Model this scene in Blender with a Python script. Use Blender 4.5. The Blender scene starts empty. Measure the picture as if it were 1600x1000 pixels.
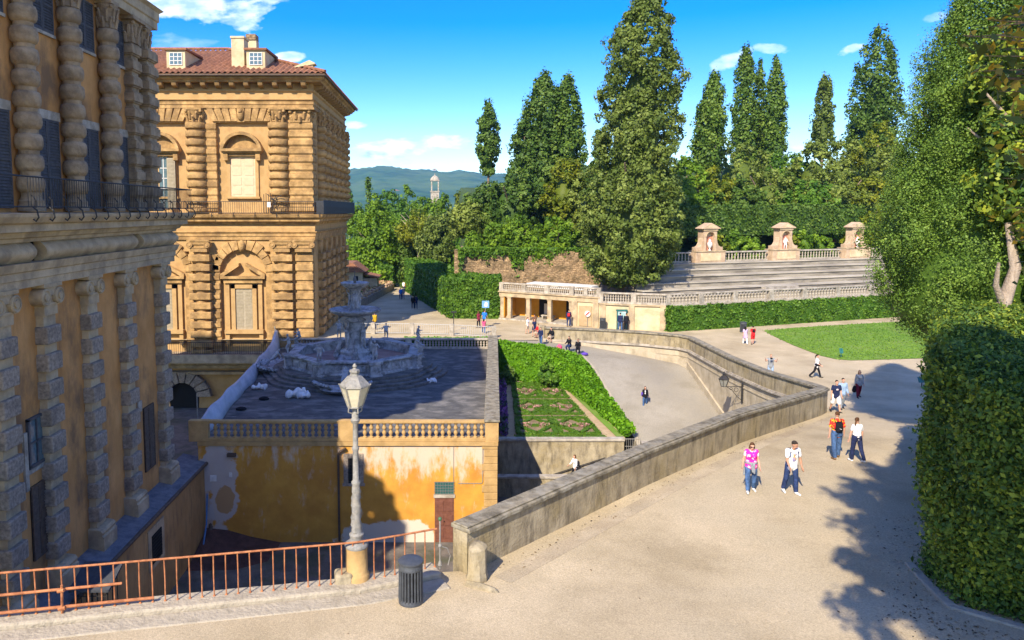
import bpy, bmesh, math, random
import numpy as np
from mathutils import Vector, Matrix
R = math.radians
random.seed(7)
rng = np.random.default_rng(11)
S = bpy.context.scene
COL = S.collection

# ------------------------------------------------------------------ camera
F, CX, CY, H = 1150.0, 700.0, 430.0, 11.6
TH = math.atan(100 / F); SN, CS = math.sin(TH), math.cos(TH)
def ray(px, py):
    a = (px - CX) / F; b = -(py - CY) / F
    return a, CS + b * SN, -SN + b * CS
def G(px, py, z=0.0):
    a, y, d = ray(px, py); t = (z - H) / d
    return Vector((a * t, y * t, z))
def U(px, py, Y):
    a, y, d = ray(px, py); t = Y / y
    return Vector((a * t, Y, H + d * t))
cam = bpy.data.cameras.new('camera'); camo = bpy.data.objects.new('camera', cam); COL.objects.link(camo)
camo.location = (0, 0, H); camo.rotation_euler = (R(90) - TH, 0, 0)
cam.sensor_width = 36; cam.lens = F * 36 / 1600
cam.shift_x = (800 - CX) / 1600; cam.shift_y = (CY - 500) / 1600
cam.clip_end = 9000; cam.clip_start = 0.2
S.camera = camo

# ------------------------------------------------------------------ light
SAZ, SEL = 26.0, 39.0
w = bpy.data.worlds.new('World'); S.world = w; w.use_nodes = True
nt = w.node_tree; nt.nodes.clear()
def N(nt, t, **k):
    n = nt.nodes.new(t)
    for a, b in k.items():
        if a.startswith('i_'):
            key = a[2:]; key = int(key) if key.isdigit() else key.replace('_', ' ')
            n.inputs[key].default_value = b
        else: setattr(n, a, b)
    return n
sky = N(nt, 'ShaderNodeTexSky', sky_type='NISHITA', sun_disc=False, sun_elevation=R(SEL), sun_rotation=R(180 + SAZ), altitude=100, air_density=1.0, dust_density=0.1, ozone_density=2.5)
hs = N(nt, 'ShaderNodeHueSaturation', i_Hue=0.524, i_Saturation=1.62, i_Value=1.0)
nt.links.new(sky.outputs[0], hs.inputs['Color'])
tc = N(nt, 'ShaderNodeTexCoord'); sx = N(nt, 'ShaderNodeSeparateXYZ'); nt.links.new(tc.outputs['Generated'], sx.inputs[0])
def MA(op, a, b=None, c=None):
    m = N(nt, 'ShaderNodeMath', operation=op)
    for i, v in enumerate((a, b, c)):
        if v is None: continue
        if isinstance(v, (int, float)): m.inputs[i].default_value = v
        else: nt.links.new(v, m.inputs[i])
    return m.outputs[0]
yy = MA('MAXIMUM', sx.outputs[1], 0.05)
u_, v_ = MA('DIVIDE', sx.outputs[0], yy), MA('DIVIDE', sx.outputs[2], yy)
cmb = N(nt, 'ShaderNodeCombineXYZ'); nt.links.new(u_, cmb.inputs[0]); nt.links.new(MA('MULTIPLY', v_, 2.2), cmb.inputs[1])
no = N(nt, 'ShaderNodeTexNoise', i_Scale=16.0, i_Detail=8.0, i_Roughness=0.58); nt.links.new(cmb.outputs[0], no.inputs['Vector'])
nz = MA('SUBTRACT', no.outputs[0], 0.5)
tot = None
for (px, py, a, b, sl, am) in [(345, 12, 130, 40, 0.0, .7), (300, 75, 45, 22, 0, .22), (640, 230, 112, 15, .10, 1.0), (600, 238, 55, 12, .06, .9), (452, 96, 28, 10, 0, .8), (556, 198, 20, 7, 0, .55),
                           (1140, 98, 34, 14, .35, .55), (1195, 84, 34, 9, -.05, .4), (1310, 86, 26, 8, .3, .6), (1225, 236, 50, 22, 0, .6), (1160, 225, 40, 20, 0, .4), (1440, 36, 20, 8, .2, .3), (620, 255, 30, 6, .05, .35)]:
    du = MA('SUBTRACT', u_, (px - 700) / F); dv = MA('SUBTRACT', v_, (330 - py) / F)
    dv = MA('SUBTRACT', dv, MA('MULTIPLY', du, sl))
    d = MA('ADD', MA('POWER', MA('ABSOLUTE', MA('DIVIDE', du, a / F)), 2), MA('POWER', MA('ABSOLUTE', MA('DIVIDE', dv, b / F)), 2))
    mk = MA('MULTIPLY', MA('SMOOTH_MIN', MA('MAXIMUM', MA('MULTIPLY', MA('ADD', MA('SUBTRACT', .9, d), MA('MULTIPLY', nz, 4.6)), 1.7), 0.0), 1.0, .3), am)
    tot = mk if tot is None else MA('MAXIMUM', tot, mk)
front = MA('GREATER_THAN', sx.outputs[1], 0.1)
tot = MA('MULTIPLY', tot, front)
# bright broken cloud added only to the unseen sky, to lift and neutralise ambient light
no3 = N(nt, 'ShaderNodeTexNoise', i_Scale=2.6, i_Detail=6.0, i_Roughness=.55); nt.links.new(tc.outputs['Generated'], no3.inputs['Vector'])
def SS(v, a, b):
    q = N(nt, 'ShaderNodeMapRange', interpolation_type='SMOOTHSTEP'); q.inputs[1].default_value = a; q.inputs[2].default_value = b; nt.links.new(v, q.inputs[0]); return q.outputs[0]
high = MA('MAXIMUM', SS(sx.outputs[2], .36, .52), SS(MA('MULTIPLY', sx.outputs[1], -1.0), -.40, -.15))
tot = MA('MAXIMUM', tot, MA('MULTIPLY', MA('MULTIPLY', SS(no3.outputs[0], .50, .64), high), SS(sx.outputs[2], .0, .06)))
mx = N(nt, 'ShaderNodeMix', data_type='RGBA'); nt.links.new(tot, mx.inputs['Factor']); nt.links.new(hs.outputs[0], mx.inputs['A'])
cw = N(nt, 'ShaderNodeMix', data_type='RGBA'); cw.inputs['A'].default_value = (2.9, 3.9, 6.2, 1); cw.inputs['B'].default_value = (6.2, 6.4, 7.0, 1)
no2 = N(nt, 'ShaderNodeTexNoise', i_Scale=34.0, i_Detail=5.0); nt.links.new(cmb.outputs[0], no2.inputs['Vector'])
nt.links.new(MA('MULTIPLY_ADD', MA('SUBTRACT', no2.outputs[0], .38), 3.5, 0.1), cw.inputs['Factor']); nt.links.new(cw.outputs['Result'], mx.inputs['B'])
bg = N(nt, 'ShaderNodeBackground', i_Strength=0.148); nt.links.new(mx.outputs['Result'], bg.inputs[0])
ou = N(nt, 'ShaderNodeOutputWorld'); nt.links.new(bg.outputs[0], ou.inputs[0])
sl = bpy.data.lights.new('sun', 'SUN'); sl.energy = 4.3; sl.angle = R(0.5); sl.color = (1.0, 0.88, 0.71)
so = bpy.data.objects.new('sun', sl); COL.objects.link(so)
sd = Vector((math.sin(R(SAZ)) * math.cos(R(SEL)), math.cos(R(SAZ)) * math.cos(R(SEL)), -math.sin(R(SEL))))
so.rotation_euler = sd.to_track_quat('-Z', 'Y').to_euler(); so.location = (-20, -30, 60)
vs = S.view_settings; vs.view_transform = 'Standard'; vs.look = 'None'; vs.exposure = 1.0; vs.gamma = 1
try: vs.use_curve_mapping = False
except Exception: pass
S.cycles.max_bounces = 6; S.cycles.diffuse_bounces = 3; S.cycles.glossy_bounces = 2; S.cycles.transparent_max_bounces = 6; S.cycles.transmission_bounces = 3
S.cycles.volume_bounces = 0; S.cycles.use_denoising = True; S.cycles.caustics_reflective = False

# ------------------------------------------------------------------ materials
MATS = {}
def mat(name, c1, c2, scale=2.0, rough=.9, bump=.25, bscale=None, c3=None, s3=.35, a3=.6, stretch=(1, 1, 1), metal=0.0, spec=.25, lo=.35, hi=.65, extra=None):
    """c1/c2 vary on a medium noise; c3 are large stains; bump is a finer noise"""
    if name in MATS: return MATS[name]
    m = bpy.data.materials.new(name); m.use_nodes = True; t = m.node_tree; b = t.nodes['Principled BSDF']
    c = N(t, 'ShaderNodeTexCoord'); mp = N(t, 'ShaderNodeMapping'); mp.inputs['Scale'].default_value = stretch
    t.links.new(c.outputs['Object'], mp.inputs[0])
    n = N(t, 'ShaderNodeTexNoise', i_Scale=scale, i_Detail=7.0, i_Roughness=.62); t.links.new(mp.outputs[0], n.inputs['Vector'])
    r = N(t, 'ShaderNodeValToRGB'); e = r.color_ramp.elements
    e[0].position = lo; e[0].color = (*c1, 1); e[1].position = hi; e[1].color = (*c2, 1)
    t.links.new(n.outputs[0], r.inputs[0]); col = r.outputs[0]
    if c3 is not None:
        n3 = N(t, 'ShaderNodeTexNoise', i_Scale=s3, i_Detail=6.0, i_Roughness=.65); t.links.new(mp.outputs[0], n3.inputs['Vector'])
        r3 = N(t, 'ShaderNodeValToRGB'); r3.color_ramp.elements[0].position = .48; r3.color_ramp.elements[1].position = .62
        r3.color_ramp.elements[1].color = (a3, a3, a3, 1)
        t.links.new(n3.outputs[0], r3.inputs[0])
        x = N(t, 'ShaderNodeMix', data_type='RGBA'); t.links.new(r3.outputs[0], x.inputs['Factor']); t.links.new(col, x.inputs['A']); x.inputs['B'].default_value = (*c3, 1)
        col = x.outputs['Result']
    if extra: col = extra(t, c, col)
    t.links.new(col, b.inputs['Base Color'])
    if bump:
        nb = N(t, 'ShaderNodeTexNoise', i_Scale=bscale or scale * 6, i_Detail=5.0); t.links.new(c.outputs['Object'], nb.inputs['Vector'])
        bp = N(t, 'ShaderNodeBump', i_Strength=bump, i_Distance=.05); t.links.new(nb.outputs[0], bp.inputs['Height']); t.links.new(bp.outputs[0], b.inputs['Normal'])
    b.inputs['Roughness'].default_value = rough; b.inputs['Metallic'].default_value = metal; b.inputs['Specular IOR Level'].default_value = spec
    MATS[name] = m; return m
def flat(name, c, rough=.8, spec=.3, metal=0.0, var=.18):
    return mat(name, tuple(x * (1 - var) for x in c), tuple(min(1, x * (1 + var)) for x in c), scale=9, rough=rough, bump=.05, metal=metal, spec=spec)
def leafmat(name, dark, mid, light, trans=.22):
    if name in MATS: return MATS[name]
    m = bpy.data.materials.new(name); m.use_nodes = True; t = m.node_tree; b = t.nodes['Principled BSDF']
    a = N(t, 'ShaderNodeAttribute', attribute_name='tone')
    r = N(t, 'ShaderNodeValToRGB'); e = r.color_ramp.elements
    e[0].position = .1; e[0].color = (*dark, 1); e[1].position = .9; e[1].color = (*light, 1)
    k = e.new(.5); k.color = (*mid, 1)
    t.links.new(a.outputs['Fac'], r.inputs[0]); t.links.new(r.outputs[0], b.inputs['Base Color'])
    b.inputs['Roughness'].default_value = .55; b.inputs['Specular IOR Level'].default_value = .25
    tr = N(t, 'ShaderNodeBsdfTranslucent'); t.links.new(r.outputs[0], tr.inputs[0])
    mxs = N(t, 'ShaderNodeMixShader', i_0=trans); t.links.new(b.outputs[0], mxs.inputs[1]); t.links.new(tr.outputs[0], mxs.inputs[2])
    t.links.new(mxs.outputs[0], t.nodes['Material Output'].inputs[0])
    MATS[name] = m; return m

def yellow_extra(t, c, col):
    # efflorescence near the top, bare render patches: real stains on the plaster
    s = N(t, 'ShaderNodeSeparateXYZ'); t.links.new(c.outputs['Object'], s.inputs[0])
    mp = N(t, 'ShaderNodeMapping'); mp.inputs['Scale'].default_value = (1.3, 1, .50); t.links.new(c.outputs['Object'], mp.inputs[0])
    n = N(t, 'ShaderNodeTexNoise', i_Scale=1.5, i_Detail=8.0, i_Roughness=.68); t.links.new(mp.outputs[0], n.inputs['Vector'])
    def MM(op, a, b):
        q = N(t, 'ShaderNodeMath', operation=op)
        for i, v in enumerate((a, b)):
            if isinstance(v, (int, float)): q.inputs[i].default_value = v
            else: t.links.new(v, q.inputs[i])
        return q.outputs[0]
    def mixc(col, f, cc):
        x = N(t, 'ShaderNodeMix', data_type='RGBA'); t.links.new(f, x.inputs['Factor']); t.links.new(col, x.inputs['A']); x.inputs['B'].default_value = (*cc, 1); return x.outputs['Result']
    def ramp(f, a, b):
        q = N(t, 'ShaderNodeMapRange', interpolation_type='SMOOTHSTEP'); q.inputs[1].default_value = a; q.inputs[2].default_value = b; t.links.new(f, q.inputs[0]); return q.outputs[0]
    top = ramp(s.outputs[2], -3.6, -1.2)
    right = ramp(s.outputs[0], -6.5, -2.0)
    f = ramp(MM('ADD', MM('MULTIPLY', n.outputs[0], 1.0), MM('MULTIPLY', top, MM('ADD', MM('MULTIPLY', right, .17), .12))), .56, .80)
    col = mixc(col, MM('MULTIPLY', f, .72), (.60, .55, .46))
    n2 = N(t, 'ShaderNodeTexNoise', i_Scale=.9, i_Detail=7.0, i_Roughness=.6); t.links.new(c.outputs['Object'], n2.inputs['Vector'])
    nn = MM('MULTIPLY', MM('SUBTRACT', n2.outputs[0], .5), 3.2)
    for (x0, z0, a, b, cc, am) in [(-3.0, -6.1, 3.0, 1.0, (.60, .56, .47), .85), (-12.35, -3.2, .95, 2.6, (.50, .48, .46), .8), (-12.2, -4.0, .55, .8, (.42, .22, .06), .8), (-13.2, -4.5, .5, 2.5, (.45, .43, .42), .6)]:
        dx = MM('DIVIDE', MM('SUBTRACT', s.outputs[0], x0), a); dz = MM('DIVIDE', MM('SUBTRACT', s.outputs[2], z0), b)
        d = MM('ADD', MM('MULTIPLY', dx, dx), MM('MULTIPLY', dz, dz))
        g = ramp(MM('ADD', MM('SUBTRACT', 1.0, d), nn), -.05, .2)
        col = mixc(col, MM('MULTIPLY', g, am), cc)
    return col

def streak_extra(dark, amount=.75, scale=1.0, thr=(.5, .66)):
    def ex(t, c, col):
        mp = N(t, 'ShaderNodeMapping'); mp.inputs['Scale'].default_value = (1.7 * scale, 1.7 * scale, .42 * scale); t.links.new(c.outputs['Object'], mp.inputs[0])
        n = N(t, 'ShaderNodeTexNoise', i_Scale=1.6, i_Detail=8.0, i_Roughness=.7); t.links.new(mp.outputs[0], n.inputs['Vector'])
        r = N(t, 'ShaderNodeValToRGB'); r.color_ramp.elements[0].position = thr[0]; r.color_ramp.elements[1].position = thr[1]; r.color_ramp.elements[1].color = (amount,) * 3 + (1,)
        t.links.new(n.outputs[0], r.inputs[0])
        x = N(t, 'ShaderNodeMix', data_type='RGBA'); t.links.new(r.outputs[0], x.inputs['Factor']); t.links.new(col, x.inputs['A']); x.inputs['B'].default_value = (*dark, 1)
        return x.outputs['Result']
    return ex
def gravel_extra(t, c, col):
    v = N(t, 'ShaderNodeTexNoise', i_Scale=22.0, i_Detail=3.0, i_Roughness=.8); t.links.new(c.outputs['Object'], v.inputs['Vector'])
    r = N(t, 'ShaderNodeValToRGB'); e = r.color_ramp.elements; e[0].position = .32; e[0].color = (.62, .62, .62, 1); e[1].position = .68; e[1].color = (1.25, 1.25, 1.25, 1)
    t.links.new(v.outputs[0], r.inputs[0])
    x = N(t, 'ShaderNodeMix', data_type='RGBA', blend_type='MULTIPLY'); x.inputs['Factor'].default_value = .75; t.links.new(col, x.inputs['A']); t.links.new(r.outputs[0], x.inputs['B'])
    return x.outputs['Result']

def rubble_extra(t, c, col):
    s = N(t, 'ShaderNodeSeparateXYZ'); t.links.new(c.outputs['Object'], s.inputs[0]); k = N(t, 'ShaderNodeCombineXYZ'); a = N(t, 'ShaderNodeMath', operation='ADD'); t.links.new(s.outputs[0], a.inputs[0]); t.links.new(s.outputs[1], a.inputs[1]); t.links.new(a.outputs[0], k.inputs[0]); t.links.new(s.outputs[2], k.inputs[1])
    nn = N(t, 'ShaderNodeTexNoise', i_Scale=1.7, i_Detail=3.0); t.links.new(c.outputs['Object'], nn.inputs['Vector']); mv = N(t, 'ShaderNodeMix', data_type='RGBA', blend_type='LINEAR_LIGHT'); mv.inputs['Factor'].default_value = .22; t.links.new(k.outputs[0], mv.inputs['A']); t.links.new(nn.outputs['Color'], mv.inputs['B'])
    b = N(t, 'ShaderNodeTexBrick', i_Scale=1.0, i_Mortar_Size=.035, i_Row_Height=.21, i_Brick_Width=.42, i_Bias=-.1, i_Color1=(.75, .75, .75, 1), i_Color2=(1.25, 1.2, 1.15, 1), i_Mortar=(.55, .52, .48, 1)); t.links.new(mv.outputs['Result'], b.inputs['Vector'])
    x = N(t, 'ShaderNodeMix', data_type='RGBA', blend_type='MULTIPLY'); x.inputs['Factor'].default_value = .9; t.links.new(col, x.inputs['A']); t.links.new(b.outputs['Color'], x.inputs['B']); return x.outputs['Result']
m_sand = mat('sandstone', (.24, .145, .055), (.55, .345, .14), 1.1, bump=.6, bscale=7, c3=(.22, .135, .06), s3=.8, a3=.75, extra=streak_extra((.20, .12, .055), .55, .8, (.54, .74)))
m_sandp = mat('sandstone_plaster', (.40, .25, .10), (.56, .37, .165), .7, bump=.2, bscale=9, c3=(.30, .17, .065), s3=.7, a3=.65)
m_dkstone = mat('grey_brown_stone', (.24, .17, .10), (.42, .31, .19), 2.2, bump=.6, bscale=9, c3=(.15, .115, .08), s3=1.2, a3=.6)
m_block = mat('rusticated_stone', (.23, .185, .14), (.45, .37, .285), 9.0, bump=1.0, bscale=34, c3=(.13, .11, .09), s3=1.4, a3=.5)
m_trim = mat('pale_trim_stone', (.37, .28, .165), (.53, .415, .26), 1.4, bump=.25, bscale=12, c3=(.20, .16, .11), s3=.9, a3=.6)
m_stucco = mat('orange_stucco', (.44, .215, .066), (.60, .315, .112), .9, bump=.15, bscale=14, c3=(.18, .11, .06), s3=.5, a3=.85, stretch=(1, 1, .6), extra=streak_extra((.20, .115, .06), .5, .7, (.52, .74)))
m_lowstucco = mat('dirty_ochre_stucco', (.36, .20, .075), (.48, .285, .115), .7, bump=.12, bscale=14, extra=streak_extra((.15, .10, .06), .6))
m_yellow = mat('yellow_plaster', (.50, .235, .036), (.62, .315, .05), .9, bump=.1, bscale=12, c3=(.42, .18, .03), s3=.6, a3=.5, extra=yellow_extra)
m_quoin = mat('quoin_sandstone', (.36, .23, .09), (.52, .34, .14), 1.6, bump=.3, bscale=10)
m_gravel = mat('gravel', (.37, .295, .175), (.55, .445, .28), .30, bump=.35, bscale=40, c3=(.48, .40, .26), s3=.14, a3=.6, extra=gravel_extra)
m_asphalt = mat('worn_asphalt', (.27, .24, .18), (.36, .325, .255), .5, bump=.2, bscale=30, c3=(.22, .20, .16), s3=.25, a3=.6, extra=gravel_extra)
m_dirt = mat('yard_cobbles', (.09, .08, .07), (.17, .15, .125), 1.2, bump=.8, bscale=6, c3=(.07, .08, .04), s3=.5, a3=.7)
m_parapet = mat('weathered_parapet_stone', (.26, .215, .135), (.42, .355, .235), 1.5, bump=.5, bscale=12, c3=(.30, .235, .11), s3=.7, a3=.6, extra=streak_extra((.075, .062, .042), .8, 1.1, (.47, .70)))
m_coping = mat('lichen_coping_stone', (.11, .095, .065), (.30, .26, .18), 3.0, bump=.6, bscale=14, c3=(.33, .31, .25), s3=2.5, a3=.5)
m_farwall = mat('pale_streaked_stone', (.36, .30, .20), (.50, .43, .31), 1.2, bump=.3, bscale=10, extra=streak_extra((.17, .14, .10), .6, .9, (.5, .76)))
m_bal = mat('balustrade_stone', (.30, .26, .20), (.48, .43, .35), 2.5, bump=.3, bscale=12, c3=(.16, .14, .11), s3=1.5, a3=.6)
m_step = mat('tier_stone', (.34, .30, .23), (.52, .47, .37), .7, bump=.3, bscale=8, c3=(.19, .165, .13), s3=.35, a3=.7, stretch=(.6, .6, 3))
m_marble = mat('weathered_marble', (.25, .255, .26), (.44, .445, .45), 2.6, bump=.4, bscale=14, c3=(.13, .13, .125), s3=1.8, a3=.85)
m_dkmarble = mat('blackened_stone_steps', (.07, .068, .062), (.15, .145, .13), 1.5, bump=.4, bscale=12, c3=(.22, .21, .19), s3=1.6, a3=.5)
m_terr = mat('lead_grey_terrace', (.062, .062, .06), (.12, .117, .11), 1.2, bump=.3, bscale=10, c3=(.24, .225, .20), s3=.9, a3=.65, stretch=(.8, 1.3, 1))
m_rust = mat('rusted_iron', (.33, .12, .048), (.48, .20, .085), 7, bump=.3, bscale=60, rough=.75, c3=(.20, .07, .03), s3=5, a3=.7)
m_iron = flat('dark_iron', (.03, .028, .027), .6)
m_grey = mat('grey_painted_metal', (.17, .165, .15), (.27, .26, .235), 12, bump=.3, bscale=40, rough=.55, c3=(.30, .27, .22), s3=8, a3=.5)
m_lampglass = flat('frosted_lamp_glass', (.50, .46, .33), .35, .5, var=.08)
m_shut = mat('blue_grey_shutter_paint', (.06, .06, .066), (.10, .10, .105), 6, bump=.1, rough=.65)
m_brshut = mat('brown_shutter_paint', (.075, .05, .035), (.12, .085, .06), 6, bump=.1, rough=.7)
m_beige = mat('beige_shutter_paint', (.32, .27, .18), (.40, .34, .24), 4, bump=.1, rough=.7)
m_glass = flat('window_glass', (.10, .16, .18), .12, .6, var=.2)
m_white = flat('white_paint', (.68, .66, .62), .6, var=.08)
m_void = flat('dark_interior', (.012, .011, .010), .9)
m_tile = mat('terracotta_tiles', (.20, .085, .045), (.36, .17, .09), 3.0, bump=.3, bscale=12, c3=(.16, .08, .05), s3=.8, a3=.6)
m_brick = mat('rough_stone_wall', (.20, .135, .075), (.46, .33, .19), 3.2, bump=1.0, bscale=5, c3=(.13, .10, .055), s3=.7, a3=.7, stretch=(1, 1, 2.2), extra=rubble_extra)
m_grass = mat('mown_grass', (.105, .205, .018), (.165, .285, .032), .5, bump=.4, bscale=40, c3=(.20, .27, .06), s3=.35, a3=.6, extra=gravel_extra)
m_soil = mat('bed_soil', (.16, .115, .065), (.26, .19, .11), 2, bump=.4)
m_tan = mat('tan_path', (.36, .26, .14), (.46, .34, .20), 2, bump=.2)
m_cream = mat('cream_plaster', (.50, .40, .23), (.62, .52, .33), 1.0, bump=.15, c3=(.40, .30, .17), s3=.9, a3=.6)
m_ochre = mat('deep_ochre_plaster', (.56, .25, .02), (.66, .31, .03), 1.5, bump=.1)
m_pink = mat('pink_niche_plaster', (.50, .20, .13), (.58, .26, .17), 2, bump=.1)
m_bark = mat('bark', (.13, .09, .06), (.26, .19, .13), 3, bump=.8, bscale=14, stretch=(3, 3, .6))
m_palebark = mat('pale_bark', (.26, .20, .15), (.42, .34, .26), 3, bump=.8, bscale=14, stretch=(3, 3, .6))
m_bin = mat('anthracite_paint', (.045, .05, .055), (.07, .077, .085), 8, rough=.5, bump=.1, spec=.4)
m_tarp = mat('pale_tarpaulin', (.34, .37, .41), (.46, .48, .51), 1.5, bump=.5, bscale=4, rough=.7)
m_door = mat('brown_door_paint', (.13, .05, .032), (.19, .078, .05), 5, bump=.15, rough=.6)
m_teal = flat('teal_pane', (.02, .11, .10), .3, .5)
m_hill = mat('far_woodland', (.018, .06, .022), (.05, .12, .035), .012, bump=.0, c3=(.10, .16, .05), s3=.004, a3=.7)
m_under = mat('undergrowth', (.03, .055, .012), (.07, .11, .022), .8, bump=.8, bscale=5)
m_kerb = mat('kerb_stone', (.32, .275, .20), (.48, .42, .31), 1.8, bump=.7, bscale=12, c3=(.20, .17, .12), s3=1.8, a3=.6)

lf_cyp = leafmat('cypress_leaf', (.042, .092, .012), (.098, .175, .020), (.18, .26, .036))
lf_bush = leafmat('hillside_leaf', (.072, .112, .014), (.15, .20, .028), (.25, .305, .055))
lf_near = leafmat('near_cypress_leaf', (.055, .115, .016), (.12, .21, .026), (.21, .31, .045))
lf_dark = leafmat('evergreen_leaf', (.034, .078, .010), (.080, .148, .018), (.15, .225, .032))
lf_olive = leafmat('holm_oak_leaf', (.058, .095, .012), (.122, .172, .026), (.21, .262, .05))
lf_bright = leafmat('fresh_leaf', (.060, .13, .008), (.125, .23, .012), (.21, .33, .02), .3)
lf_yell = leafmat('yellow_green_leaf', (.085, .125, .008), (.165, .205, .012), (.26, .27, .018), .3)
lf_hedge = leafmat('clipped_hedge_leaf', (.040, .105, .008), (.085, .185, .013), (.15, .26, .022), .25)
lf_bank = leafmat('bright_hedge_leaf', (.075, .20, .006), (.13, .31, .008), (.20, .40, .012), .3)
lf_laurel = leafmat('laurel_leaf', (.032, .080, .018), (.105, .18, .022), (.34, .38, .032))
lf_laurel_y = leafmat('laurel_leaf_turning', (.035, .065, .012), (.10, .125, .018), (.58, .38, .03))
lf_box = leafmat('box_hedge_leaf', (.055, .13, .01), (.10, .20, .013), (.16, .27, .02))
lf_flower = leafmat('pink_blossom', (.10, .16, .03), (.30, .17, .13), (.52, .28, .24))
lf_purple = leafmat('purple_blossom', (.04, .09, .02), (.16, .06, .22), (.36, .12, .42))
lf_multi = leafmat('mixed_blossom', (.08, .16, .03), (.45, .16, .12), (.65, .50, .20))

# ------------------------------------------------------------------ mesh builder
def wtrans(o):
    v = Vector((0, 0, 0))
    while o is not None: v = v + o.location; o = o.parent
    return v
class MB:
    def __init__(s): s.v = []; s.f = []
    def add(s, vs, fs):
        k = len(s.v); s.v += [tuple(p) for p in vs]; s.f += [tuple(i + k for i in q) for q in fs]; return s
    def box(s, x0, x1, y0, y1, z0, z1):
        return s.add([(x0, y0, z0), (x1, y0, z0), (x1, y1, z0), (x0, y1, z0), (x0, y0, z1), (x1, y0, z1), (x1, y1, z1), (x0, y1, z1)],
                     [(0, 3, 2, 1), (4, 5, 6, 7), (0, 1, 5, 4), (1, 2, 6, 5), (2, 3, 7, 6), (3, 0, 4, 7)])
    def obox(s, c, d, L, W, z0, z1):
        """box centred at c (xy), length L along unit dir d, width W across"""
        d = Vector((d[0], d[1])).normalized(); n = Vector((-d.y, d.x)); c = Vector((c[0], c[1]))
        q = [c - d * L / 2 - n * W / 2, c + d * L / 2 - n * W / 2, c + d * L / 2 + n * W / 2, c - d * L / 2 + n * W / 2]
        return s.prism(q, z0, z1)
    def prism(s, poly, z0, z1):
        n = len(poly); z0s = z0 if hasattr(z0, '__len__') else [z0] * n; z1s = z1 if hasattr(z1, '__len__') else [z1] * n
        vs = [(p[0], p[1], a) for p, a in zip(poly, z0s)] + [(p[0], p[1], a) for p, a in zip(poly, z1s)]
        ar = sum(poly[i][0] * poly[(i + 1) % n][1] - poly[(i + 1) % n][0] * poly[i][1] for i in range(n))
        fs = [tuple(range(n - 1, -1, -1)), tuple(range(n, 2 * n))] + [(i, (i + 1) % n, n + (i + 1) % n, n + i) for i in range(n)]
        if ar < 0: fs = [tuple(reversed(q)) for q in fs]
        return s.add(vs, fs)
    def xz(s, poly, y0, y1):
        """polygon in x,z extruded along y"""
        n = len(poly); vs = [(p[0], y0, p[1]) for p in poly] + [(p[0], y1, p[1]) for p in poly]
        ar = sum(poly[i][0] * poly[(i + 1) % n][1] - poly[(i + 1) % n][0] * poly[i][1] for i in range(n))
        fs = [tuple(range(n)), tuple(range(2 * n - 1, n - 1, -1))] + [(i, n + i, n + (i + 1) % n, (i + 1) % n) for i in range(n)]
        if ar < 0: fs = [tuple(reversed(q)) for q in fs]
        return s.add(vs, fs)
    def yz(s, poly, x0, x1):
        n = len(poly); vs = [(x0, p[0], p[1]) for p in poly] + [(x1, p[0], p[1]) for p in poly]
        ar = sum(poly[i][0] * poly[(i + 1) % n][1] - poly[(i + 1) % n][0] * poly[i][1] for i in range(n))
        fs = [tuple(range(n - 1, -1, -1)), tuple(range(n, 2 * n))] + [(i, (i + 1) % n, n + (i + 1) % n, n + i) for i in range(n)]
        if ar < 0: fs = [tuple(reversed(q)) for q in fs]
        return s.add(vs, fs)
    def lathe(s, prof, c=(0, 0, 0), seg=16, sx=1, sy=1, rot=0):
        vs = []; fs = []; n = len(prof)
        for r, z in prof:
            for k in range(seg):
                a = 2 * math.pi * k / seg + rot
                vs.append((c[0] + sx * r * math.cos(a), c[1] + sy * r * math.sin(a), c[2] + z))
        for i in range(n - 1):
            for k in range(seg):
                k2 = (k + 1) % seg; fs.append((i * seg + k, i * seg + k2, (i + 1) * seg + k2, (i + 1) * seg + k))
        fs.append(tuple(range(seg - 1, -1, -1))); fs.append(tuple((n - 1) * seg + k for k in range(seg)))
        return s.add(vs, fs)
    def tube(s, pts, r, seg=8):
        pts = [Vector(p) for p in pts]; n = len(pts); rs = r if hasattr(r, '__len__') else [r] * n
        vs = []; fs = []; pv = None
        for i, p in enumerate(pts):
            d = (pts[min(i + 1, n - 1)] - pts[max(i - 1, 0)]).normalized()
            if pv is None: pv = d.orthogonal().normalized()
            a = (pv - d * pv.dot(d)); a = a.normalized() if a.length > 1e-6 else d.orthogonal().normalized(); pv = a; b = d.cross(a)
            for k in range(seg):
                t = 2 * math.pi * k / seg; vs.append(p + (a * math.cos(t) + b * math.sin(t)) * rs[i])
        for i in range(n - 1):
            for k in range(seg):
                k2 = (k + 1) % seg; fs.append((i * seg + k, i * seg + k2, (i + 1) * seg + k2, (i + 1) * seg + k))
        fs.append(tuple(range(seg - 1, -1, -1))); fs.append(tuple((n - 1) * seg + k for k in range(seg)))
        return s.add(vs, fs)
    def ell(s, c, r, seg=10, rings=7, M=None):
        vs = []; fs = []; c = Vector(c)
        for i in range(rings + 1):
            ph = math.pi * i / rings
            for k in range(seg):
                a = 2 * math.pi * k / seg
                p = Vector((r[0] * math.sin(ph) * math.cos(a), r[1] * math.sin(ph) * math.sin(a), -r[2] * math.cos(ph)))
                vs.append(c + (M @ p if M else p))
        for i in range(rings):
            for k in range(seg):
                k2 = (k + 1) % seg; fs.append((i * seg + k, i * seg + k2, (i + 1) * seg + k2, (i + 1) * seg + k))
        return s.add(vs, fs)
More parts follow.
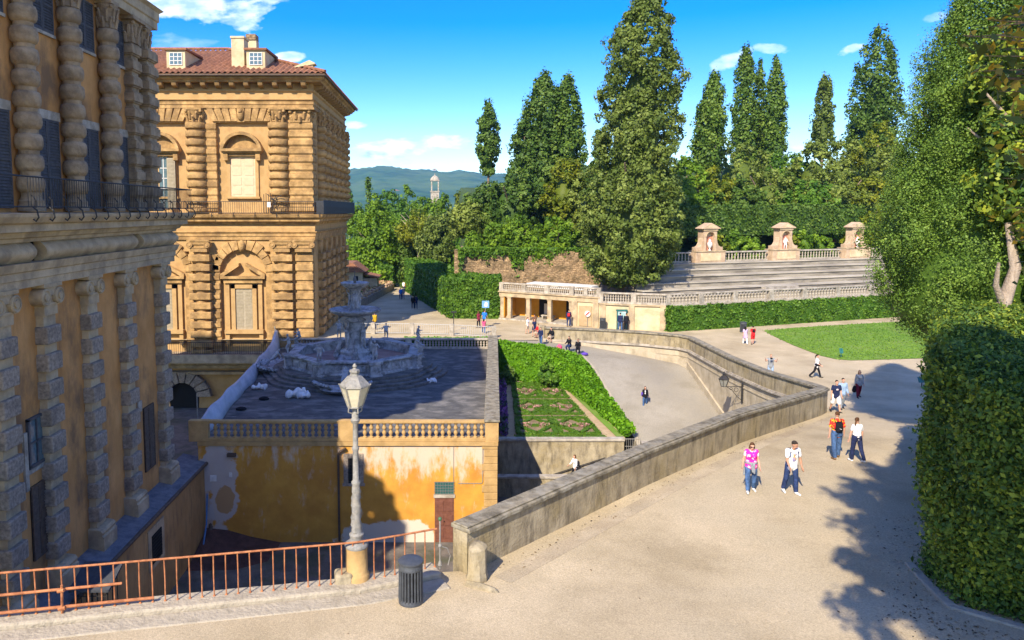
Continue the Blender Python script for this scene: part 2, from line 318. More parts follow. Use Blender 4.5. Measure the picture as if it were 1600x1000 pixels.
    def cap(s, p, q, r0, r1, seg=10):
        p = Vector(p); q = Vector(q); d = (q - p); L = d.length
        if L < 1e-5: return s.ell(p, (r0, r0, r0))
        d.normalize(); pts = []; rs = []
        for a in (-80, -45, 0): pts.append(p + d * r0 * math.sin(R(a))); rs.append(r0 * math.cos(R(a)))
        for a in (0, 45, 80): pts.append(q + d * r1 * math.sin(R(a))); rs.append(r1 * math.cos(R(a)))
        return s.tube(pts, rs, seg)
    def sweep(s, prof, path, closed=False, zf=None):
        """prof: list of (offset to the right of travel, z); path: xy points, mitred corners"""
        P = [Vector((p[0], p[1])) for p in path]; n = len(P); m = len(prof); vs = []
        for i, p in enumerate(P):
            d0 = (P[i] - P[i - 1]).normalized() if (i > 0 or closed) else None
            d1 = (P[(i + 1) % n] - P[i]).normalized() if (i < n - 1 or closed) else None
            if d0 is None: d0 = d1
            if d1 is None: d1 = d0
            n0 = Vector((d0.y, -d0.x)); n1 = Vector((d1.y, -d1.x)); b = (n0 + n1).normalized(); k = 1 / max(.3, b.dot(n0))
            zz = zf[i] if zf else (path[i][2] if len(path[i]) > 2 else 0)
            for o, z in prof: vs.append((p.x + b.x * o * k, p.y + b.y * o * k, z + zz))
        fs = []
        for i in range(n if closed else n - 1):
            j = (i + 1) % n
            for k in range(m): k2 = (k + 1) % m; fs.append((i * m + k, i * m + k2, j * m + k2, j * m + k))
        if not closed: fs.append(tuple(range(m))); fs.append(tuple((n - 1) * m + k for k in range(m - 1, -1, -1)))
        return s.add(vs, fs)
    def mesh(s, name, m=None, smooth=None, fix=True):
        me = bpy.data.meshes.new(name); me.from_pydata(s.v, [], s.f)
        if fix:
            b = bmesh.new(); b.from_mesh(me); bmesh.ops.recalc_face_normals(b, faces=b.faces); b.to_mesh(me); b.free()
        if m: me.materials.append(m)
        if smooth:
            me.polygons.foreach_set('use_smooth', [True] * len(me.polygons)); me.set_sharp_from_angle(angle=R(smooth))
        me.update(); return me
    def build(s, name, m, parent=None, smooth=None, bevel=0, local=None):
        """coordinates are world coordinates unless local gives the place of the part's own origin"""
        return place(name, s.mesh(name, m, smooth), parent, bevel=bevel, at=local)
def place(name, me, parent=None, at=None, rz=0, bevel=0, scale=None):
    o = bpy.data.objects.new(name, me); COL.objects.link(o)
    w_ = Vector(at) if at is not None else Vector((0, 0, 0))
    if parent is not None: o.parent = parent; w_ = w_ - wtrans(parent)
    o.location = w_; o.rotation_euler = (0, 0, rz)
    if scale is not None: o.scale = scale if hasattr(scale, '__len__') else (scale,) * 3
    if bevel:
        b = o.modifiers.new('bevel', 'BEVEL'); b.width = bevel; b.segments = 2; b.limit_method = 'ANGLE'; b.angle_limit = R(40)
    return o
def tag(o, label, cat, group=None):
    o['label'] = label; o['category'] = cat
    if group: o['group'] = group
    return o
def thing(name, label, cat, loc=(0, 0, 0), group=None):
    o = bpy.data.objects.new(name, None); COL.objects.link(o); o.location = loc; o.empty_display_size = .3
    return tag(o, label, cat, group)
def struct(o, kind='structure'): o['kind'] = kind; return o
def sm(a, b, x):
    t = min(1, max(0, (x - a) / (b - a))); return t * t * (3 - 2 * t)
def lin(x, tab):
    if x <= tab[0][0]: return tab[0][1]
    for (a, p), (b, q) in zip(tab, tab[1:]):
        if x <= b: return p + (q - p) * (x - a) / (b - a)
    return tab[-1][1]
def gz(y): return lin(y, [(5, 3.3), (14, 2.85), (17, 2.6), (24, 2.4), (30, 2.0), (36, 1.2), (41, .55), (47, .2), (53, 0)])

# ------------------------------------------------------------------ foliage
def snoise(P, s, seed=0):
    """cheap smooth noise in -1..1 for arrays of points"""
    r = np.random.default_rng(seed); out = np.zeros(len(P))
    for k in range(6):
        d = r.normal(size=3); d /= np.linalg.norm(d); out += np.sin(P @ d * s * (1 + .35 * k) + r.uniform(0, 6.3)) / (1 + .25 * k)
    return out / 3.0
def leaf_mesh(name, P, Nn, size, m, tone, asp=1.5, spread=.9, seed=1):
    """one rhombic leaf per point, facing roughly along its normal"""
    r = np.random.default_rng(seed); n = len(P)
    nv = Nn + r.normal(size=(n, 3)) * spread; nv /= np.linalg.norm(nv, axis=1)[:, None] + 1e-9
    t = r.normal(size=(n, 3)); t -= nv * np.sum(t * nv, 1)[:, None]; t /= np.linalg.norm(t, axis=1)[:, None] + 1e-9
    b = np.cross(nv, t); s = (size * np.clip(r.lognormal(-.08, .32, n), .4, 1.7))[:, None]
    V = np.empty((n, 4, 3)); V[:, 0] = P - t * s * asp * .5; V[:, 1] = P + b * s * .5 + nv * s * .12; V[:, 2] = P + t * s * asp * .5; V[:, 3] = P - b * s * .5 + nv * s * .12
    me = bpy.data.meshes.new(name); me.vertices.add(4 * n); me.vertices.foreach_set('co', V.reshape(-1).astype('f'))
    me.loops.add(4 * n); me.loops.foreach_set('vertex_index', np.arange(4 * n, dtype='i'))
    me.polygons.add(n); me.polygons.foreach_set('loop_start', np.arange(0, 4 * n, 4, dtype='i'))
    try: me.polygons.foreach_set('loop_total', np.full(n, 4, dtype='i'))
    except Exception: pass
    a = me.attributes.new('tone', 'FLOAT', 'POINT'); a.data.foreach_set('value', np.repeat(np.clip(tone, 0, 1), 4).astype('f'))
    me.materials.append(m); me.update(calc_edges=True); return me
def crown_points(prof, n, clump, seed, lump=.16, per=50, zst=1.0, lf=2.2):
    """points in a crown of revolution given by (z, r); lumpy outline, leaf clumps, gaps"""
    r = np.random.default_rng(seed); zs = np.array([p[0] for p in prof], float); rs = np.array([p[1] for p in prof], float)
    g = np.linspace(zs[0], zs[-1], 300); gr = np.interp(g, zs, rs); cdf = np.cumsum(gr + .15 * gr.max()); cdf /= cdf[-1]
    nc = max(24, int(n / per)); z = np.interp(r.uniform(0, 1, nc), cdf, g); a = r.uniform(0, 2 * np.pi, nc)
    rad = np.interp(z, zs, rs); rad = np.maximum(rad - clump * .6, rad * .4)
    D = np.stack([np.cos(a), np.sin(a), np.zeros(nc)], 1)
    big = snoise(np.stack([np.cos(a) * rad, np.sin(a) * rad, z], 1), lf / max(1.0, rs.max() * .45), seed)
    k = np.clip(1 - np.abs(r.normal(size=nc)) * .22, .4, 1.0) * (1 + lump * big)
    C = np.stack([np.cos(a) * rad * k, np.sin(a) * rad * k, z + r.normal(size=nc) * clump * .4], 1)
    dr = np.gradient(gr, g); sl = np.interp(z, g, dr)
    NN = np.stack([np.cos(a), np.sin(a), np.clip(-sl, -1.2, 1.8)], 1); NN /= np.linalg.norm(NN, axis=1)[:, None]
    per = int(math.ceil(n / nc)); tn = r.normal(.48, .17, nc) + .16 * big  # shading put into leaf tone: lighter on crown bulges, darker in hollows
    off = r.normal(size=(nc, per, 3)); off /= np.linalg.norm(off, axis=2)[:, :, None] + 1e-9
    off[:, :, 2] *= zst; off *= clump * r.uniform(.45, 1.0, (nc, per, 1)) * r.uniform(.6, 1.4, (nc, 1, 1))
    P = (C[:, None, :] + off).reshape(-1, 3)
    Nn = (.45 * NN[:, None, :] + 1.0 * off / clump + np.array([0, 0, .2])).reshape(-1, 3)
    T = (tn[:, None] + r.normal(size=(nc, per)) * .13).reshape(-1)
    return P, Nn, T
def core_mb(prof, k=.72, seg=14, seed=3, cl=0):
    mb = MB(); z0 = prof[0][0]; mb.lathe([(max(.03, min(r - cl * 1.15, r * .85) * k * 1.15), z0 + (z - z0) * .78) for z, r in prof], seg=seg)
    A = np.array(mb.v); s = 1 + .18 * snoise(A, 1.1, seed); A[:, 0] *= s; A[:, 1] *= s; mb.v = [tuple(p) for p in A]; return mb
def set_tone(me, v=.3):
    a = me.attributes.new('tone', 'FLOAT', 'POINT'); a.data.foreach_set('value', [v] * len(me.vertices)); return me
def tree(name, label, cat, loc, prof, leaf, n, size, clump, lm, seed, trunk=(.35, 1.0), bark=None, group=None, limbs=5, lean=0, core=True, lump=.16, sx=1.0, asp=1.4, spread=.6, per=50, corek=.55, zst=None, lf=2.2):
    """prof is measured from the tree's base: list of (height, radius)"""
    t = thing(name, label, cat, loc, group); bark = bark or m_bark; r = random.Random(seed)
    mb = MB(); h0 = prof[0][0]; h1 = prof[-1][0]; tr = trunk[0]
    mb.tube([(0, 0, -.4), (r.uniform(-.1, .1), r.uniform(-.1, .1), h0 * .5), (r.uniform(-.3, .3) * tr, r.uniform(-.3, .3) * tr, h0 + (h1 - h0) * .35), (lean * .6, 0, h0 + (h1 - h0) * .8)], [tr * 1.25, tr, tr * .65, tr * .2], 9)
    for k in range(limbs):
        a = r.uniform(0, 6.28); zb = h0 + (h1 - h0) * (.02 + .5 * k / max(1, limbs)); rr = max(.5, np.interp(zb + 1.0, [p[0] for p in prof], [p[1] for p in prof]) * .8)
        mb.tube([(0, 0, zb - .3), (math.cos(a) * rr * .45, math.sin(a) * rr * .45, zb + rr * .35), (math.cos(a) * rr, math.sin(a) * rr, zb + rr * .9)], [tr * .45, tr * .3, tr * .12], 6)
    mb.build('trunk', bark, t, smooth=60, local=loc)
    P, Nn, T = crown_points(prof, n, clump, seed, lump, per, zst or (1.7 if name == 'cypress_tree' else 1.0), lf); P[:, 0] *= sx; P[:, 0] += lean * (P[:, 2] - h0) / max(.1, h1 - h0)
    me = leaf_mesh('crown', P, Nn, size, leaf, T, seed=seed, asp=asp, spread=spread)
    c = place('crown', me, t, at=loc)
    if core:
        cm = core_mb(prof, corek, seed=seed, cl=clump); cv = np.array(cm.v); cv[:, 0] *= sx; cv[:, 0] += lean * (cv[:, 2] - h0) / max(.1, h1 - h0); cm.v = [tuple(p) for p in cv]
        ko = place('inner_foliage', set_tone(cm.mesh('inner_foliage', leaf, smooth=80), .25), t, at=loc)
    return t
def dome(r, h, z0=0.0, n=9, low=.55):
    """rounded bush profile"""
    out = []
    for i in range(n):
        k = i / (n - 1); a = -math.pi * .5 * low + k * (math.pi * .5 * (1 + low)); out.append((z0 + h * (math.sin(a) + math.sin(math.pi * .5 * low)) / (1 + math.sin(math.pi * .5 * low)), max(.06, r * math.cos(a))))
    return out
def spire(h0, h1, r, n=10, shape=.62, low=.35):
    """columnar cypress profile: widest in the lower part, narrowing to a blunt tip"""
    return [(h0 + (h1 - h0) * k / (n - 1), max(.12, r * (lin(k / (n - 1), [(0, low), (.12, .78), (.35, 1), (.6, .92), (.8, .70), (.92, .46), (.98, .26), (1, .1)])))) for k in range(n)]
def hedge(name, label, poly, z0, z1, leaf, size, n, seed, cores=None, group=None, rough=.12, cat='hedge', parent=None, z1s=None, inset=.1, asp=1.4, topk=1.0, spread=.8):
    """clipped hedge on a plan polygon; leaves over sides and top"""
    r = np.random.default_rng(seed); q = [Vector((p[0], p[1])) for p in poly]
    ar = sum(q[i].x * q[(i + 1) % len(q)].y - q[(i + 1) % len(q)].x * q[i].y for i in range(len(q)))
    if ar < 0:
        q = q[::-1]; z1s = z1s[::-1] if z1s is not None else None
    k = len(q); zt = z1s if z1s is not None else [z1] * k; zb = z0 if hasattr(z0, '__len__') else [z0] * k
    if ar < 0 and hasattr(z0, '__len__'): zb = zb[::-1]
    cen = sum(q, Vector((0, 0))) / k
    Ps, Ns = [], []
    per = [((q[(i + 1) % k] - q[i]).length * (zt[i] - zb[i] + zt[(i + 1) % k] - zb[(i + 1) % k]) / 2) for i in range(k)]
    bm = bmesh.new(); vv = [bm.verts.new((p.x, p.y, z)) for p, z in zip(q, zt)]; bm.faces.new(vv); bmesh.ops.triangulate(bm, faces=bm.faces[:])
    tris = [[v.co.copy() for v in f_.verts] for f_ in bm.faces]; bm.free()
    ta = [((t[1] - t[0]).cross(t[2] - t[0])).length / 2 * topk for t in tris]; tot = sum(per) + sum(ta)
    for i in range(k):
        c = int(n * per[i] / tot)
        if c < 1: continue
        a, b = q[i], q[(i + 1) % k]; t = r.uniform(0, 1, c); s_ = r.uniform(0, 1, c)
        x = a.x + (b.x - a.x) * t; y = a.y + (b.y - a.y) * t; lo = zb[i] + (zb[(i + 1) % k] - zb[i]) * t; hi = zt[i] + (zt[(i + 1) % k] - zt[i]) * t
        d = (b - a).normalized(); Ps.append(np.stack([x, y, lo + (hi - lo) * s_], 1)); Ns.append(np.tile([d.y, -d.x, .15], (c, 1)))
    for t, A in zip(tris, ta):
        c = int(n * A / tot)
        if c < 1: continue
        u1 = np.sqrt(r.uniform(0, 1, c)); u2 = r.uniform(0, 1, c); T_ = [np.array(v) for v in t]
        Ps.append((1 - u1)[:, None] * T_[0] + (u1 * (1 - u2))[:, None] * T_[1] + (u1 * u2)[:, None] * T_[2]); Ns.append(np.tile([0, 0, 1.0], (c, 1)))
    P = np.concatenate(Ps); Nn = np.concatenate(Ns).astype(float)
    lumps = snoise(P, 1.7 / max(.25, rough * 4), seed); P = P + Nn * (lumps * rough + r.normal(size=len(P)) * rough * .5)[:, None]
    tone = .46 + .27 * snoise(P, 2.8, seed + 1) + r.normal(size=len(P)) * .17
    me = leaf_mesh('foliage', P, Nn, size, leaf, tone, seed=seed, asp=asp, spread=spread)
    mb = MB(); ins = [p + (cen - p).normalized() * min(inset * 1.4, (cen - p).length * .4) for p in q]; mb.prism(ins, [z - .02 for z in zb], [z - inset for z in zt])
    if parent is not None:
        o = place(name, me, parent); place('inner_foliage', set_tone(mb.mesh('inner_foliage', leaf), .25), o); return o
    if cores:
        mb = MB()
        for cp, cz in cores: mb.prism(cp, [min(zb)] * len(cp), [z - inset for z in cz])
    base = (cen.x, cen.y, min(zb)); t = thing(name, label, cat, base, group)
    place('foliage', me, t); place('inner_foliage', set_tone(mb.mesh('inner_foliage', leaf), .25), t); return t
HAZE = 1.1e-4
# ================================================================== GROUND
def sheet(name, rows, m, kind='structure', smooth=60):
    """rows: list of equal-length lists of xyz"""
    mb = MB(); n = len(rows[0])
    mb.v = [tuple(p) for r_ in rows for p in r_]
    mb.f = [(i * n + k, i * n + k + 1, (i + 1) * n + k + 1, (i + 1) * n + k) for i in range(len(rows) - 1) for k in range(n - 1)]
    me = mb.mesh(name, m, smooth, fix=False)
    if me.polygons[len(me.polygons) // 2].normal.z < 0: me.flip_normals()
    return struct(place(name, me), kind)
def poly_sheet(name, poly, z, m, kind='structure'):
    mb = MB(); mb.add([(p[0], p[1], z(p[0], p[1]) if callable(z) else z) for p in poly], [tuple(range(len(poly)))])
    me = mb.mesh(name, m, fix=False)
    if me.polygons[0].normal.z < 0: me.flip_normals()
    return struct(place(name, me), kind)
sheet("ground", [[(x, y, -9) for x in (-4000, -400, 0, 400, 4000)] for y in (-60, 60, 400, 1500, 4400)], m_under)
EDGE = [(-14.6, 12.9), (-9.4, 15.15), (-2.2, 16.85), (-.2, 17.75), (.3, 17.8), (5, 22.65), (10, 27.9), (15, 33.2), (19.3, 37.75), (20.1, 38.8), (20.35, 40), (20.3, 44), (20.25, 52), (20.15, 60.3), (19.6, 61.4), (16.8, 63.3), (12.7, 64.7), (8.65, 65.8)]
ex = [(p[1], p[0]) for p in EDGE]
ys = sorted(set([p[1] for p in EDGE] + [-4, 2, 6, 9, 12.8] + [13 + .8 * k for k in range(66) if 13 + .8 * k < 65.7]))
rows = []
for y in ys:
    xl = -14.6 if y < 12.9 else lin(y, ex)
    rows.append([(xl + (130 - xl) * (k / 24.0) ** 2.2, y, gz(y)) for k in range(25)])
sheet('gravel_path', rows, m_gravel)
rows = []
for y in (65.8, 68, 72, 76, 80, 85, 90, 97, 105, 115, 125, 140, 170, 260):
    z = lin(y, [(80, 0), (125, -1.9), (260, -5)])
    rows.append([(x, y, z if x < 12 else z * max(0, 1 - (x - 12) / 6)) for x in (-60, -30, -15, -12, -6, 0, 4.35, 8.65, 12, 18, 25, 40, 60, 90, 130)])
sheet('plaza', rows, m_gravel)
# pale gutter strip along the parapet
gut = []
for k in range(25):
    t = k / 24; x = .9 + (19.5 - .9) * t; y = 17.75 + (37.5 - 17.75) * t
    gut.append([(x + .25, y - .24, gz(y - .24) + .006), (x + .62, y - .60, gz(y - .60) + .006)])
sheet('gutter', gut, mat('packed_gravel', (.38, .30, .19), (.50, .41, .27), .8, bump=.3, bscale=40, c3=(.36, .30, .2), s3=.5, a3=.5, extra=gravel_extra))
# lawns
lawn = [G(1193, 517), G(1240, 512.5), G(1330, 507), G(1413, 502.5), G(1540, 496), G(1620, 520), G(1560, 556), G(1470, 559.5), G(1330, 563.5), G(1306, 561.5), G(1282, 556), G(1240, 540), G(1208, 525)]
poly_sheet('lawn', [(p.x, p.y) for p in lawn], lambda x, y: .03 + max(0, gz(y)), m_grass)
l2 = [G(1438, 600, .4), G(1500, 596, .4), G(1580, 602, .4), G(1580, 640, .6), G(1500, 628, .6), G(1450, 610, .5)]
poly_sheet('lawn', [(p.x, p.y) for p in l2], lambda x, y: gz(y) + .03, m_grass)
# grass tufts of the lawn edge
lp = [(p.x, p.y) for p in lawn]
P = []; rr = np.random.default_rng(5)
def inside(x, y, poly):
    c = False; n = len(poly)
    for i in range(n):
        a, b = poly[i], poly[i - 1]
        if (a[1] > y) != (b[1] > y) and x < (b[0] - a[0]) * (y - a[1]) / (b[1] - a[1]) + a[0]: c = not c
    return c
xs = [p[0] for p in lp]; yz_ = [p[1] for p in lp]
while len(P) < 14000:
    x, y = rr.uniform(min(xs), max(xs)), rr.uniform(min(yz_), max(yz_))
    q_ = (x + rr.normal() * .14, y + rr.normal() * .14)
    if inside(q_[0], q_[1], lp): P.append((x, y, .05 + max(0, gz(y))))
P = np.array(P)
tn = .5 + .25 * snoise(P, .35, 3) + rr.normal(size=len(P)) * .12
g = place('grass', leaf_mesh('grass', P, np.tile([.2, -.5, .6], (len(P), 1)), .10, lf_hedge, tn + .25, asp=1.2, spread=.5, seed=2)); struct(g, 'stuff')

# sunken court, yard and ramp
RO = [(8.45, 65.7, -.04), (12.6, 64.45, -.35), (16.6, 63.1, -.9), (19.3, 61.2, -1.2), (20.0, 60.1, -1.45), (20.05, 56, -2.5), (20.1, 51.7, -3.7), (20.1, 47, -4.95), (20.1, 43, -6.0), (18, 39.5, -6.38)]
RI = [(4.4, 65.7, -.01), (7.5, 63.6, -.08), (10.0, 61.9, -.3), (11.3, 60.8, -.55), (11.75, 59.0, -1.05), (12.2, 56, -2.1), (12.75, 52.5, -3.3), (13.1, 50.0, -4.1), (13.2, 48, -4.75), (13.0, 44, -6.38)]
sheet('ramp', [[tuple(Vector(a) * (1 - k / 6) + Vector(b) * (k / 6)) for k in range(7)] for a, b in zip(RI, RO)], m_asphalt)
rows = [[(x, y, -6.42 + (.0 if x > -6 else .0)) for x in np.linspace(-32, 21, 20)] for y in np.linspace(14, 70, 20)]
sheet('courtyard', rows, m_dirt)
# sloping mound of earth in the yard corner
sheet('yard_slope', [[(-13.15, y, -6.44 + .28 * y0), (-12, y, -6.44 + .24 * y0), (-10.8, y, -6.44 + .12 * y0), (-9.0, y, -6.44)] for y0, y in enumerate((35.5, 36.6, 37.7, 38.78))], mat('reddish_earth', (.055, .028, .022), (.10, .05, .04), 2, bump=.6))
# kerb along ramp inner edge
mb = MB()
for i in range(len(RI) - 2):
    a, b = Vector(RI[i]), Vector(RI[i + 1]); d = (b - a); L = d.length; n = Vector((-d.y, d.x, 0)).normalized()
    q = [a - n * .22, b - n * .22, b + n * .12, a + n * .12]
    mb.prism([(p.x, p.y) for p in q], [-6.4] * 4, [q[0].z + .1, q[1].z + .1, q[2].z + .1, q[3].z + .1])
struct(mb.build('kerb', m_kerb))

# ================================================================== PARAPET OF THE RAMP
def wall_strip(mb, path, w0, w1, zb, zt):
    """path of xy; from offset w0 to w1 to the right of travel; lists of bottom and top heights"""
    P = [Vector((p[0], p[1])) for p in path]; n = len(P); vs = []
    for i, p in enumerate(P):
        d0 = (P[i] - P[max(0, i - 1)]); d1 = (P[min(n - 1, i + 1)] - P[i])
        d0 = d0.normalized() if d0.length > 0 else d1.normalized(); d1 = d1.normalized() if d1.length > 0 else d0
        n0 = Vector((d0.y, -d0.x)); n1 = Vector((d1.y, -d1.x)); b = (n0 + n1).normalized(); k = 1 / max(.4, b.dot(n0))
        for o, z in ((w0, zb[i]), (w1, zb[i]), (w1, zt[i]), (w0, zt[i])): vs.append((p.x + b.x * o * k, p.y + b.y * o * k, z))
    fs = [(0, 1, 2, 3), tuple((n - 1) * 4 + k for k in (3, 2, 1, 0))]
    for i in range(n - 1):
        for k in range(4): fs.append((i * 4 + k, (i + 1) * 4 + k, (i + 1) * 4 + (k + 1) % 4, i * 4 + (k + 1) % 4))
    return mb.add(vs, fs)
def dense(path, step=1.2):
    out = []
    for a, b in zip(path, path[1:]):
        a, b = Vector(a[:2]), Vector(b[:2]); n = max(1, int((b - a).length / step))
        out += [a + (b - a) * k / n for k in range(n)]
    return out + [Vector(path[-1][:2])]
np_ = dense(EDGE[4:11]); rj = random.Random(3)
t = thing('parapet_wall', 'long weathered stone parapet with lichened coping running up beside the gravel path', 'wall', (.3, 17.8, gz(17.8)))
ht = [gz(p.y) + lin(p.y, [(17, 1.22), (30, 1.3), (38, 1.38)]) for p in np_]
mb = MB(); wall_strip(mb, np_, -.24, .24, [-6.5] * len(np_), [z - .17 for z in ht]); mb.build('wall', m_parapet, t)
mb = MB(); wall_strip(mb, np_, -.33, .33, [z - .17 for z in ht], [z - .05 + rj.uniform(-.012, .012) for z in ht]); wall_strip(mb, np_, -.25, .25, [z - .051 for z in ht], [z for z in ht])
mb.build('coping', m_coping, t, bevel=.03)
fp = dense(EDGE[10:])
t = thing('curved_wall', 'tall pale streaked retaining wall curving round the outside of the ramp', 'wall', (20.2, 52, 0))
ht2 = [lin(p.y, [(40, gz(40) + 1.36), (46, 1.5), (52, 1.25), (66, 1.2)]) for p in fp]
if True:
    n = len(fp)
    mb = MB(); wall_strip(mb, fp, -.20, .24, [-6.5] * n, [z - 1.22 for z in ht2]); mb.build('wall', m_farwall, t)
    mb = MB(); wall_strip(mb, fp, -.16, .2, [z - 1.06 for z in ht2], [z - .15 for z in ht2]); mb.build('parapet', m_parapet, t)
    mb = MB(); wall_strip(mb, fp, -.36, .22, [z - 1.22 for z in ht2], [z - 1.13 for z in ht2]); wall_strip(mb, fp, -.28, .22, [z - 1.13 for z in ht2], [z - 1.06 for z in ht2]); mb.build('string_course', m_bal, t)
    mb = MB(); wall_strip(mb, fp, -.25, -.19, [z - 1.75 for z in ht2], [z - 1.66 for z in ht2]); mb.build('lower_moulding', m_farwall, t)
    mb = MB(); wall_strip(mb, fp, -.27, .3, [z - .15 for z in ht2], [z for z in ht2]); mb.build('coping', m_coping, t, bevel=.03)
    pz = [lin(p.y, [(40, -6.0), (47, -4.4), (51.7, -3.15), (56, -1.95), (60.1, -.9), (63.1, -.45), (66, .25)]) for p in fp]
    mb = MB(); wall_strip(mb, fp, -.34, -.19, [-6.5] * n, [z for z in pz]); mb.build('plinth', m_farwall, t)
mb = MB(); mb.obox((8.5, 65.85), (1, -.3), .55, .6, -.1, 1.3); mb.build('end_pier', m_parapet, t, bevel=.04)

# rusty railing on its stone kerb
RL = [(-11.0, 14.62), (-9.4, 15.05), (-2.15, 16.8), (-.28, 17.62)]
KZ = lambda y: gz(y) + .2
kp = dense(RL, .9); n = len(kp)
t = thing('stone_kerb', 'worn stone kerb carrying the rusty railing at the path edge', 'kerb', (-5, 15.9, gz(15.9)))
mb = MB(); wall_strip(mb, kp, -.3, .33, [-6.45] * n, [KZ(p.y) + rj.uniform(-.012, .012) for p in kp]); mb.build('kerb_block', m_kerb, t, bevel=.05)
mb = MB(); kq = [p for p in kp]; wall_strip(mb, kq, .335, .85, [gz(p.y) - .3 for p in kq], [gz(p.y - .3) + .07 + rj.uniform(-.006, .006) for p in kq]); mb.build('gutter_slab', m_kerb, t, bevel=.03)
t = thing('railing', 'rusty orange iron railing with thin upright bars along the path edge', 'railing', (-5, 16.1, KZ(16.1)))
def poly_at(path, s):
    for a, b in zip(path, path[1:]):
        a, b = Vector(a), Vector(b); L = (b - a).length
        if s <= L: return a + (b - a) * s / L
        s -= L
    return Vector(path[-1])
tl = sum((Vector(b) - Vector(a)).length for a, b in zip(RL, RL[1:]))
mb = MB(); mb.tube([(p.x, p.y, KZ(p.y) + .98) for p in kp], .026, 8); mb.build('top_rail', m_rust, t, smooth=50)
sp = .262; k = 0; s = .1
while s < tl:
    p = poly_at(RL, s); z = KZ(p.y)
    mb = MB(); mb.tube([(p.x, p.y, z - .05), (p.x + rj.uniform(-.008, .008), p.y, z + .5), (p.x, p.y, z + .97)], .0155, 6); mb.lathe([(.035, 0), (.03, .03), (.016, .045)], (p.x, p.y, z - .005), 8)
    mb.build('bar', m_rust, t, smooth=50); s += sp
pa, pb = poly_at(RL, .4), poly_at(RL, 3.95); pc = poly_at(RL, 4.6)
mb = MB(); mb.tube([(pa.x, pa.y - .05, KZ(pa.y) + .52), (pb.x, pb.y - .05, KZ(pb.y) + .53)], .032, 8); mb.build('repair_pipe', m_rust, t, smooth=50)
mb = MB(); mb.tube([(pa.x, pa.y - .05, KZ(pa.y) + .13), (pc.x, pc.y - .05, KZ(pc.y) + .13)], .036, 8); mb.build('repair_pipe', m_rust, t, smooth=50)
pd = poly_at(RL, 2.75)
mb = MB(); mb.tube([(pd.x, pd.y - .09, KZ(pd.y) - .02), (pd.x + .02, pd.y - .1, KZ(pd.y) + .64)], .028, 6); mb.tube([(pd.x - .07, pd.y - .1, KZ(pd.y) + .5), (pd.x + .08, pd.y - .12, KZ(pd.y) + .54)], .04, 6); mb.tube([(pd.x - .07, pd.y - .1, KZ(pd.y) + .1), (pd.x + .08, pd.y - .1, KZ(pd.y) + .13)], .045, 6); mb.build('clamp_post', m_rust, t, smooth=50)
# grey end post of the railing with green knob
t = thing('railing_post', 'thin grey iron end post with a round green knob beside the parapet end', 'post', (-.2, 17.72, KZ(17.7)))
mb = MB(); x, y, z = -.2, 17.72, KZ(17.7); mb.tube([(x, y, z - .1), (x, y, z + 1.15)], .022, 8); mb.ell((x, y, z + .5), (.05, .05, .06)); mb.lathe([(.06, 0), (.05, .04), (.025, .12)], (x, y, z), 10)
mb.tube([(x, y, z + .5), (x + .18, y + .04, z + .42), (x + .26, y + .1, z + .2), (x + .2, y + .1, z - .05)], .014, 6); mb.build('post', m_grey, t, smooth=60)
mb = MB(); mb.ell((x, y, z + 1.19), (.05, .05, .055)); mb.build('knob', flat('green_bronze', (.06, .13, .06), .5), t, smooth=80)

# bollard beside the parapet
t = thing('stone_bollard', 'short rough stone bollard standing against the parapet end', 'bollard', (1.0, 17.3, gz(17.3)))
mb = MB(); bx, by, bz = .72, 17.38, gz(17.4)
mb.lathe([(.27, -.1), (.26, .12), (.235, .2), (.225, .72), (.23, .80), (.19, .86), (.11, .90), (.03, .91)], (bx, by, bz), 9)
A = np.array(mb.v); A += (snoise(A, 7, 2) * .035)[:, None]; mb.v = [tuple(p) for p in A]; mb.build('shaft', m_parapet, t, smooth=35)
mb = MB(); mb.tube([(.45, 17.1, bz + .0), (.8, 16.9, bz + .03), (1.1, 16.72, bz + .02), (1.22, 16.65, bz - .02)], [.11, .12, .10, .05], 7); mb.build('foot_stone', m_parapet, t, smooth=50)

# litter bin
def litter_bin(loc, label, r=.27, h=1.02, rz=0, group=None):
    t = thing('litter_bin', label, 'litter bin', loc, group); x, y, z = loc
    mb = MB(); mb.lathe([(r * .82, .06), (r * .82, h * .8)], loc, 24); mb.build('liner', m_void, t, smooth=40)
    for k in range(22):
        a = 2 * math.pi * k / 22; c, s_ = math.cos(a), math.sin(a); me = MB()
        me.tube([(x + c * r * .97, y + s_ * r * .97, z + .10), (x + c * r * .95, y + s_ * r * .95, z + .5), (x + c * r * .95, y + s_ * r * .95, z + h * .82)], [.026, .022, .022], 5); me.build('slat', m_bin, t, smooth=30)
    mb = MB(); mb.lathe([(r * .90, .0), (r * 1.04, .02), (r * 1.04, .09), (r * .98, .12), (r * .9, .12)], loc, 28)
    mb.build('base_ring', m_bin, t, smooth=40)
    mb = MB(); mb.lathe([(r * .96, h * .80), (r * 1.02, h * .81), (r * 1.03, h * .86), (r * .99, h * .88), (r * 1.0, h * .94), (r * 1.08, h * .955), (r * 1.08, h * .985), (r * 1.0, h), (r * .05, h * .985)], loc, 28); mb.build('lid', m_bin, t, smooth=40)
    return t
b = U(642, 951, 16.15); litter_bin((b.x, b.y, gz(b.y)), 'dark grey slatted metal litter bin on the gravel by the kerb')

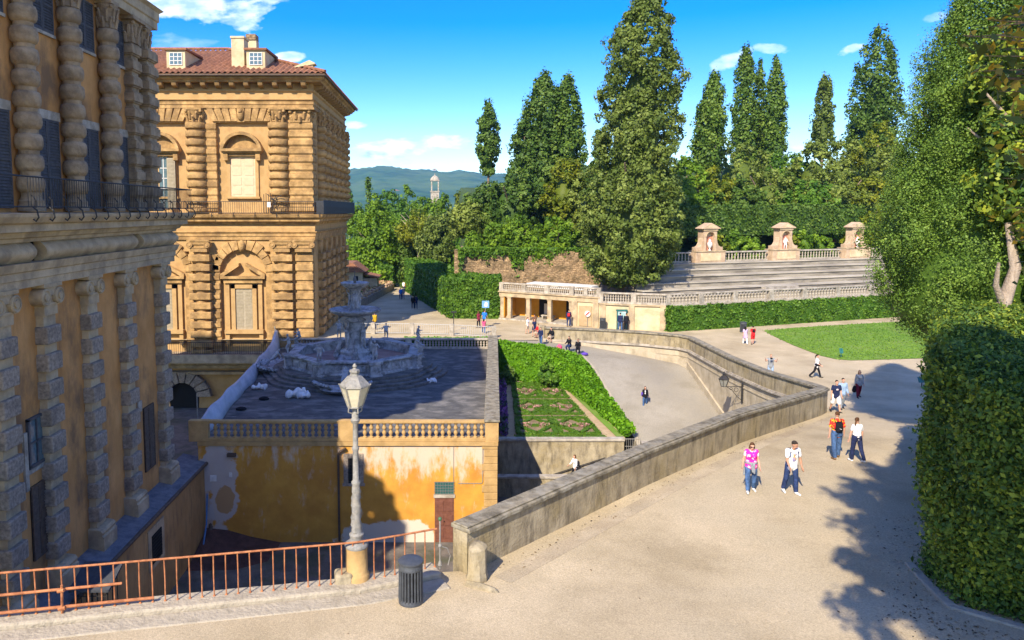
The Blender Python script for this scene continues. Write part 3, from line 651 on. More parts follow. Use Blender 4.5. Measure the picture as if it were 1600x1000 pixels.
# street lamp
def lantern(parent, c, s, m, mg, sides=6):
    """c is the bottom centre of the lantern, s its height"""
    x, y, z = c
    for k in range(sides):
        a0, a1 = 2 * math.pi * k / sides, 2 * math.pi * (k + 1) / sides; r0, r1 = .17 * s, .345 * s
        g = MB(); g.add([(x + r0 * math.cos(a0) * .97, y + r0 * math.sin(a0) * .97, z), (x + r0 * math.cos(a1) * .97, y + r0 * math.sin(a1) * .97, z), (x + r1 * math.cos(a1) * .97, y + r1 * math.sin(a1) * .97, z + .5 * s), (x + r1 * math.cos(a0) * .97, y + r1 * math.sin(a0) * .97, z + .5 * s)], [(0, 1, 2, 3)])
        me = g.mesh('lantern_pane', mg); o = place('lantern_pane', me, parent); so_ = o.modifiers.new('thick', 'SOLIDIFY'); so_.thickness = .01
    f = MB()
    for k in range(sides):
        a0 = 2 * math.pi * k / sides; a1 = 2 * math.pi * (k + 1) / sides
        f.tube([(x + .17 * s * math.cos(a0), y + .17 * s * math.sin(a0), z), (x + .345 * s * math.cos(a0), y + .345 * s * math.sin(a0), z + .5 * s)], .016 * s + .004, 5)
        f.tube([(x + .345 * s * math.cos(a0), y + .345 * s * math.sin(a0), z + .5 * s), (x + .345 * s * math.cos(a1), y + .345 * s * math.sin(a1), z + .5 * s)], .02 * s + .004, 5)
        f.ell((x + .37 * s * math.cos(a0), y + .37 * s * math.sin(a0), z + .53 * s), (.022 * s,) * 3, 6, 4)
        f.tube([(x + .17 * s * math.cos(a0), y + .17 * s * math.sin(a0), z), (x + .17 * s * math.cos(a1), y + .17 * s * math.sin(a1), z)], .02 * s + .004, 5)
    f.build('lantern_frame', m, parent, smooth=50)
    f = MB(); f.lathe([(.36 * s, .5 * s), (.355 * s, .53 * s), (.17 * s, .73 * s), (.12 * s, .74 * s), (.10 * s, .79 * s), (.125 * s, .83 * s), (.12 * s, .875 * s), (.05 * s, .90 * s), (.035 * s, .93 * s), (.055 * s, .955 * s), (.045 * s, .985 * s), (.01 * s, 1.03 * s)], (x, y, z), sides)
    f.build('lantern_roof', m, parent, smooth=25)
b = U(558, 918, 17.0); lx, ly, lz = b.x, b.y, gz(17.0) + .0
t = thing('street_lamp', 'tall grey cast iron street lamp with frosted lantern on a stone base', 'street lamp', (lx, ly, lz))
mb = MB(); mb.lathe([(.30, -.1), (.30, .32), (.28, .36), (.265, .38), (.255, .92), (.27, 1.0)], (lx, ly, lz), 20); mb.build('stone_base', m_quoin, t, smooth=40)
mb = MB(); mb.obox((lx - .3, ly - .12), (.97, .23), .42, .42, lz - .1, lz + .45); mb.build('base_block', m_parapet, t, bevel=.06)
prof = [(.27, 1.0), (.29, 1.04), (.27, 1.10), (.17, 1.16), (.15, 1.22), (.17, 1.27), (.175, 1.32), (.13, 1.36)]
for k in range(7): prof += [(.135 - .004 * k, 1.40 + .16 * k), (.115 - .004 * k, 1.50 + .16 * k)]
prof += [(.095, 2.52), (.11, 2.56), (.11, 2.60), (.075, 2.64), (.068, 3.35), (.085, 3.39), (.085, 3.43), (.064, 3.47), (.06, 4.0), (.10, 4.05), (.115, 4.10), (.08, 4.15), (.085, 4.24), (.05, 4.3), (.045, 4.42)]
mb = MB(); mb.lathe(prof, (lx, ly, lz), 16)
A = np.array(mb.v); ang = np.arctan2(A[:, 1] - ly, A[:, 0] - lx); zz = A[:, 2] - lz; k_ = np.where((zz > 1.38) & (zz < 2.5), 1 + .13 * np.sin(3 * ang + zz * 14), 1.0)
A[:, 0] = lx + (A[:, 0] - lx) * k_; A[:, 1] = ly + (A[:, 1] - ly) * k_; mb.v = [tuple(p) for p in A]; mb.build('post', m_grey, t, smooth=50)
for k in range(4):
    a = R(30) + k * math.pi / 2; mb = MB(); c, s_ = math.cos(a), math.sin(a)
    mb.tube([(lx + .05 * c, ly + .05 * s_, lz + 4.25), (lx + .17 * c, ly + .17 * s_, lz + 4.30), (lx + .16 * c, ly + .16 * s_, lz + 4.42), (lx + .13 * c, ly + .13 * s_, lz + 4.46)], .017, 5); mb.build('scroll_bracket', m_grey, t, smooth=60)
lantern(t, (lx, ly, lz + 4.42), 1.0, m_grey, m_lampglass)

# bracket lamp on the curved wall
t = thing('wall_lamp', 'black iron lantern on a scrolled bracket fixed to the curved ramp wall', 'wall lamp', (20.0, 49.2, -.5))
mb = MB(); mb.tube([(20.05, 49.2, -.28), (18.75, 49.2, -.28)], .022, 6); mb.tube([(20.03, 49.2, -1.25), (19.7, 49.2, -1.0), (19.3, 49.2, -.5), (18.95, 49.2, -.3)], .02, 6); mb.box(19.98, 20.06, 49.1, 49.3, -1.4, -.1)
for (a, zc, r) in [(19.6, -.5, .14), (19.25, -.42, .09)]: mb.tube([(a + r * math.cos(u), 49.2, zc + r * math.sin(u)) for u in np.linspace(0, 6.2, 12)], .018, 5)
mb.build('bracket', m_iron, t, smooth=60); lantern(t, (18.75, 49.2, -.26), 1.0, m_iron, flat('grey_lamp_glass', (.25, .25, .22), .3, .5))

# ================================================================== GARDEN
GZ = lambda y: lin(y, [(48, -3.6), (62.4, -3.0)])
gl, gr_ = (3.2, 48.1), (12.2, 48.1)
def terr_x(y): return 2.62 + (y - 38.75) / (65.5 - 38.75) * (4.34 - 2.62)
rows = [[(terr_x(y) + (11.9 - terr_x(y)) * k / 6, y, GZ(y)) for k in range(7)] for y in (48, 50, 53, 56, 59, 62.6)]
sheet('garden_path', rows, m_tan)
t = thing('garden_wall', 'grey weathered wall with a handrail below the parterre', 'wall', (8, 48, -6.4))
mb = MB(); mb.box(3.25, 11.7, 47.75, 48.15, -6.45, -3.62); mb.build('wall', m_parapet, t)
mb = MB(); mb.box(3.3, 11.75, 47.66, 48.25, -3.62, -3.46); mb.build('coping', m_bal, t, bevel=.03)
mb = MB(); a = U(862, 742, 47.6); b = U(946, 715, 47.6); mb.tube([a, b], .035, 6)
for k in (.1, .5, .9): p = a.lerp(b, k); mb.tube([p, p + Vector((0, .2, -.06))], .02, 5)
mb.build('handrail', m_iron, t, smooth=50)
t = thing('low_wall', 'lower grey stone wall in front of the descending walkway', 'wall', (8, 45.4, -6.4))
mb = MB(); mb.box(3.0, 12.8, 45.2, 45.55, -6.45, -5.22); mb.build('wall', m_parapet, t)
mb = MB(); mb.box(3.0, 12.8, 45.12, 45.63, -5.22, -5.08); mb.build('coping', m_bal, t, bevel=.02)
sheet('walkway', [[(13.1, y, -4.75), (10, y, -5.6), (8, y, -6.1), (5, y, -6.38), (3.2, y, -6.41)] for y in (45.6, 47.7)], m_dirt)
# iron gate
t = thing('iron_gate', 'small grey iron gate between the garden wall and the ramp kerb', 'gate', (12.3, 48, -4.8))
mb = MB(); a = U(978, 698, 48.0); b = U(1004, 698, 48.0); zt = -3.55; zb_ = -5.0
mb.tube([(11.78, 48, zt), (12.85, 48, zt)], .025, 5); mb.tube([(11.78, 48, zb_ + .25), (12.85, 48, zb_ + .25)], .02, 5); mb.tube([(11.78, 48, zt - .5), (12.85, 48, zt - .5)], .02, 5)
mb.build('gate_frame', m_grey, t, smooth=50); mb = MB()
for k in range(9): x = 11.8 + k * .13; mb.tube([(x, 48, zb_), (x, 48, zt + .05)], .014, 5)
mb.build('gate_bars', m_grey, t, smooth=50)
mb = MB(); mb.box(12.9, 13.5, 47.7, 48.3, -6.4, -3.75); tag(mb.build('gate_pier', m_bal, bevel=.04), 'low stone pier at the end of the ramp kerb by the gate', 'pier')
# box parterre
t = thing('parterre', 'low box hedge parterre with interlaced diamonds and pink flower beds', 'parterre', (7.5, 55, -3.4))
def PQ(u, v):
    """parterre coordinates: u across 0..1, v from the front 0..1 to the back"""
    y = 48.6 + v * 12.6; xl = terr_x(y) + 1.35; xr = 10.5 - 1.25 * v; return Vector((xl + (xr - xl) * u, y))
def box_hedge(pts, wd=.34, h=.17, n=None, closed=False):
    P_ = dense([PQ(*p) for p in pts], 1.4); Ps = []; Ns = []; r = np.random.default_rng(len(bpy.data.objects)); mb = MB()
    for a, b in zip(P_, P_[1:]):
        d = (b - a); L = d.length; d.normalize(); nn = Vector((d.y, -d.x)); c = int(L * 95); s_ = r.uniform(-.15, L + .15, c); q = r.uniform(0, 2 * h + wd, c)
        off = np.where(q < h, -wd / 2, np.where(q > h + wd, wd / 2, q - h - wd / 2)); zz = np.where(q < h, q, np.where(q > h + wd, 2 * h + wd - q, h))
        x = a.x + d.x * s_ + nn.x * off; y = a.y + d.y * s_ + nn.y * off
        Ps.append(np.stack([x, y, zz + np.interp(y, [48, 62.4], [-3.6, -3.0])], 1)); sgn = np.sign(off) * ((q < h) | (q > h + wd))
        Ns.append(np.stack([nn.x * sgn, nn.y * sgn, np.where(sgn == 0, 1.0, .2)], 1))
        zc = GZ((a.y + b.y) / 2); mb.obox(((a + b) / 2), d, L + .1, wd * .8, min(GZ(a.y), GZ(b.y)) - .05, zc + h * .9)
    P3 = np.concatenate(Ps); P3 += r.normal(size=P3.shape) * .018
    tn_ = .5 + .18 * snoise(P3, 2, 4) + r.normal(size=len(P3)) * .15
    o = place('box_hedge', leaf_mesh('box_hedge', P3, np.concatenate(Ns), .065, lf_box, tn_, seed=3, asp=1.3), t)
    me = mb.mesh('inner_foliage', lf_box); set_tone(me, .25); place('inner_foliage', me, o)
cir = lambda cu, cv, ru, rv, n=18: [(cu + ru * math.cos(2 * math.pi * k / n), cv + rv * math.sin(2 * math.pi * k / n)) for k in range(n + 1)]
RECT = [(a, b, c, d) for a, b in ((.03, .47), (.53, .97)) for c, d in ((.03, .30), (.37, .63), (.70, .97))]
for (a, b, c, d) in RECT:
    e, f_ = (a + b) / 2, (c + d) / 2
    box_hedge([(a, c), (b, c), (b, d), (a, d), (a, c)]); box_hedge([(a, f_), (e, d), (b, f_), (e, c), (a, f_)]); box_hedge([(a, f_), (b, f_)])
box_hedge(cir(.5, .5, .16, .10)); box_hedge([(0, -.02), (1, -.02)]); box_hedge([(0, 1.02), (1, 1.02)])
for (u, v, a, b) in [(x_, y_, .42, .34) for x_ in (.14, .36, .64, .86) for y_ in (.165, .5, .835)]:
    c = PQ(u, v); r = np.random.default_rng(int(u * 100 + v * 1000)); n = 200; th = r.uniform(0, 6.28, n); q = np.sqrt(r.uniform(0, 1, n))
    P3 = np.stack([c.x + a * q * np.cos(th), c.y + b * q * np.sin(th), GZ(c.y) + r.uniform(.04, .2, n)], 1)
    place('flower_bed', leaf_mesh('flower_bed', P3, np.tile([0, -.2, 1.0], (n, 1)), .13, lf_flower, r.uniform(0, 1, n), seed=4, asp=1.1), t)
poly_sheet('bed_soil', [tuple(PQ(0, 0)), tuple(PQ(1, 0)), tuple(PQ(1, 1)), tuple(PQ(0, 1))], lambda x, y: GZ(y) + .03, m_soil)
# grass edge strips and purple border
poly_sheet('grass_strip', [(11.35, 48.5), (11.85, 48.5), (10.3, 60), (9.8, 60)], lambda x, y: GZ(y) + .05, m_grass)
r = np.random.default_rng(9); n = 1500; y = r.uniform(48.5, 61.5, n); x = np.array([terr_x(q) for q in y]) + .25 + r.uniform(0, .55, n)
P3 = np.stack([x, y, np.interp(y, [48, 62.4], [-3.6, -3.0]) + r.uniform(.05, .6, n)], 1)
tag(place('flower_border', leaf_mesh('flower_border', P3, np.tile([.3, -.4, .8], (n, 1)), .16, lf_purple, r.uniform(0, 1, n) * .6 + .3 * (snoise(P3, 1.5, 2) > 0), seed=6)), 'purple flower border at the foot of the terrace side wall', 'flower border')
# bright hedge along the ramp
ie = [(4.5, 65.2), (7.4, 63.3), (9.8, 61.6), (11.0, 60.5), (11.45, 58.8), (11.9, 56), (12.45, 52.5), (12.8, 49.6)]; ii = [(4.4, 63.6), (6.7, 62.1), (8.7, 60.9), (9.8, 59.6), (10.3, 58), (10.85, 55.5), (11.5, 52), (11.95, 48.6)]
zt_ = [.12, .05, -.1, -.3, -.75, -1.75, -2.75, -3.2]; zt2 = [.02, -.05, -.25, -.5, -1.0, -1.95, -2.75, -3.15]
hedge('hedge', 'bright green clipped hedge wrapping the parterre along the ramp edge', ie + ii[::-1], -3.6, 0, lf_bank, .13, 36000, 21, rough=.12, z1s=zt_ + zt2[::-1], inset=.3, cores=[([ie[i], ie[i + 1], ii[i + 1], ii[i]], [zt_[i], zt_[i + 1], zt2[i + 1], zt2[i]]) for i in range(7)])
# shrubs in the garden corner
tree('shrub', 'dark rounded shrub in the back corner of the sunken garden', 'shrub', (5.1, 61.6, GZ(61.6)), dome(.75, 1.5), lf_dark, 900, .16, .25, m_bark, 31, trunk=(.05, .4), limbs=2)
tree('shrub', 'round green shrub against the inner side of the bright hedge', 'shrub', (8.4, 60.6, GZ(60.6)), dome(1.0, 1.9), lf_hedge, 1500, .16, .28, m_bark, 32, trunk=(.05, .4), limbs=2)
mb = MB(); p = PQ(.9, 1.05); mb.lathe([(.5, 0), (.55, .06), (.52, .1), (.1, .12)], (9.75, 61.2, GZ(61) + .05), 14, sx=1.3); tag(mb.build('paddling_pool', flat('yellow_plastic', (.62, .46, .03), .4), smooth=40), 'small yellow plastic tub left at the corner of the parterre', 'tub')
# ================================================================== PALACE, shaded side
def banded_shaft(r, z0, z1, n, bulge=.14, seg=18, round_=True):
    """profile of a column made of fat rounded drums"""
    out = [(r * 1.28, z0), (r * 1.28, z0 + .18), (r * 1.12, z0 + .26), (r * 1.18, z0 + .34), (r, z0 + .42)]; zz = z0 + .5; st = (z1 - zz) / n
    for k in range(n):
        a = zz + k * st
        if round_: out += [(r * .94, a), (r * .94, a + .2 * st), (r * (1 + bulge * .6), a + .27 * st), (r * (1 + bulge * 1.1), a + .42 * st), (r * (1 + bulge * 1.2), a + .6 * st), (r * (1 + bulge * 1.1), a + .8 * st), (r * (1 + bulge * .6), a + .95 * st)]
        else: out += [(r * .94, a), (r * .94, a + .25 * st), (r * (1 + bulge * .9), a + .29 * st), (r * (1 + bulge * 1.1), a + .36 * st), (r * (1 + bulge * 1.1), a + .9 * st), (r * (1 + bulge * .9), a + .97 * st)]
    out += [(r * .92, z1)]
    return out
def corinthian(r, h, square=False):
    mb = MB()
    if square: mb.box(-r * .92, r * .92, -r * .6, r * .6, 0, h * .85); mb.box(-r * 1.35, r * 1.35, -r * .95, r * .95, h * .86, h)
    else: mb.lathe([(r * .92, 0), (r * 1.0, h * .03), (r * .9, h * .08), (r * .88, h * .5), (r * 1.15, h * .84)], seg=14); mb.prism([(1.4 * r * math.cos(a), 1.4 * r * math.sin(a)) for a in np.linspace(math.pi / 4, math.pi * 2.25, 5)[:-1]], h * .86, h)
    for row, (zb, hh, n, o) in enumerate(((0, .40, 8, 0), (.22, .48, 8, .39))):
        for k in range(n):
            a = 2 * math.pi * k / n + o; c, s_ = math.cos(a), math.sin(a); rx = r * .92
            ry = r * .62 if square else rx
            P_ = [(c * rx, s_ * ry, zb * h), (c * rx * 1.12, s_ * ry * 1.12, (zb + hh * .6) * h), (c * rx * 1.3, s_ * ry * 1.3, (zb + hh * .95) * h), (c * rx * 1.42, s_ * ry * 1.42, (zb + hh * .82) * h)]
            mb.tube(P_, [r * .17, r * .18, r * .15, r * .05], 6)
    for k in range(4):
        a = math.pi / 4 + k * math.pi / 2; q = (math.cos(a) * r * 1.22, math.sin(a) * r * (.9 if square else 1.22), h * .76); mb.ell(q, (r * .2, r * .2, r * .2), 8, 6)
    return mb
def ionic(w_, h, d):
    """capital for a pilaster facing -y, centred at the origin, bottom at z=0"""
    mb = MB(); mb.box(-w_ * .5, w_ * .5, -d, .02, 0, h * .30); mb.box(-w_ * .56, w_ * .56, -d - .04, .02, h * .30, h * .38)
    mb.box(-w_ * .46, w_ * .46, -d * .9, .02, h * .38, h * .62); mb.box(-w_ * .68, w_ * .68, -d - .12, .02, h * .88, h); mb.box(-w_ * .5, w_ * .5, -d - .05, .02, h * .62, h * .88)
    for s_ in (-1, 1):
        c = Vector((s_ * w_ * .52, 0, h * .58)); rr_ = h * .27
        mb.tube([c + Vector((0, .0, 0)), c + Vector((0, -d - .10, 0))], rr_, 14); mb.tube([c + Vector((0, -d - .10, 0)), c + Vector((0, -d - .15, 0))], rr_ * .45, 10)
        mb.tube([c + Vector((rr_ * .82 * math.cos(u), -d - .1, rr_ * .82 * math.sin(u))) for u in np.linspace(0, 6.28, 14)], .035, 5)
    return mb
def rot_mb(mb, a, off=(0, 0, 0)):
    c, s_ = math.cos(a), math.sin(a); mb.v = [(p[0] * c - p[1] * s_ + off[0], p[0] * s_ + p[1] * c + off[1], p[2] + off[2]) for p in mb.v]; return mb

NP = thing('palace', 'shaded near palace front with fat rounded columns, blue shutters and grey blocks', 'palace', (-14.2, 30, -6.4))
mb = MB(); mb.box(-40, -14.2, 20.6, 36.55, -1.9, 9.12); mb.box(-40, -14.75, 20.6, 36.35, 11.2, 24); mb.box(-40, -14.4, 20.6, 32.5, 23.9, 28.6); mb.box(-40, -13.6, 20.6, 37.4, 23.5, 23.8)
mb.build('wall', m_stucco, NP)
# entablature with convex frieze and balcony slab
PR = [(-34, 37.0), (-14.2, 37.0), (-14.2, 21)]   # travelling so that the right hand side looks outward
PR = [(-14.2, 21.0), (-14.2, 36.6), (-40, 36.6)]
mb = MB(); mb.sweep([(-.3, 9.1), (.42, 9.1), (.42, 9.36), (.47, 9.38), (.47, 9.62), (.53, 9.66), (.60, 9.86), (.62, 9.92), (-.3, 9.92)], PR); mb.build('architrave', m_trim, NP)
fr = [(-.3, 9.92)] + [(.36 + .24 * math.sin(math.pi * k / 8), 9.93 + .66 * k / 8) for k in range(9)] + [(-.3, 10.6)]
segs = [(21, 24.35), (24.95, 32.35), (32.95, 36.6)]
mb = MB()
for i, (a, b) in enumerate(segs): mb.sweep(fr, [(-14.2, a), (-14.2, b)] + ([(-40, 36.6)] if i == 2 else []))
mb.build('frieze', m_trim, NP, smooth=30)
mb = MB(); mb.box(-14.7, -14.05, 24.2, 33.1, 9.93, 10.59); mb.build('frieze_opening', m_void, NP)
mb = MB(); mb.sweep([(-.3, 10.6), (.50, 10.6), (.54, 10.72), (.66, 10.76), (.74, 10.92), (.95, 10.95), (.95, 11.18), (1.10, 11.24), (1.22, 11.42), (1.24, 11.52), (-.8, 11.56)], PR); mb.build('cornice', m_trim, NP)
# lower pilasters of rough blocks, one part each
cap = rot_mb(ionic(.86, 1.12, .34), math.pi / 2); capm = cap.mesh('capital', m_trim, smooth=40)
for i, yc in enumerate((22.85, 25.5, 28.62, 31.85, 35.75)):
    mb = MB(); wd = .78
    mb.box(-14.3, -13.93, yc - wd / 2, yc + wd / 2, -1.9, 8.0); pil = mb.build('pilaster', m_trim, NP)
    for k in range(10):
        z = 7.62 - .96 * k - .62
        if z < -1.0: break
        b = MB(); b.box(-14.3, -13.76, yc - .47, yc + .47, z, z + .62); b.build('rough_block', m_block, pil, bevel=.05)
    b = MB(); b.sweep([(-.3, -1.9), (.62, -1.9), (.62, -1.25), (.55, -1.2), (.58, -1.08), (.5, -.98), (.36, -.95), (-.3, -.9)], [(-14.2, yc - .58), (-14.2, yc + .58)]); b.build('base', m_trim, pil)
    place('capital', capm, pil, at=(-14.2, yc, 8.0))
# upper storey columns
zc0, zc1 = 11.6, 19.25
cm = MB().lathe(banded_shaft(.345, 0, zc1 - zc0, 10, .26), seg=20).mesh('column', m_dkstone, smooth=50)
cc = corinthian(.38, 1.15).mesh('capital', m_dkstone, smooth=40)
for yc in (25.55, 28.65, 31.85):
    o = place('column', cm, NP, at=(-14.38, yc, zc0)); place('capital', cc, o, at=(-14.38, yc, zc1))
def banded_pier(x0, x1, y0, y1, z0, z1, n, m, parent, name='pilaster', prot=.14):
    mb = MB(); mb.box(x0, x1, y0, y1, z0, z1); o = mb.build(name, m, parent); st = (z1 - z0 - .5) / n; b = MB()
    b.box(x0 - prot * 1.2, x1 + prot * 1.2, y0 - prot * 1.2, y1 + prot * 1.2, z0, z0 + .42)
    for k in range(n):
        a = z0 + .5 + k * st; q = prot
        for (zz0, zz1, f) in ((.22, .32, .6), (.32, .86, 1.0), (.86, .97, .6)): b.box(x0 - q * f, x1 + q * f, y0 - q * f, y1 + q * f, a + st * zz0, a + st * zz1)
    b.build('drums', m, o, bevel=.03); return o
ccs = corinthian(.5, 1.15, True).mesh('capital', m_dkstone, smooth=40)
o = banded_pier(-14.95, -14.42, 34.25, 34.95, zc0, zc1, 10, m_dkstone, NP); place('capital', ccs, o, at=(-14.6, 34.6, zc1), rz=math.pi / 2)
o = banded_pier(-15.1, -14.2, 35.45, 36.35, zc0, zc1, 10, m_dkstone, NP); place('capital', cc, o, at=(-14.6, 35.9, zc1))
# windows
def shutter(parent, x, y0, y1, z0, z1, m, name='shutter', face=1, slats=None):
    """louvred leaf in a plane x=const facing +x"""
    mb = MB(); fr_ = .07; d = .05
    mb.box(x, x + d, y0, y0 + fr_, z0, z1); mb.box(x, x + d, y1 - fr_, y1, z0, z1); mb.box(x, x + d, y0 + fr_, y1 - fr_, z0, z0 + fr_); mb.box(x, x + d, y0 + fr_, y1 - fr_, z1 - fr_, z1)
    zm = (z0 + z1) / 2; mb.box(x, x + d, y0 + fr_, y1 - fr_, zm - .04, zm + .04)
    n = slats or max(6, int((z1 - z0) / .11)); st = (z1 - z0 - 2 * fr_) / n
    for k in range(n):
        a = z0 + fr_ + k * st; mb.yz([(y0 + fr_, a), (y1 - fr_, a), (y1 - fr_, a + .015), (y0 + fr_, a + .015)], x, x + .012)
        mb.add([(x + .045, y0 + fr_, a), (x + .045, y1 - fr_, a), (x + .005, y1 - fr_, a + st * .95), (x + .005, y0 + fr_, a + st * .95)], [(0, 1, 2, 3)])
    return mb.build(name, m, parent)
for (a, b) in ((23.35, 25.0), (26.5, 28.15), (29.65, 31.3), (32.6, 34.1)):
    mb = MB(); mb.box(-14.8, -14.73, a, b, 11.7, 15.25); wn = mb.build('window', m_void, NP); mid = (a + b) / 2
    shutter(wn, -14.72, a, mid - .01, 11.7, 14.95, m_shut); shutter(wn, -14.72, mid + .01, b, 11.7, 14.95, m_shut)
    mb = MB(); mb.box(-14.75, -14.66, a - .08, b + .08, 14.96, 15.28); mb.build('lintel', m_bal, wn)
    mb = MB(); mb.box(-14.8, -14.73, a + .05, b - .05, 18.1, 20.1); wn = mb.build('window', m_void, NP)
    shutter(wn, -14.72, a + .05, mid - .01, 18.12, 20.1, m_shut); shutter(wn, -14.72, mid + .01, b - .05, 18.12, 20.1, m_shut)
    mb = MB(); mb.box(-14.75, -14.65, a - .02, b + .02, 18.0, 18.11); mb.build('sill', m_bal, wn)
PU = [(-14.75, 20.6), (-14.75, 36.35), (-40, 36.35)]
mb = MB(); mb.sweep([(-.3, 20.4), (.55, 20.4), (.55, 20.75), (.62, 20.8), (.62, 21.2), (.8, 21.35), (-.3, 21.4)], PU); mb.build('architrave', m_trim, NP)
mb = MB(); mb.sweep([(-.3, 22.6), (.6, 22.6), (.9, 22.9), (1.3, 23.1), (1.35, 23.4), (-.3, 23.5)], PU); mb.build('cornice', m_trim, NP)
mb = MB(); mb.sweep([(-.3, 28.0), (.6, 28.0), (1.6, 28.5), (1.65, 28.75), (-.3, 28.9)], [(-14.75, 20.6), (-14.75, 32.3), (-40, 32.3)]); mb.build('eave', m_trim, NP)
mb = MB(); mb.add([(-13.0, 21, 28.8), (-13.0, 33.8, 28.8), (-40, 33.8, 28.8), (-40, 21, 28.8), (-24, 21, 31), (-24, 29, 31), (-40, 29, 31), (-40, 21, 31)], [(0, 1, 5, 4), (1, 2, 6, 5), (4, 5, 6, 7), (0, 3, 2, 1)]); mb.build('roof', m_tile, NP)
# lower windows and shutters
mb = MB(); mb.box(-14.25, -14.15, 24.25, 25.2, 3.0, 4.55); wn = mb.build('window', m_glass, NP)
mb = MB()
for (a, b, c, d) in ((24.2, 24.3, 2.95, 4.6), (25.12, 25.25, 2.95, 4.6), (24.2, 25.25, 2.9, 3.0), (24.2, 25.25, 4.53, 4.62), (24.69, 24.75, 3.0, 4.53), (24.3, 25.12, 3.72, 3.78)): mb.box(-14.2, -14.10, a, b, c, d)
mb.build('frame', m_shut, wn)
mb = MB(); mb.box(-14.25, -14.12, 25.28, 25.5, 2.9, 4.75); mb.box(-14.25, -14.12, 23.95, 24.15, 2.2, 4.2); mb.box(-14.25, -14.12, 24.15, 25.4, 2.72, 2.87); mb.build('plaster_reveal', m_bal, wn)
mb = MB(); mb.box(-14.25, -14.17, 24.25, 25.25, -.35, 2.25); wn = mb.build('window', m_void, NP); shutter(wn, -14.17, 24.25, 24.74, -.35, 2.25, m_brshut); shutter(wn, -14.17, 24.76, 25.25, -.35, 2.25, m_brshut)
mb = MB(); mb.box(-14.25, -14.17, 33.55, 34.7, -.6, 2.45); wn = mb.build('window', m_void, NP); shutter(wn, -14.17, 33.55, 34.1, -.6, 2.45, m_brshut); shutter(wn, -14.17, 34.12, 34.7, -.6, 2.45, m_brshut)
mb = MB(); mb.box(-14.25, -14.15, 33.0, 33.4, 2.4, 2.9); mb.build('plaster_patch', m_bal, NP)
# balcony railing
br = thing('balcony_railing', 'dark iron balcony railing with thin bars along the shaded palace front', 'railing', (-13.05, 30, 11.56))
mb = MB(); cor = [(-13.05, 20.5), (-13.05, 37.7), (-30, 37.7)]
mb.tube([(p[0], p[1], 12.68) for p in cor], .028, 6); mb.tube([(p[0], p[1], 11.74) for p in cor], .022, 6); mb.build('rails', m_iron, br)
bar = MB().tube([(0, 0, 0), (0, 0, .95)], .013, 5).mesh('bar', m_iron, smooth=60)
for k in range(92): place('bar', bar, br, at=(-13.05, 23.0 + k * .16, 11.74))
for k in range(16):
    mb = MB(); y = 23.2 + k * .96; mb.tube([(-13.05, y, 11.75), (-12.9, y, 11.62), (-12.86, y, 11.40), (-12.95, y, 11.28), (-13.04, y, 11.36)], .028, 5); mb.tube([(-13.05, y, 12.1), (-12.93, y, 11.95), (-12.93, y, 11.7)], .02, 5); mb.build('scroll_bracket', m_iron, br)
# sloping ledge, gutter and retaining wall under the palace
RW = thing('retaining_wall', 'dirty ochre retaining wall with a gutter ledge below the shaded palace', 'wall', (-13.2, 30, -6.4))
mb = MB(); mb.box(-14.3, -13.2, 18, 39.3, -6.45, -2.0); mb.build('wall', m_lowstucco, RW)
mb = MB(); mb.sweep([(-1.3, -1.6), (.02, -1.9), (.10, -1.92), (.10, -2.05), (-1.3, -2.05)], [(-13.2, 18), (-13.2, 39.3)]); mb.build('ledge', mat('slate_ledge', (.10, .11, .13), (.18, .19, .21), 3, bump=.5), RW)
mb = MB(); mb.tube([(-13.06, 18, -2.0), (-13.06, 39.2, -1.98)], .09, 8); mb.build('gutter', m_brshut, RW, smooth=60)
mb = MB(); mb.box(-13.22, -13.16, 31.2, 33.0, -4.35, -2.45); wn = mb.build('window_surround', m_trim, RW); mb = MB(); mb.box(-13.18, -13.15, 31.55, 32.65, -4.1, -2.8); mb.build('window', m_void, wn); mb = MB()
for k in range(9): mb.tube([(-13.13, 31.6 + k * .125, -4.1), (-13.13, 31.6 + k * .125, -2.8)], .014, 4)
for k in range(8): mb.tube([(-13.13, 31.55, -4.0 + k * .16), (-13.13, 32.65, -4.0 + k * .16)], .012, 4)
mb.build('grille', m_iron, wn)
dp = thing('drainpipe', 'dark drainpipe with a thin blue hose in the yard corner below the palace', 'pipe', (-13.1, 39.2, -6.4))
mb = MB(); mb.tube([(-13.0, 39.25, -1.7), (-13.02, 39.25, -4.2), (-12.95, 39.0, -5.2), (-12.9, 38.3, -6.4)], .11, 8); mb.build('pipe', m_brshut, dp, smooth=60)
mb = MB(); mb.tube([(-13.1, 38.95, -1.5), (-13.1, 38.9, -3.5), (-13.0, 38.3, -5.2), (-12.9, 37.2, -6.3)], .045, 6); mb.build('hose', flat('blue_hose', (.06, .16, .34), .5), dp, smooth=60)
cg = thing('wire_cage', 'dark wire cage with a small sloping roof behind the rusty railing', 'cage', (-11.9, 23.5, -6.4)); p = U(152, 925, 25.0)
mb = MB(); cx_, cz = p.x, p.z
for k in range(7):
    for f_ in (0, 1): mb.tube([(cx_ - .55 + k * .18, 24.6 + f_ * .8, cz - 1.6), (cx_ - .55 + k * .18, 24.6 + f_ * .8, cz + .4)], .02, 4)
for k in range(8): mb.tube([(cx_ - .55, 24.6, cz - 1.5 + k * .26), (cx_ + .55, 24.6, cz - 1.5 + k * .26)], .016, 4)
mb.box(cx_ - .6, cx_ + .6, 24.55, 25.45, cz - 5, cz - 1.6); mb.build('cage', m_iron, cg)
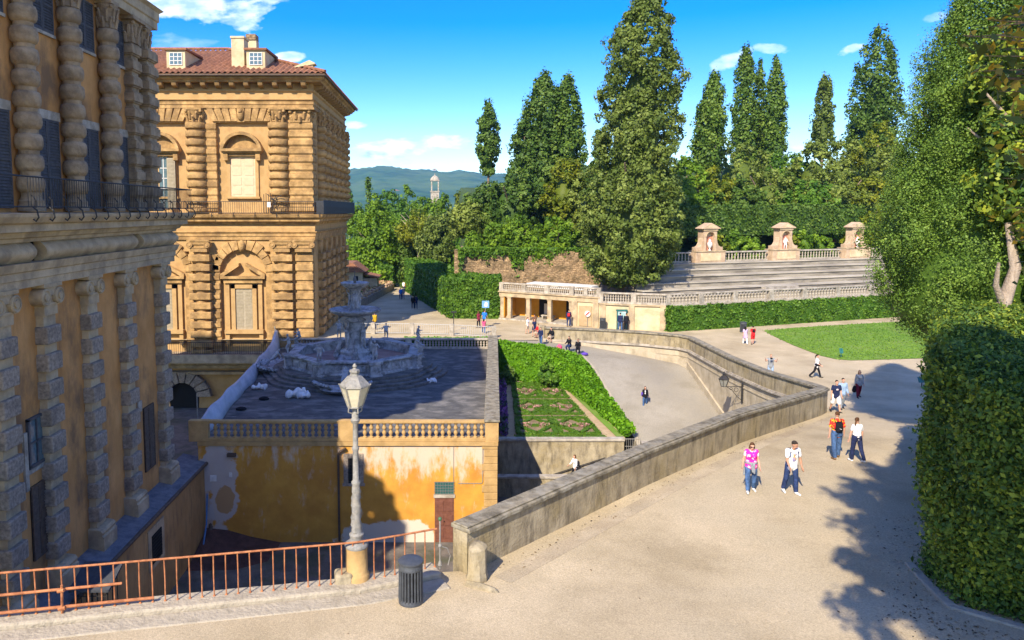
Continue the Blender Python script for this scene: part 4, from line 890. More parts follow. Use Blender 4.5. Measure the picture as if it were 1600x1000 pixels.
mb = MB(); mb.add([(cx_ - .7, 24.4, cz + .3), (cx_ + .7, 24.4, cz + .3), (cx_ + .7, 25.6, cz + .75), (cx_ - .7, 25.6, cz + .75), (cx_ - .7, 24.4, cz + .38), (cx_ + .7, 24.4, cz + .38), (cx_ + .7, 25.6, cz + .83), (cx_ - .7, 25.6, cz + .83)], [(0, 3, 2, 1), (4, 5, 6, 7), (0, 1, 5, 4), (1, 2, 6, 5), (2, 3, 7, 6), (3, 0, 4, 7)]); mb.build('cage_roof', flat('shade_darkened_zinc', (.05, .055, .065), .7), cg)  # roof colour darkened to stand in for shade, since sun reaches it

# ================================================================== PALACE, sunlit wing
WG = thing('palace_wing', 'sunlit ochre sandstone palace wing with banded columns and tiled hip roof', 'palace wing', (-20, 66, -6.4))
YF = 66.0; XR = -12.0
mb = MB(); mb.box(-40, XR - .35, YF + .35, 86.5, -6.4, 22.4); mb.box(-40, XR - .05, YF + .05, 86.5, 8.0, 11.3); mb.box(-40, XR - .05, YF + .05, 86.5, 19.4, 22.3)
for (z0, z1) in ((-1.9, 8.0), (11.3, 19.4)):
    mb.box(-23.25, -20.55, YF + .02, YF + .36, z0, z1); mb.box(-30.4, -27.6, YF + .02, YF + .36, z0, z1); mb.prism([(-15.95, YF + .02), (XR - .02, YF + .02), (XR - .02, YF + 4.0), (XR - .36, YF + 4), (XR - .36, YF + .36), (-15.95, YF + .36)], z0, z1)
mb.build('wall', m_sandp, WG)
WP = [(-40, YF), (XR, YF), (XR, 86.5)]
def ent(prof, nm, m=m_sand, path=WP): mb = MB(); mb.sweep(prof, path); return mb.build(nm, m, WG)
ent([(-.3, 9.05), (.12, 9.05), (.12, 9.35), (.18, 9.37), (.18, 9.62), (.30, 9.72), (.30, 9.8), (-.3, 9.8)], 'architrave')
ent([(-.3, 9.8), (.1, 9.8), (.13, 10.1), (.1, 10.42), (-.3, 10.42)], 'frieze', m_sandp)
ent([(-.3, 10.42), (.2, 10.42), (.28, 10.62), (.6, 10.7), (.62, 10.9), (.85, 11.05), (.95, 11.3), (-.3, 11.35)], 'cornice')
ent([(-.3, 20.66), (.1, 20.66), (.1, 20.95), (.16, 20.97), (.16, 21.22), (.3, 21.36), (-.3, 21.4)], 'architrave')
ent([(-.3, 21.4), (.06, 21.4), (.06, 22.0), (.2, 22.1), (.24, 22.22), (-.3, 22.24)], 'frieze', m_sandp)
ent([(-.3, 22.8), (.9, 22.8), (1.0, 22.95), (1.2, 23.05), (1.25, 23.25), (-.3, 23.3)], 'cornice')
ent([(-.3, 22.24), (.05, 22.24), (.05, 22.8), (-.3, 22.8)], 'frieze', m_sandp)
md = MB(); md.yz([(0, 0), (-.75, .18), (-.85, .36), (-.85, .46), (0, .46)], -.2, .2); mdm = md.mesh('modillion', m_sand)
for k in range(21): place('modillion', mdm, WG, at=(-12.6 - k * 1.25, YF - .05, 22.33))
for k in range(15): place('modillion', mdm, WG, at=(XR + .05, 67.0 + k * 1.3, 22.33), rz=math.pi / 2)
mb = MB(); mb.tube([(-40, YF - 1.40, 23.28), (XR + 1.40, YF - 1.40, 23.28), (XR + 1.40, 87, 23.28)], .09, 8); mb.build('eave_gutter', m_brshut, WG, smooth=60)
# second storey columns
cw = MB().lathe(banded_shaft(.74, 0, 7.8, 10, .22, round_=False), seg=22).mesh('column', m_sand, smooth=40)
ccw = corinthian(.74, 1.22).mesh('capital', m_sand, smooth=40)
for xc in (-22.35, -15.05, -29.5):
    o = place('column', cw, WG, at=(xc, YF + .12, 11.6)); place('capital', ccw, o, at=(xc, YF + .12, 19.42))
    o2 = banded_pier(xc + 1.0, xc + 1.75, YF - .02, YF + .3, 11.6, 19.35, 10, m_sand, WG, prot=.09)
o = banded_pier(-14.0, XR - .05, YF - .12, YF + 1.6, 11.6, 19.4, 10, m_sand, WG, name='corner_pilaster', prot=.12); ccp = corinthian(.98, 1.22, True).mesh('capital', m_sand, smooth=40); place('capital', ccp, o, at=(-13.05, YF + .35, 19.42))
cr = MB().lathe(banded_shaft(.62, 0, 7.8, 10, .25), seg=16).mesh('column', m_sand, smooth=50); ccr = corinthian(.62, 1.22).mesh('capital', m_sand, smooth=40)
for yc in (69.2, 72.2, 75.4, 78.8, 82.2, 85.6):
    o = place('column', cr, WG, at=(XR - .05, yc, 11.6)); place('capital', ccr, o, at=(XR - .05, yc, 19.42))
# flat arch of slanting voussoirs between the capitals, with a carved keystone
for xm, kk in ((-18.3, 9), (-25.9, 9)):
    for k in range(kk):
        u = (k - (kk - 1) / 2) / ((kk - 1) / 2)
        if k == (kk - 1) // 2:
            mb = MB(); mb.ell((xm, YF - .12, 20.1), (.34, .3, .55), 9, 7); mb.ell((xm, YF - .3, 20.35), (.2, .2, .2), 8, 6); mb.box(xm - .33, xm + .33, YF - .1, YF + .3, 19.45, 20.64); mb.build('keystone', m_sand, WG, smooth=60); continue
        xa = xm + u * 2.45; w_ = .27; sl = u * .33
        mb = MB(); mb.xz([(xa - w_ + sl * -.6, 19.5), (xa + w_ + sl * -.6, 19.5), (xa + w_ + sl * .9, 20.62), (xa - w_ + sl * .9, 20.62)], YF - .14, YF + .2); mb.build('voussoir', m_sand, WG, bevel=.03)
# second storey windows
def seg_pediment(xc, z0, w_, h, parent):
    mb = MB(); n = 14; rad = (w_ * w_ / 4 + h * h) / (2 * h); zc = z0 + h - rad; a0 = math.asin(w_ / 2 / rad); P_ = []
    for k in range(n + 1): a = -a0 + 2 * a0 * k / n; P_.append((xc + rad * math.sin(a), zc + rad * math.cos(a)))
    Q_ = [(xc + (rad - .28) * math.sin(-a0 * .95 + 1.9 * a0 * k / n), zc + (rad - .28) * math.cos(-a0 * .95 + 1.9 * a0 * k / n)) for k in range(n + 1)]
    for k in range(n): mb.xz([P_[k], P_[k + 1], Q_[k + 1], Q_[k]], YF - .42, YF + .4)
    mb.box(xc - w_ / 2, xc + w_ / 2, YF - .42, YF + .4, z0 - .22, z0 + .02); mb.box(xc - w_ / 2 + .12, xc + w_ / 2 - .12, YF - .25, YF + .4, z0 - .36, z0 - .22)
    mb.box(xc - w_ / 2 + .2, xc + w_ / 2 - .2, YF - .02, YF + .4, z0 - .62, z0 - .36); mb.xz([(xc - w_ / 2 + .3, z0), (xc + w_ / 2 - .3, z0), (xc + w_ / 2 * .5, z0 + h * .7), (xc, z0 + h * .8), (xc - w_ / 2 * .5, z0 + h * .7)], YF + .12, YF + .4)
    for s_ in (-1, 1): mb.box(xc + s_ * (w_ / 2 - .42) - .2, xc + s_ * (w_ / 2 - .42) + .2, YF - .15, YF + .36, z0 - 1.0, z0 - .36)
    return mb.build('pediment', m_sand, parent)
for i, xc in enumerate((-18.3, -25.6)):
    mb = MB(); mb.box(xc - 1.4, xc - 1.12, YF + .2, YF + .4, 12.9, 16.5); mb.box(xc + 1.12, xc + 1.4, YF + .2, YF + .4, 12.9, 16.5); mb.box(xc - 1.4, xc + 1.4, YF + .2, YF + .4, 16.5, 16.7); mb.box(xc - 1.5, xc + 1.5, YF + .1, YF + .4, 12.72, 12.9); wn = mb.build('window_frame', m_sandp, WG)
    seg_pediment(xc, 17.1, 3.7, 1.5, wn)
    if i == 0:
        mb = MB(); mb.box(xc - 1.12, xc + 1.12, YF + .26, YF + .36, 12.9, 16.5); pn = mb.build('blind_panel', mat('blind_panel_paint', (.56, .42, .26), (.64, .50, .33), 2.5, bump=.15), wn); mb = MB()
        for a in (-1, 1):
            for q in range(4): mb.box(xc + a * .55 - .38, xc + a * .55 + .38, YF + .235, YF + .26, 13.08 + q * .85, 13.76 + q * .85)
        mb.build('panel_mouldings', mat('blind_panel_paint2', (.58, .44, .28), (.62, .48, .31), 2.5, bump=.15), pn)
    else:
        mb = MB(); mb.box(xc - .2, xc + .6, YF + .28, YF + .36, 11.8, 16.5); mb.build('pane', m_glass, wn); mb = MB()
        for q in range(6): mb.box(xc - .2, xc + .6, YF + .25, YF + .28, 11.8 + q * .9, 11.86 + q * .9)
        mb.box(xc + .17, xc + .23, YF + .25, YF + .28, 11.8, 16.5); mb.build('glazing_bars', m_white, wn)
        mb = MB(); mb.box(xc + .62, xc + 1.35, YF - .05, YF + .02, 11.8, 16.3)
        for q in range(36): mb.box(xc + .7, xc + 1.27, YF - .08, YF - .05, 11.95 + q * .12, 12.01 + q * .12)
        mb.build('shutter', m_beige, wn)
# lower storey: block columns, arches, windows
capw = ionic(1.5, 1.05, .5).mesh('capital', m_sand, smooth=40)
for xc, wd in ((-22.15, 1.9), (-14.8, 1.9), (-29.4, 1.9), (-12.85, 1.6)):
    mb = MB()
    if wd > 1.7: mb.lathe([(.8, -1.9), (.8, -1.5), (.7, -1.4), (.66, 8.0)], (xc, YF + .1, 0), 18)
    else: mb.box(xc - .7, xc + .7, YF - .3, YF + .3, -1.9, 8)
    sh = mb.build('half_column' if wd > 1.7 else 'pilaster', m_sand, WG, smooth=40)
    for k in range(11):
        z = 7.75 - .86 * k - .6
        if z < -1.6: break
        b = MB(); b.box(xc - wd / 2, xc + wd / 2, YF - .74 if wd > 1.7 else YF - .42, YF + .1, z, z + .6); b.build('rough_block', m_sand, sh, bevel=.05)
    place('capital', capw, sh, at=(xc, YF - .25, 8.0))
for xc in (-20.65, -15.75 + 7.3 - 7.3, -28):
    pass
for xc in (-20.95, -27.95, -16.0):
    for k in range(11):
        z = 7.75 - .86 * k - .6
        if z < -1.6 or xc == -16.0: break
        b = MB(); b.box(xc - .42, xc + .42, YF - .16, YF + .1, z, z + .6); b.build('rough_block', m_sand, WG, bevel=.06)
for yc in (68.6, 71.6, 74.6, 77.8, 81.2, 84.6):
    sh = MB().box(XR - .2, XR + .22, yc - .5, yc + .5, -1.9, 8.9).build('side_pilaster', m_sand, WG); b = MB()
    for k in range(11):
        z = 7.75 - .86 * k - .6
        if z < -1.6: break
        b.box(XR - .2, XR + .5, yc - .75, yc + .75, z, z + .58)
    b.build('rough_blocks', m_sand, sh, bevel=.06)
for i, xc in enumerate((-18.45, -25.7)):
    R0 = 2.05; zc = 6.15
    # arch ring of wedge stones, recessed tympanum below
    n = 11
    for k in range(n):
        a0, a1 = math.pi * k / n + .012, math.pi * (k + 1) / n - .012; r1 = 3.0 if 2 < k < 8 else 2.75
        pts = [(xc + R0 * math.cos(a0), zc + R0 * math.sin(a0)), (xc + r1 * math.cos(a0), min(8.98, zc + r1 * math.sin(a0))), (xc + r1 * math.cos(a1), min(8.98, zc + r1 * math.sin(a1))), (xc + R0 * math.cos(a1), zc + R0 * math.sin(a1))]
        if k == 5: mb = MB(); mb.ell((xc, YF - .25, 8.55), (.3, .26, .5), 9, 7); mb.xz([(pts[0][0], pts[0][1]), (pts[1][0], 8.98), (pts[2][0], 8.98), (pts[3][0], pts[3][1])], YF - .2, YF + .1); mb.build('keystone', m_sand, WG, smooth=60)
        else: mb = MB(); mb.xz(pts, YF - .16, YF + .34); mb.build('voussoir', m_sand, WG, bevel=.035)
    MB().box(xc - 2.75, xc - R0, YF - .05, YF + .34, -1.9, zc).build('arch_jamb', m_sand, WG); MB().box(xc + R0, xc + 2.75, YF - .05, YF + .34, -1.9, zc).build('arch_jamb', m_sand, WG)
    mb = MB(); mb.box(xc - 1.15, xc - .78, YF + .05, YF + .36, .9, 5.0); mb.box(xc + .78, xc + 1.15, YF + .05, YF + .36, .9, 5.0); mb.box(xc - 1.15, xc + 1.15, YF + .05, YF + .36, 4.65, 5.0); mb.box(xc - 1.75, xc + 1.75, YF - .15, YF + .36, .55, .9)
    mb.box(xc - 1.65, xc - 1.3, YF + .1, YF + .36, .9, 5.2); mb.box(xc + 1.3, xc + 1.65, YF + .1, YF + .36, .9, 5.2); mb.box(xc - 1.7, xc - 1.35, YF + .0, YF + .36, -.5, .55); mb.box(xc + 1.35, xc + 1.7, YF + .0, YF + .36, -.5, .55); wn = mb.build('window_frame', m_sandp, WG)
    mb = MB(); mb.box(xc - 1.75, xc + 1.75, YF - .08, YF + .36, 5.15, 5.55); mb.box(xc - 2.0, xc + 2.0, YF - .28, YF + .36, 5.55, 5.78)
    for s_ in (-1, 1): mb.xz([(xc + s_ * 2.02, 5.78), (xc + s_ * 2.02, 5.98), (xc + s_ * .3, 6.95), (xc + s_ * .3, 6.7), (xc + s_ * 1.7, 5.78)], YF - .28, YF + .36)
    mb.build('pediment', m_sand, wn)
    mb = MB(); mb.box(xc - .78, xc + .78, YF + .18, YF + .3, .9, 4.65)
    for s_ in (-1, 1):
        for q in range(26): mb.box(xc + s_ * .4 - .3, xc + s_ * .4 + .3, YF + .15, YF + .18, 1.05 + q * .135, 1.12 + q * .135)
    mb.build('shutter', m_beige, wn)
# lower court storey
mb = MB(); mb.sweep([(-.3, -2.6), (.3, -2.6), (.35, -2.3), (.6, -2.2), (.65, -1.9), (-.3, -1.88)], WP); mb.sweep([(-.3, -3.2), (.12, -3.2), (.16, -2.95), (-.3, -2.9)], WP); mb.build('string_course', m_trim, WG)
for k in range(9):
    a0, a1 = math.pi * k / 9 + .02, math.pi * (k + 1) / 9 - .02; xc = -24.2; r0, r1 = 1.35, 2.6; zc = -5.3
    mb = MB(); mb.xz([(xc + r0 * math.cos(a0), zc + r0 * math.sin(a0)), (xc + r1 * math.cos(a0), zc + .9 * r1 * math.sin(a0)), (xc + r1 * math.cos(a1), zc + .9 * r1 * math.sin(a1)), (xc + r0 * math.cos(a1), zc + r0 * math.sin(a1))], YF - .2, YF + .36); mb.build('voussoir', m_block, WG, bevel=.04)
mb = MB(); mb.xz([(-24.2 + 1.36 * math.cos(math.pi * k / 10), -5.3 + 1.36 * math.sin(math.pi * k / 10)) for k in range(11)] + [(-25.5, -6.4), (-22.9, -6.4)][::1], YF + .3, YF + .34); mb.build('arch_opening', m_void, WG)
# roof: corrugated tile slopes
EX, EY, EZ = XR + 1.45, YF - 1.45, 23.50; RY = 76.0; SLP = .375
def slope(front):
    mb = MB(); rows_ = 16; prev = None; step = .1; n = int(26 / step) if front else int(23.5 / step); vs = []; fs = []
    for i in range(n + 1):
        u = i * step
        lim = min(RY - EY, u) if front else min(11.6, u, max(0.0, 23.4 - u))
        colm = []
        for k in range(rows_ + 1):
            d = lim * k / rows_; z = EZ + d * SLP + .09 * math.sin(2 * math.pi * u / .5) + .03 * ((d * 2.4) % 1.0)
            colm.append((EX - u, EY + d, z) if front else (EX - d, EY + u, z))
        vs += colm
    m_ = rows_ + 1
    for i in range(n):
        for k in range(rows_): fs.append((i * m_ + k, (i + 1) * m_ + k, (i + 1) * m_ + k + 1, i * m_ + k + 1))
    mb.add(vs, fs); return mb
a = slope(True); b_ = slope(False); k = len(a.v); a.v += b_.v; a.f += [tuple(i + k for i in q) for q in b_.f]
rf = place('roof', a.mesh('roof', m_tile, fix=False), WG)
mb = MB(); mb.tube([(EX, EY, EZ + .1), (EX - 11.6, RY, EZ + 11.6 * SLP + .1)], .13, 6); mb.tube([(EX - 11.6, RY, EZ + 11.6 * SLP + .1), (-40, RY, EZ + 11.6 * SLP + .1)], .13, 6); mb.build('ridge_tiles', m_tile, rf)
mb = MB(); mb.box(-40, EX - .05, EY + .05, 87.4, EZ - .20, EZ - .12); mb.build('eave_boards', m_trim, rf); mb = MB(); mb.box(-40, EX - .3, EY + .27, EY + .33, EZ - .21, EZ + .012); mb.box(EX - .33, EX - .27, EY + .33, 87.2, EZ - .21, EZ + .012); mb.build('fascia', m_brshut, rf); mb = MB(); q_ = lambda x, y, d: (x, y, EZ - .115 + d * SLP); mb.add([q_(EX - .05, EY + .05, .02), q_(-40, EY + .05, .02), q_(-40, RY, 11.5), q_(EX - 11.5, RY, 11.5), q_(EX - .05, EY + 23, .02), q_(-40, RY + 8, 4)], [(0, 1, 2, 3), (0, 3, 4), (3, 2, 5)]); place('roof_boards', mb.mesh('roof_boards', m_tile, fix=False), rf)
for xc in (-24.0, -16.95):
    mb = MB(); y0 = 66.3; zb = 23.9; mb.yz([(y0, zb), (y0, zb + 1.85), (y0 + 4.0, zb + 1.85), (y0 + 4.0, zb + 1.3)], xc - .82, xc + .82); dm = mb.build('dormer', m_cream, rf)
    mb = MB(); mb.add([(xc - 1.0, y0 - .2, zb + 1.84), (xc + 1.0, y0 - .2, zb + 1.84), (xc + 1.0, y0 + 4.3, zb + 1.95), (xc - 1.0, y0 + 4.3, zb + 1.95), (xc - 1.0, y0 - .2, zb + 2.0), (xc + 1.0, y0 - .2, zb + 2.0), (xc + 1.0, y0 + 4.3, zb + 2.12), (xc - 1.0, y0 + 4.3, zb + 2.12)], [(0, 3, 2, 1), (4, 5, 6, 7), (0, 1, 5, 4), (1, 2, 6, 5), (2, 3, 7, 6), (3, 0, 4, 7)]); mb.build('dormer_roof', m_tile, dm)
    mb = MB(); mb.box(xc - .55, xc + .55, y0 - .04, y0 + .02, zb + .55, zb + 1.6); mb.build('dormer_window', m_glass, dm); mb = MB()
    for q in range(4): mb.box(xc - .55 + q * .36, xc - .5 + q * .36, y0 - .07, y0 - .035, zb + .55, zb + 1.6)
    for q in range(4): mb.box(xc - .55, xc + .58, y0 - .069, y0 - .034, zb + .55 + q * .34, zb + .6 + q * .34)
    mb.build('dormer_bars', m_white, dm)
mb = MB(); mb.box(-19.35, -18.2, 67.2, 68.6, 24.0, 26.95); mb.box(-19.42, -18.13, 67.13, 68.67, 26.95, 27.15); mb.build('chimney', m_cream, rf, bevel=.03)
mb = MB(); mb.box(-18.75, -17.9, 70.3, 71.3, 25.4, 27.5); mb.build('chimney', m_cream, rf); mb = MB(); mb.box(-18.85, -17.9, 70.2, 71.3, 27.5, 28.05); mb.build('chimney_cap', m_brick, rf, bevel=.05)
mb = MB(); mb.box(-12.8, -12.0, 66.7, 67.5, 23.7, 24.7); mb.xz([(-13.9, 24.25), (-12.3, 24.95), (-11.8, 24.7), (-11.8, 24.6)], 66.6, 67.6); mb.build('roof_vent', m_cream, rf)
# wing balcony
wb = thing('balcony_railing', 'thin iron balcony railing across the sunlit palace wing', 'railing', (-20, 65.2, 11.35))
mb = MB(); pth = [(-27, 65.2), (-11.2, 65.2)]
mb.tube([(p[0], p[1], 12.45) for p in pth], .03, 5); mb.tube([(p[0], p[1], 11.45) for p in pth], .025, 5); mb.build('rails', m_iron, wb)
bar2 = MB().tube([(0, 0, 0), (0, 0, 1.0)], .018, 4).mesh('bar', m_iron)
for k in range(82): place('bar', bar2, wb, at=(-27 + k * .195, 65.2, 11.45))
for k in range(9): mb = MB(); x = -26.5 + k * 1.9; mb.tube([(x, 65.2, 11.5), (x, 64.95, 11.3), (x, 65.0, 11.05)], .035, 5); mb.build('scroll_bracket', m_iron, wb)
mb = MB()
for k in range(5): mb.tube([(-16.2 + k * .2, 65.1, 11.4), (-16.2 + k * .2, 65.1, 13.1 + .1 * (k % 2))], .03, 5)
for (a, b) in (((-15.9, 13.1), (-15.1, 11.8)), ((-15.2, 13.0), (-15.5, 12.0)), ((-15.5, 12.6), (-14.6, 13.0))): mb.tube([(a[0], 65.05, a[1]), ((a[0] + b[0]) / 2 + .25, 65.05, (a[1] + b[1]) / 2 + .1), (b[0], 65.05, b[1])], .035, 5)
mb.build('scroll_gate', m_iron, wb)
mb = MB(); mb.box(-15.9, -15.6, 65.0, 65.12, 11.95, 12.4); mb.build('white_box', m_white, wb)
sb = thing('balcony_cover', 'dark grey sheeting over the side balcony of the palace wing', 'balcony cover', (-11.1, 76, 11.3))
mb = MB(); n = 30; vs = []; 
path = [(-11.6, 65.15), (-11.0, 65.2), (-10.95, 86.4)]
mb.sweep([(-.03, 11.35), (.03, 11.35), (.05, 12.0), (.02, 12.52), (-.03, 12.52)], dense(path, .8)); mb.build('sheet', flat('dark_sheeting', (.035, .037, .042), .7), sb)
mb = MB(); mb.tube([(-11.0, 65.2, 12.54), (-10.95, 86.4, 12.54)], .04, 6); mb.build('rail', m_iron, sb)
lr = thing('balcony_railing', 'low iron railing at the foot of the sunlit wing beside the fountain terrace', 'railing', (-21, 64.9, -1.9))
mb = MB(); mb.tube([(-27, 64.9, -.05), (-15.4, 64.9, -.05)], .035, 5); mb.tube([(-27, 64.9, -1.1), (-15.4, 64.9, -1.1)], .03, 5); mb.build('rails', m_iron, lr)
for k in range(60): place('bar', bar2, lr, at=(-27 + k * .195, 64.9, -1.1))
mb = MB(); mb.box(-27.2, -15.2, 64.6, YF + .3, -1.9, -1.15); mb.build('floor_slab', m_trim, lr)
# ================================================================== FIGURES
def remesh(mb, name, m, vox, it=4):
    me = mb.mesh('tmp', None); o = bpy.data.objects.new('tmp', me); COL.objects.link(o)
    r_ = o.modifiers.new('r', 'REMESH'); r_.mode = 'VOXEL'; r_.voxel_size = vox; r_.use_smooth_shade = True
    s_ = o.modifiers.new('s', 'SMOOTH'); s_.iterations = it; s_.factor = .5
    dg = bpy.context.evaluated_depsgraph_get(); dg.update()
    out = bpy.data.meshes.new_from_object(o.evaluated_get(dg)); out.name = name
    bpy.data.objects.remove(o); bpy.data.meshes.remove(me)
    out.materials.clear(); out.materials.append(m); out.polygons.foreach_set('use_smooth', [True] * len(out.polygons)); return out
V = Vector
def skel(h=1.75, legs=((.35, .1), (-.3, .25)), arms=((-.3, .25, .12), (.3, .3, .12)), lean=.04, yaw=0, nod=.0, fem=False, sit=False, twist=0, spread=.02):
    s = h / 1.75; J = {}; sw = (.165 if fem else .19); hw = .1
    J['pel'] = V((0, 0, 0)); sp = V((0, -math.sin(lean), math.cos(lean))); J['sp'] = sp
    J['chest'] = sp * .34; J['neck'] = sp * .52; J['headc'] = J['neck'] + V((0, -math.sin(lean + nod) * .15 - .015, math.cos(lean + nod) * .155))
    J['yaw'] = yaw; J['nod'] = nod + lean
    for i, sd_ in enumerate((1, -1)):
        a, k = legs[i]; hp = V((sd_ * hw, 0, -.03)); kn = hp + V((sd_ * (.01 + spread), -math.sin(a) * .43, -math.cos(a) * .43)); an = kn + V((sd_ * (.0 + spread * .3), -math.sin(a - k) * .42, -math.cos(a - k) * .42))
        toe = an + V((sd_ * .03, -.17, -.05 + (.10 * math.sin(min(0, a - k)) if not sit else 0))); J['leg', i] = (hp, kn, an, toe)
        b, e, c = arms[i]; sh = sp * .455 + V((sd_ * sw * math.cos(twist), sd_ * sw * math.sin(twist), 0)); el = sh + V((sd_ * math.sin(c), -math.sin(b) * math.cos(c), -math.cos(b) * math.cos(c))) * .29
        wr = el + V((sd_ * math.sin(c * .4), -math.sin(b + e), -math.cos(b + e))).normalized() * .25; J['arm', i] = (sh, el, wr)
    lo = min(min(J['leg', i][2].z - .085, J['leg', i][3].z - .03) for i in (0, 1))
    if sit: lo = min(lo, -.12)
    for k_, v in list(J.items()):
        if isinstance(v, Vector) and k_ != 'sp': J[k_] = (v - V((0, 0, lo))) * s
        elif isinstance(v, tuple): J[k_] = tuple((q - V((0, 0, lo))) * s for q in v)
    J['s'] = s; J['fem'] = fem; return J
def head_M(J): return Matrix.Rotation(J['yaw'], 3, 'Z') @ Matrix.Rotation(J['nod'], 3, 'X')
def torso(mb, J, k=0.0, low=0.0, top=.455, butt=False):
    s = J['s']; f = J['fem']; P_ = J['pel']; sp = J['sp']
    for sd_ in (1, -1):
        x = V((sd_, 0, 0)); mb.cap(P_ + x * .07 * s - V((0, 0, low)), P_ + x * .055 * s + sp * .18 * s, (.108 if f else .1) * s + k, (.083 if f else .096) * s + k)
        mb.cap(P_ + x * .055 * s + sp * .18 * s, P_ + x * (.072 if f else .085) * s + sp * .36 * s, (.083 if f else .096) * s + k, .1 * s + k)
        mb.cap(P_ + x * .06 * s + sp * .36 * s, J['arm', 0 if sd_ > 0 else 1][0] - x * .02 * s, .09 * s + k, .058 * s + k)
        if f: mb.ell(P_ + x * .07 * s + sp * .33 * s - V((0, .075 * s, 0)), (.06 * s + k, .055 * s + k, .055 * s + k))
        if butt: mb.cap(P_ + x * .08 * s + V((0, .03 * s, -.02 * s)), P_ + x * .07 * s + V((0, .045 * s, 0)), .09 * s + k, .085 * s + k)
def hand(mb, J, i, fine):
    sh, el, wr = J['arm', i]; s = J['s']; d = (wr - el).normalized(); sd_ = 1 if i == 0 else -1
    w_ = V((0, -1, 0)) - d * d.dot(V((0, -1, 0))); w_ = w_.normalized() if w_.length > .1 else V((1, 0, 0)); pn = d.cross(w_).normalized() * -sd_
    kn = wr + d * .085 * s
    for t in (-.025, 0, .025): mb.cap(wr + w_ * t * .6 * s, kn + w_ * t * s, .016 * s, .0145 * s, 6)
    for q, (t, L) in enumerate(((.034, .062), (.012, .074), (-.011, .07), (-.033, .055))):
        a = kn + w_ * t * s; b = a + (d * .9 + pn * .25).normalized() * L * .5 * s; c = b + (d * .6 + pn * .7).normalized() * L * .5 * s
        r_ = .0095 * s if fine else .0115 * s; mb.cap(a, b, r_, r_ * .95, 6); mb.cap(b, c, r_ * .95, r_ * .8, 6)
    a = wr + w_ * .03 * s + d * .025 * s; b = a + (w_ * .6 + d * .7 + pn * .2).normalized() * .04 * s; mb.cap(a, b, .014 * s, .012 * s, 6); mb.cap(b, b + (d + pn * .3).normalized() * .03 * s, .012 * s, .009 * s, 6)
def body_mb(J, fine=True):
    mb = MB(); s = J['s']; torso(mb, J); M_ = head_M(J); hc = J['headc']
    mb.cap(J['neck'] - J['sp'] * .05 * s, hc - V((0, 0, .07 * s)), .058 * s, .05 * s)
    mb.ell(hc + M_ @ V((0, .012, .018)) * s, V((.076, .094, .098)) * s, 14, 10, M_); mb.ell(hc + M_ @ V((0, -.03, -.055)) * s, V((.055, .06, .062)) * s, 12, 8, M_)
    mb.cap(hc + M_ @ V((0, -.085, .015)) * s, hc + M_ @ V((0, -.108, -.022)) * s, .011 * s, .016 * s, 6)
    mb.ell(hc + M_ @ V((0, -.088, -.058)) * s, V((.026, .014, .011)) * s, 8, 6, M_); mb.ell(hc + M_ @ V((0, -.078, .035)) * s, V((.055, .02, .012)) * s, 8, 6, M_)
    for x in (1, -1): mb.ell(hc + M_ @ V((x * .078, .01, -.005)) * s, V((.012, .02, .032)) * s, 8, 6, M_)
    for i in (0, 1):
        hp, kn, an, toe = J['leg', i]; mb.cap(hp, kn, .088 * s, .056 * s); mb.cap(kn, kn.lerp(an, .35) + V((0, .012 * s, 0)), .056 * s, .056 * s); mb.cap(kn.lerp(an, .35) + V((0, .012 * s, 0)), an, .056 * s, .036 * s)
        mb.cap(an - V((0, -.02, .04)) * s, toe, .042 * s, .03 * s)
        sh, el, wr = J['arm', i]; mb.cap(sh, el, .05 * s, .039 * s); mb.cap(el, el.lerp(wr, .3), .04 * s, .04 * s); mb.cap(el.lerp(wr, .3), wr, .04 * s, .026 * s); hand(mb, J, i, fine)
    return mb
def top_mb(J, sleeve=.55, k=.016, hem=.10):
    mb = MB(); s = J['s']; torso(mb, J, k + (.012 if hem > .08 else .004), low=hem * s, butt=hem > .08); mb.cap(J['neck'] - J['sp'] * .06 * s, J['neck'] - J['sp'] * .02 * s, .072 * s, .066 * s)
    for i in (0, 1):
        sh, el, wr = J['arm', i]
        if sleeve <= 1: mb.cap(sh, sh.lerp(el, sleeve), .05 * s + k, .05 * s + k)
        else: mb.cap(sh, el, .05 * s + k, .044 * s + k); mb.cap(el, el.lerp(wr, sleeve - 1), .044 * s + k, .034 * s + k)
    return mb
def leg_mb(J, length=2.0, k=.018, loose=1.0):
    mb = MB(); s = J['s']; P_ = J['pel']
    for sd_ in (1, -1): mb.cap(P_ + V((sd_ * .075 * s, 0, .06 * s)), P_ + V((sd_ * .075 * s, .01 * s, -.06 * s)), .1 * s + k, .105 * s + k); mb.cap(P_ + V((sd_ * .08 * s, .03 * s, -.02 * s)), P_ + V((sd_ * .07 * s, .05 * s, 0)), .09 * s + k, .08 * s + k)
    for i in (0, 1):
        hp, kn, an, toe = J['leg', i]
        if length <= 1: mb.cap(hp, hp.lerp(kn, length), .09 * s + k, .075 * s * loose + k)
        else: mb.cap(hp, kn, .09 * s + k, .06 * s * loose + k); mb.cap(kn, kn.lerp(an, length - 1), .06 * s * loose + k, .047 * s * loose + k)
    return mb
def skirt_mb(J, L=.5):
    mb = MB(); s = J['s']; P_ = J['pel']
    for i in (0, 1): hp, kn, an, toe = J['leg', i]; mb.cap(P_ + V(((.06 if i == 0 else -.06) * s, 0, .1 * s)), hp.lerp(kn, L), .1 * s, .12 * s)
    mb.cap(P_, P_ - V((0, 0, .43 * L * s)), .13 * s, .16 * s); return mb
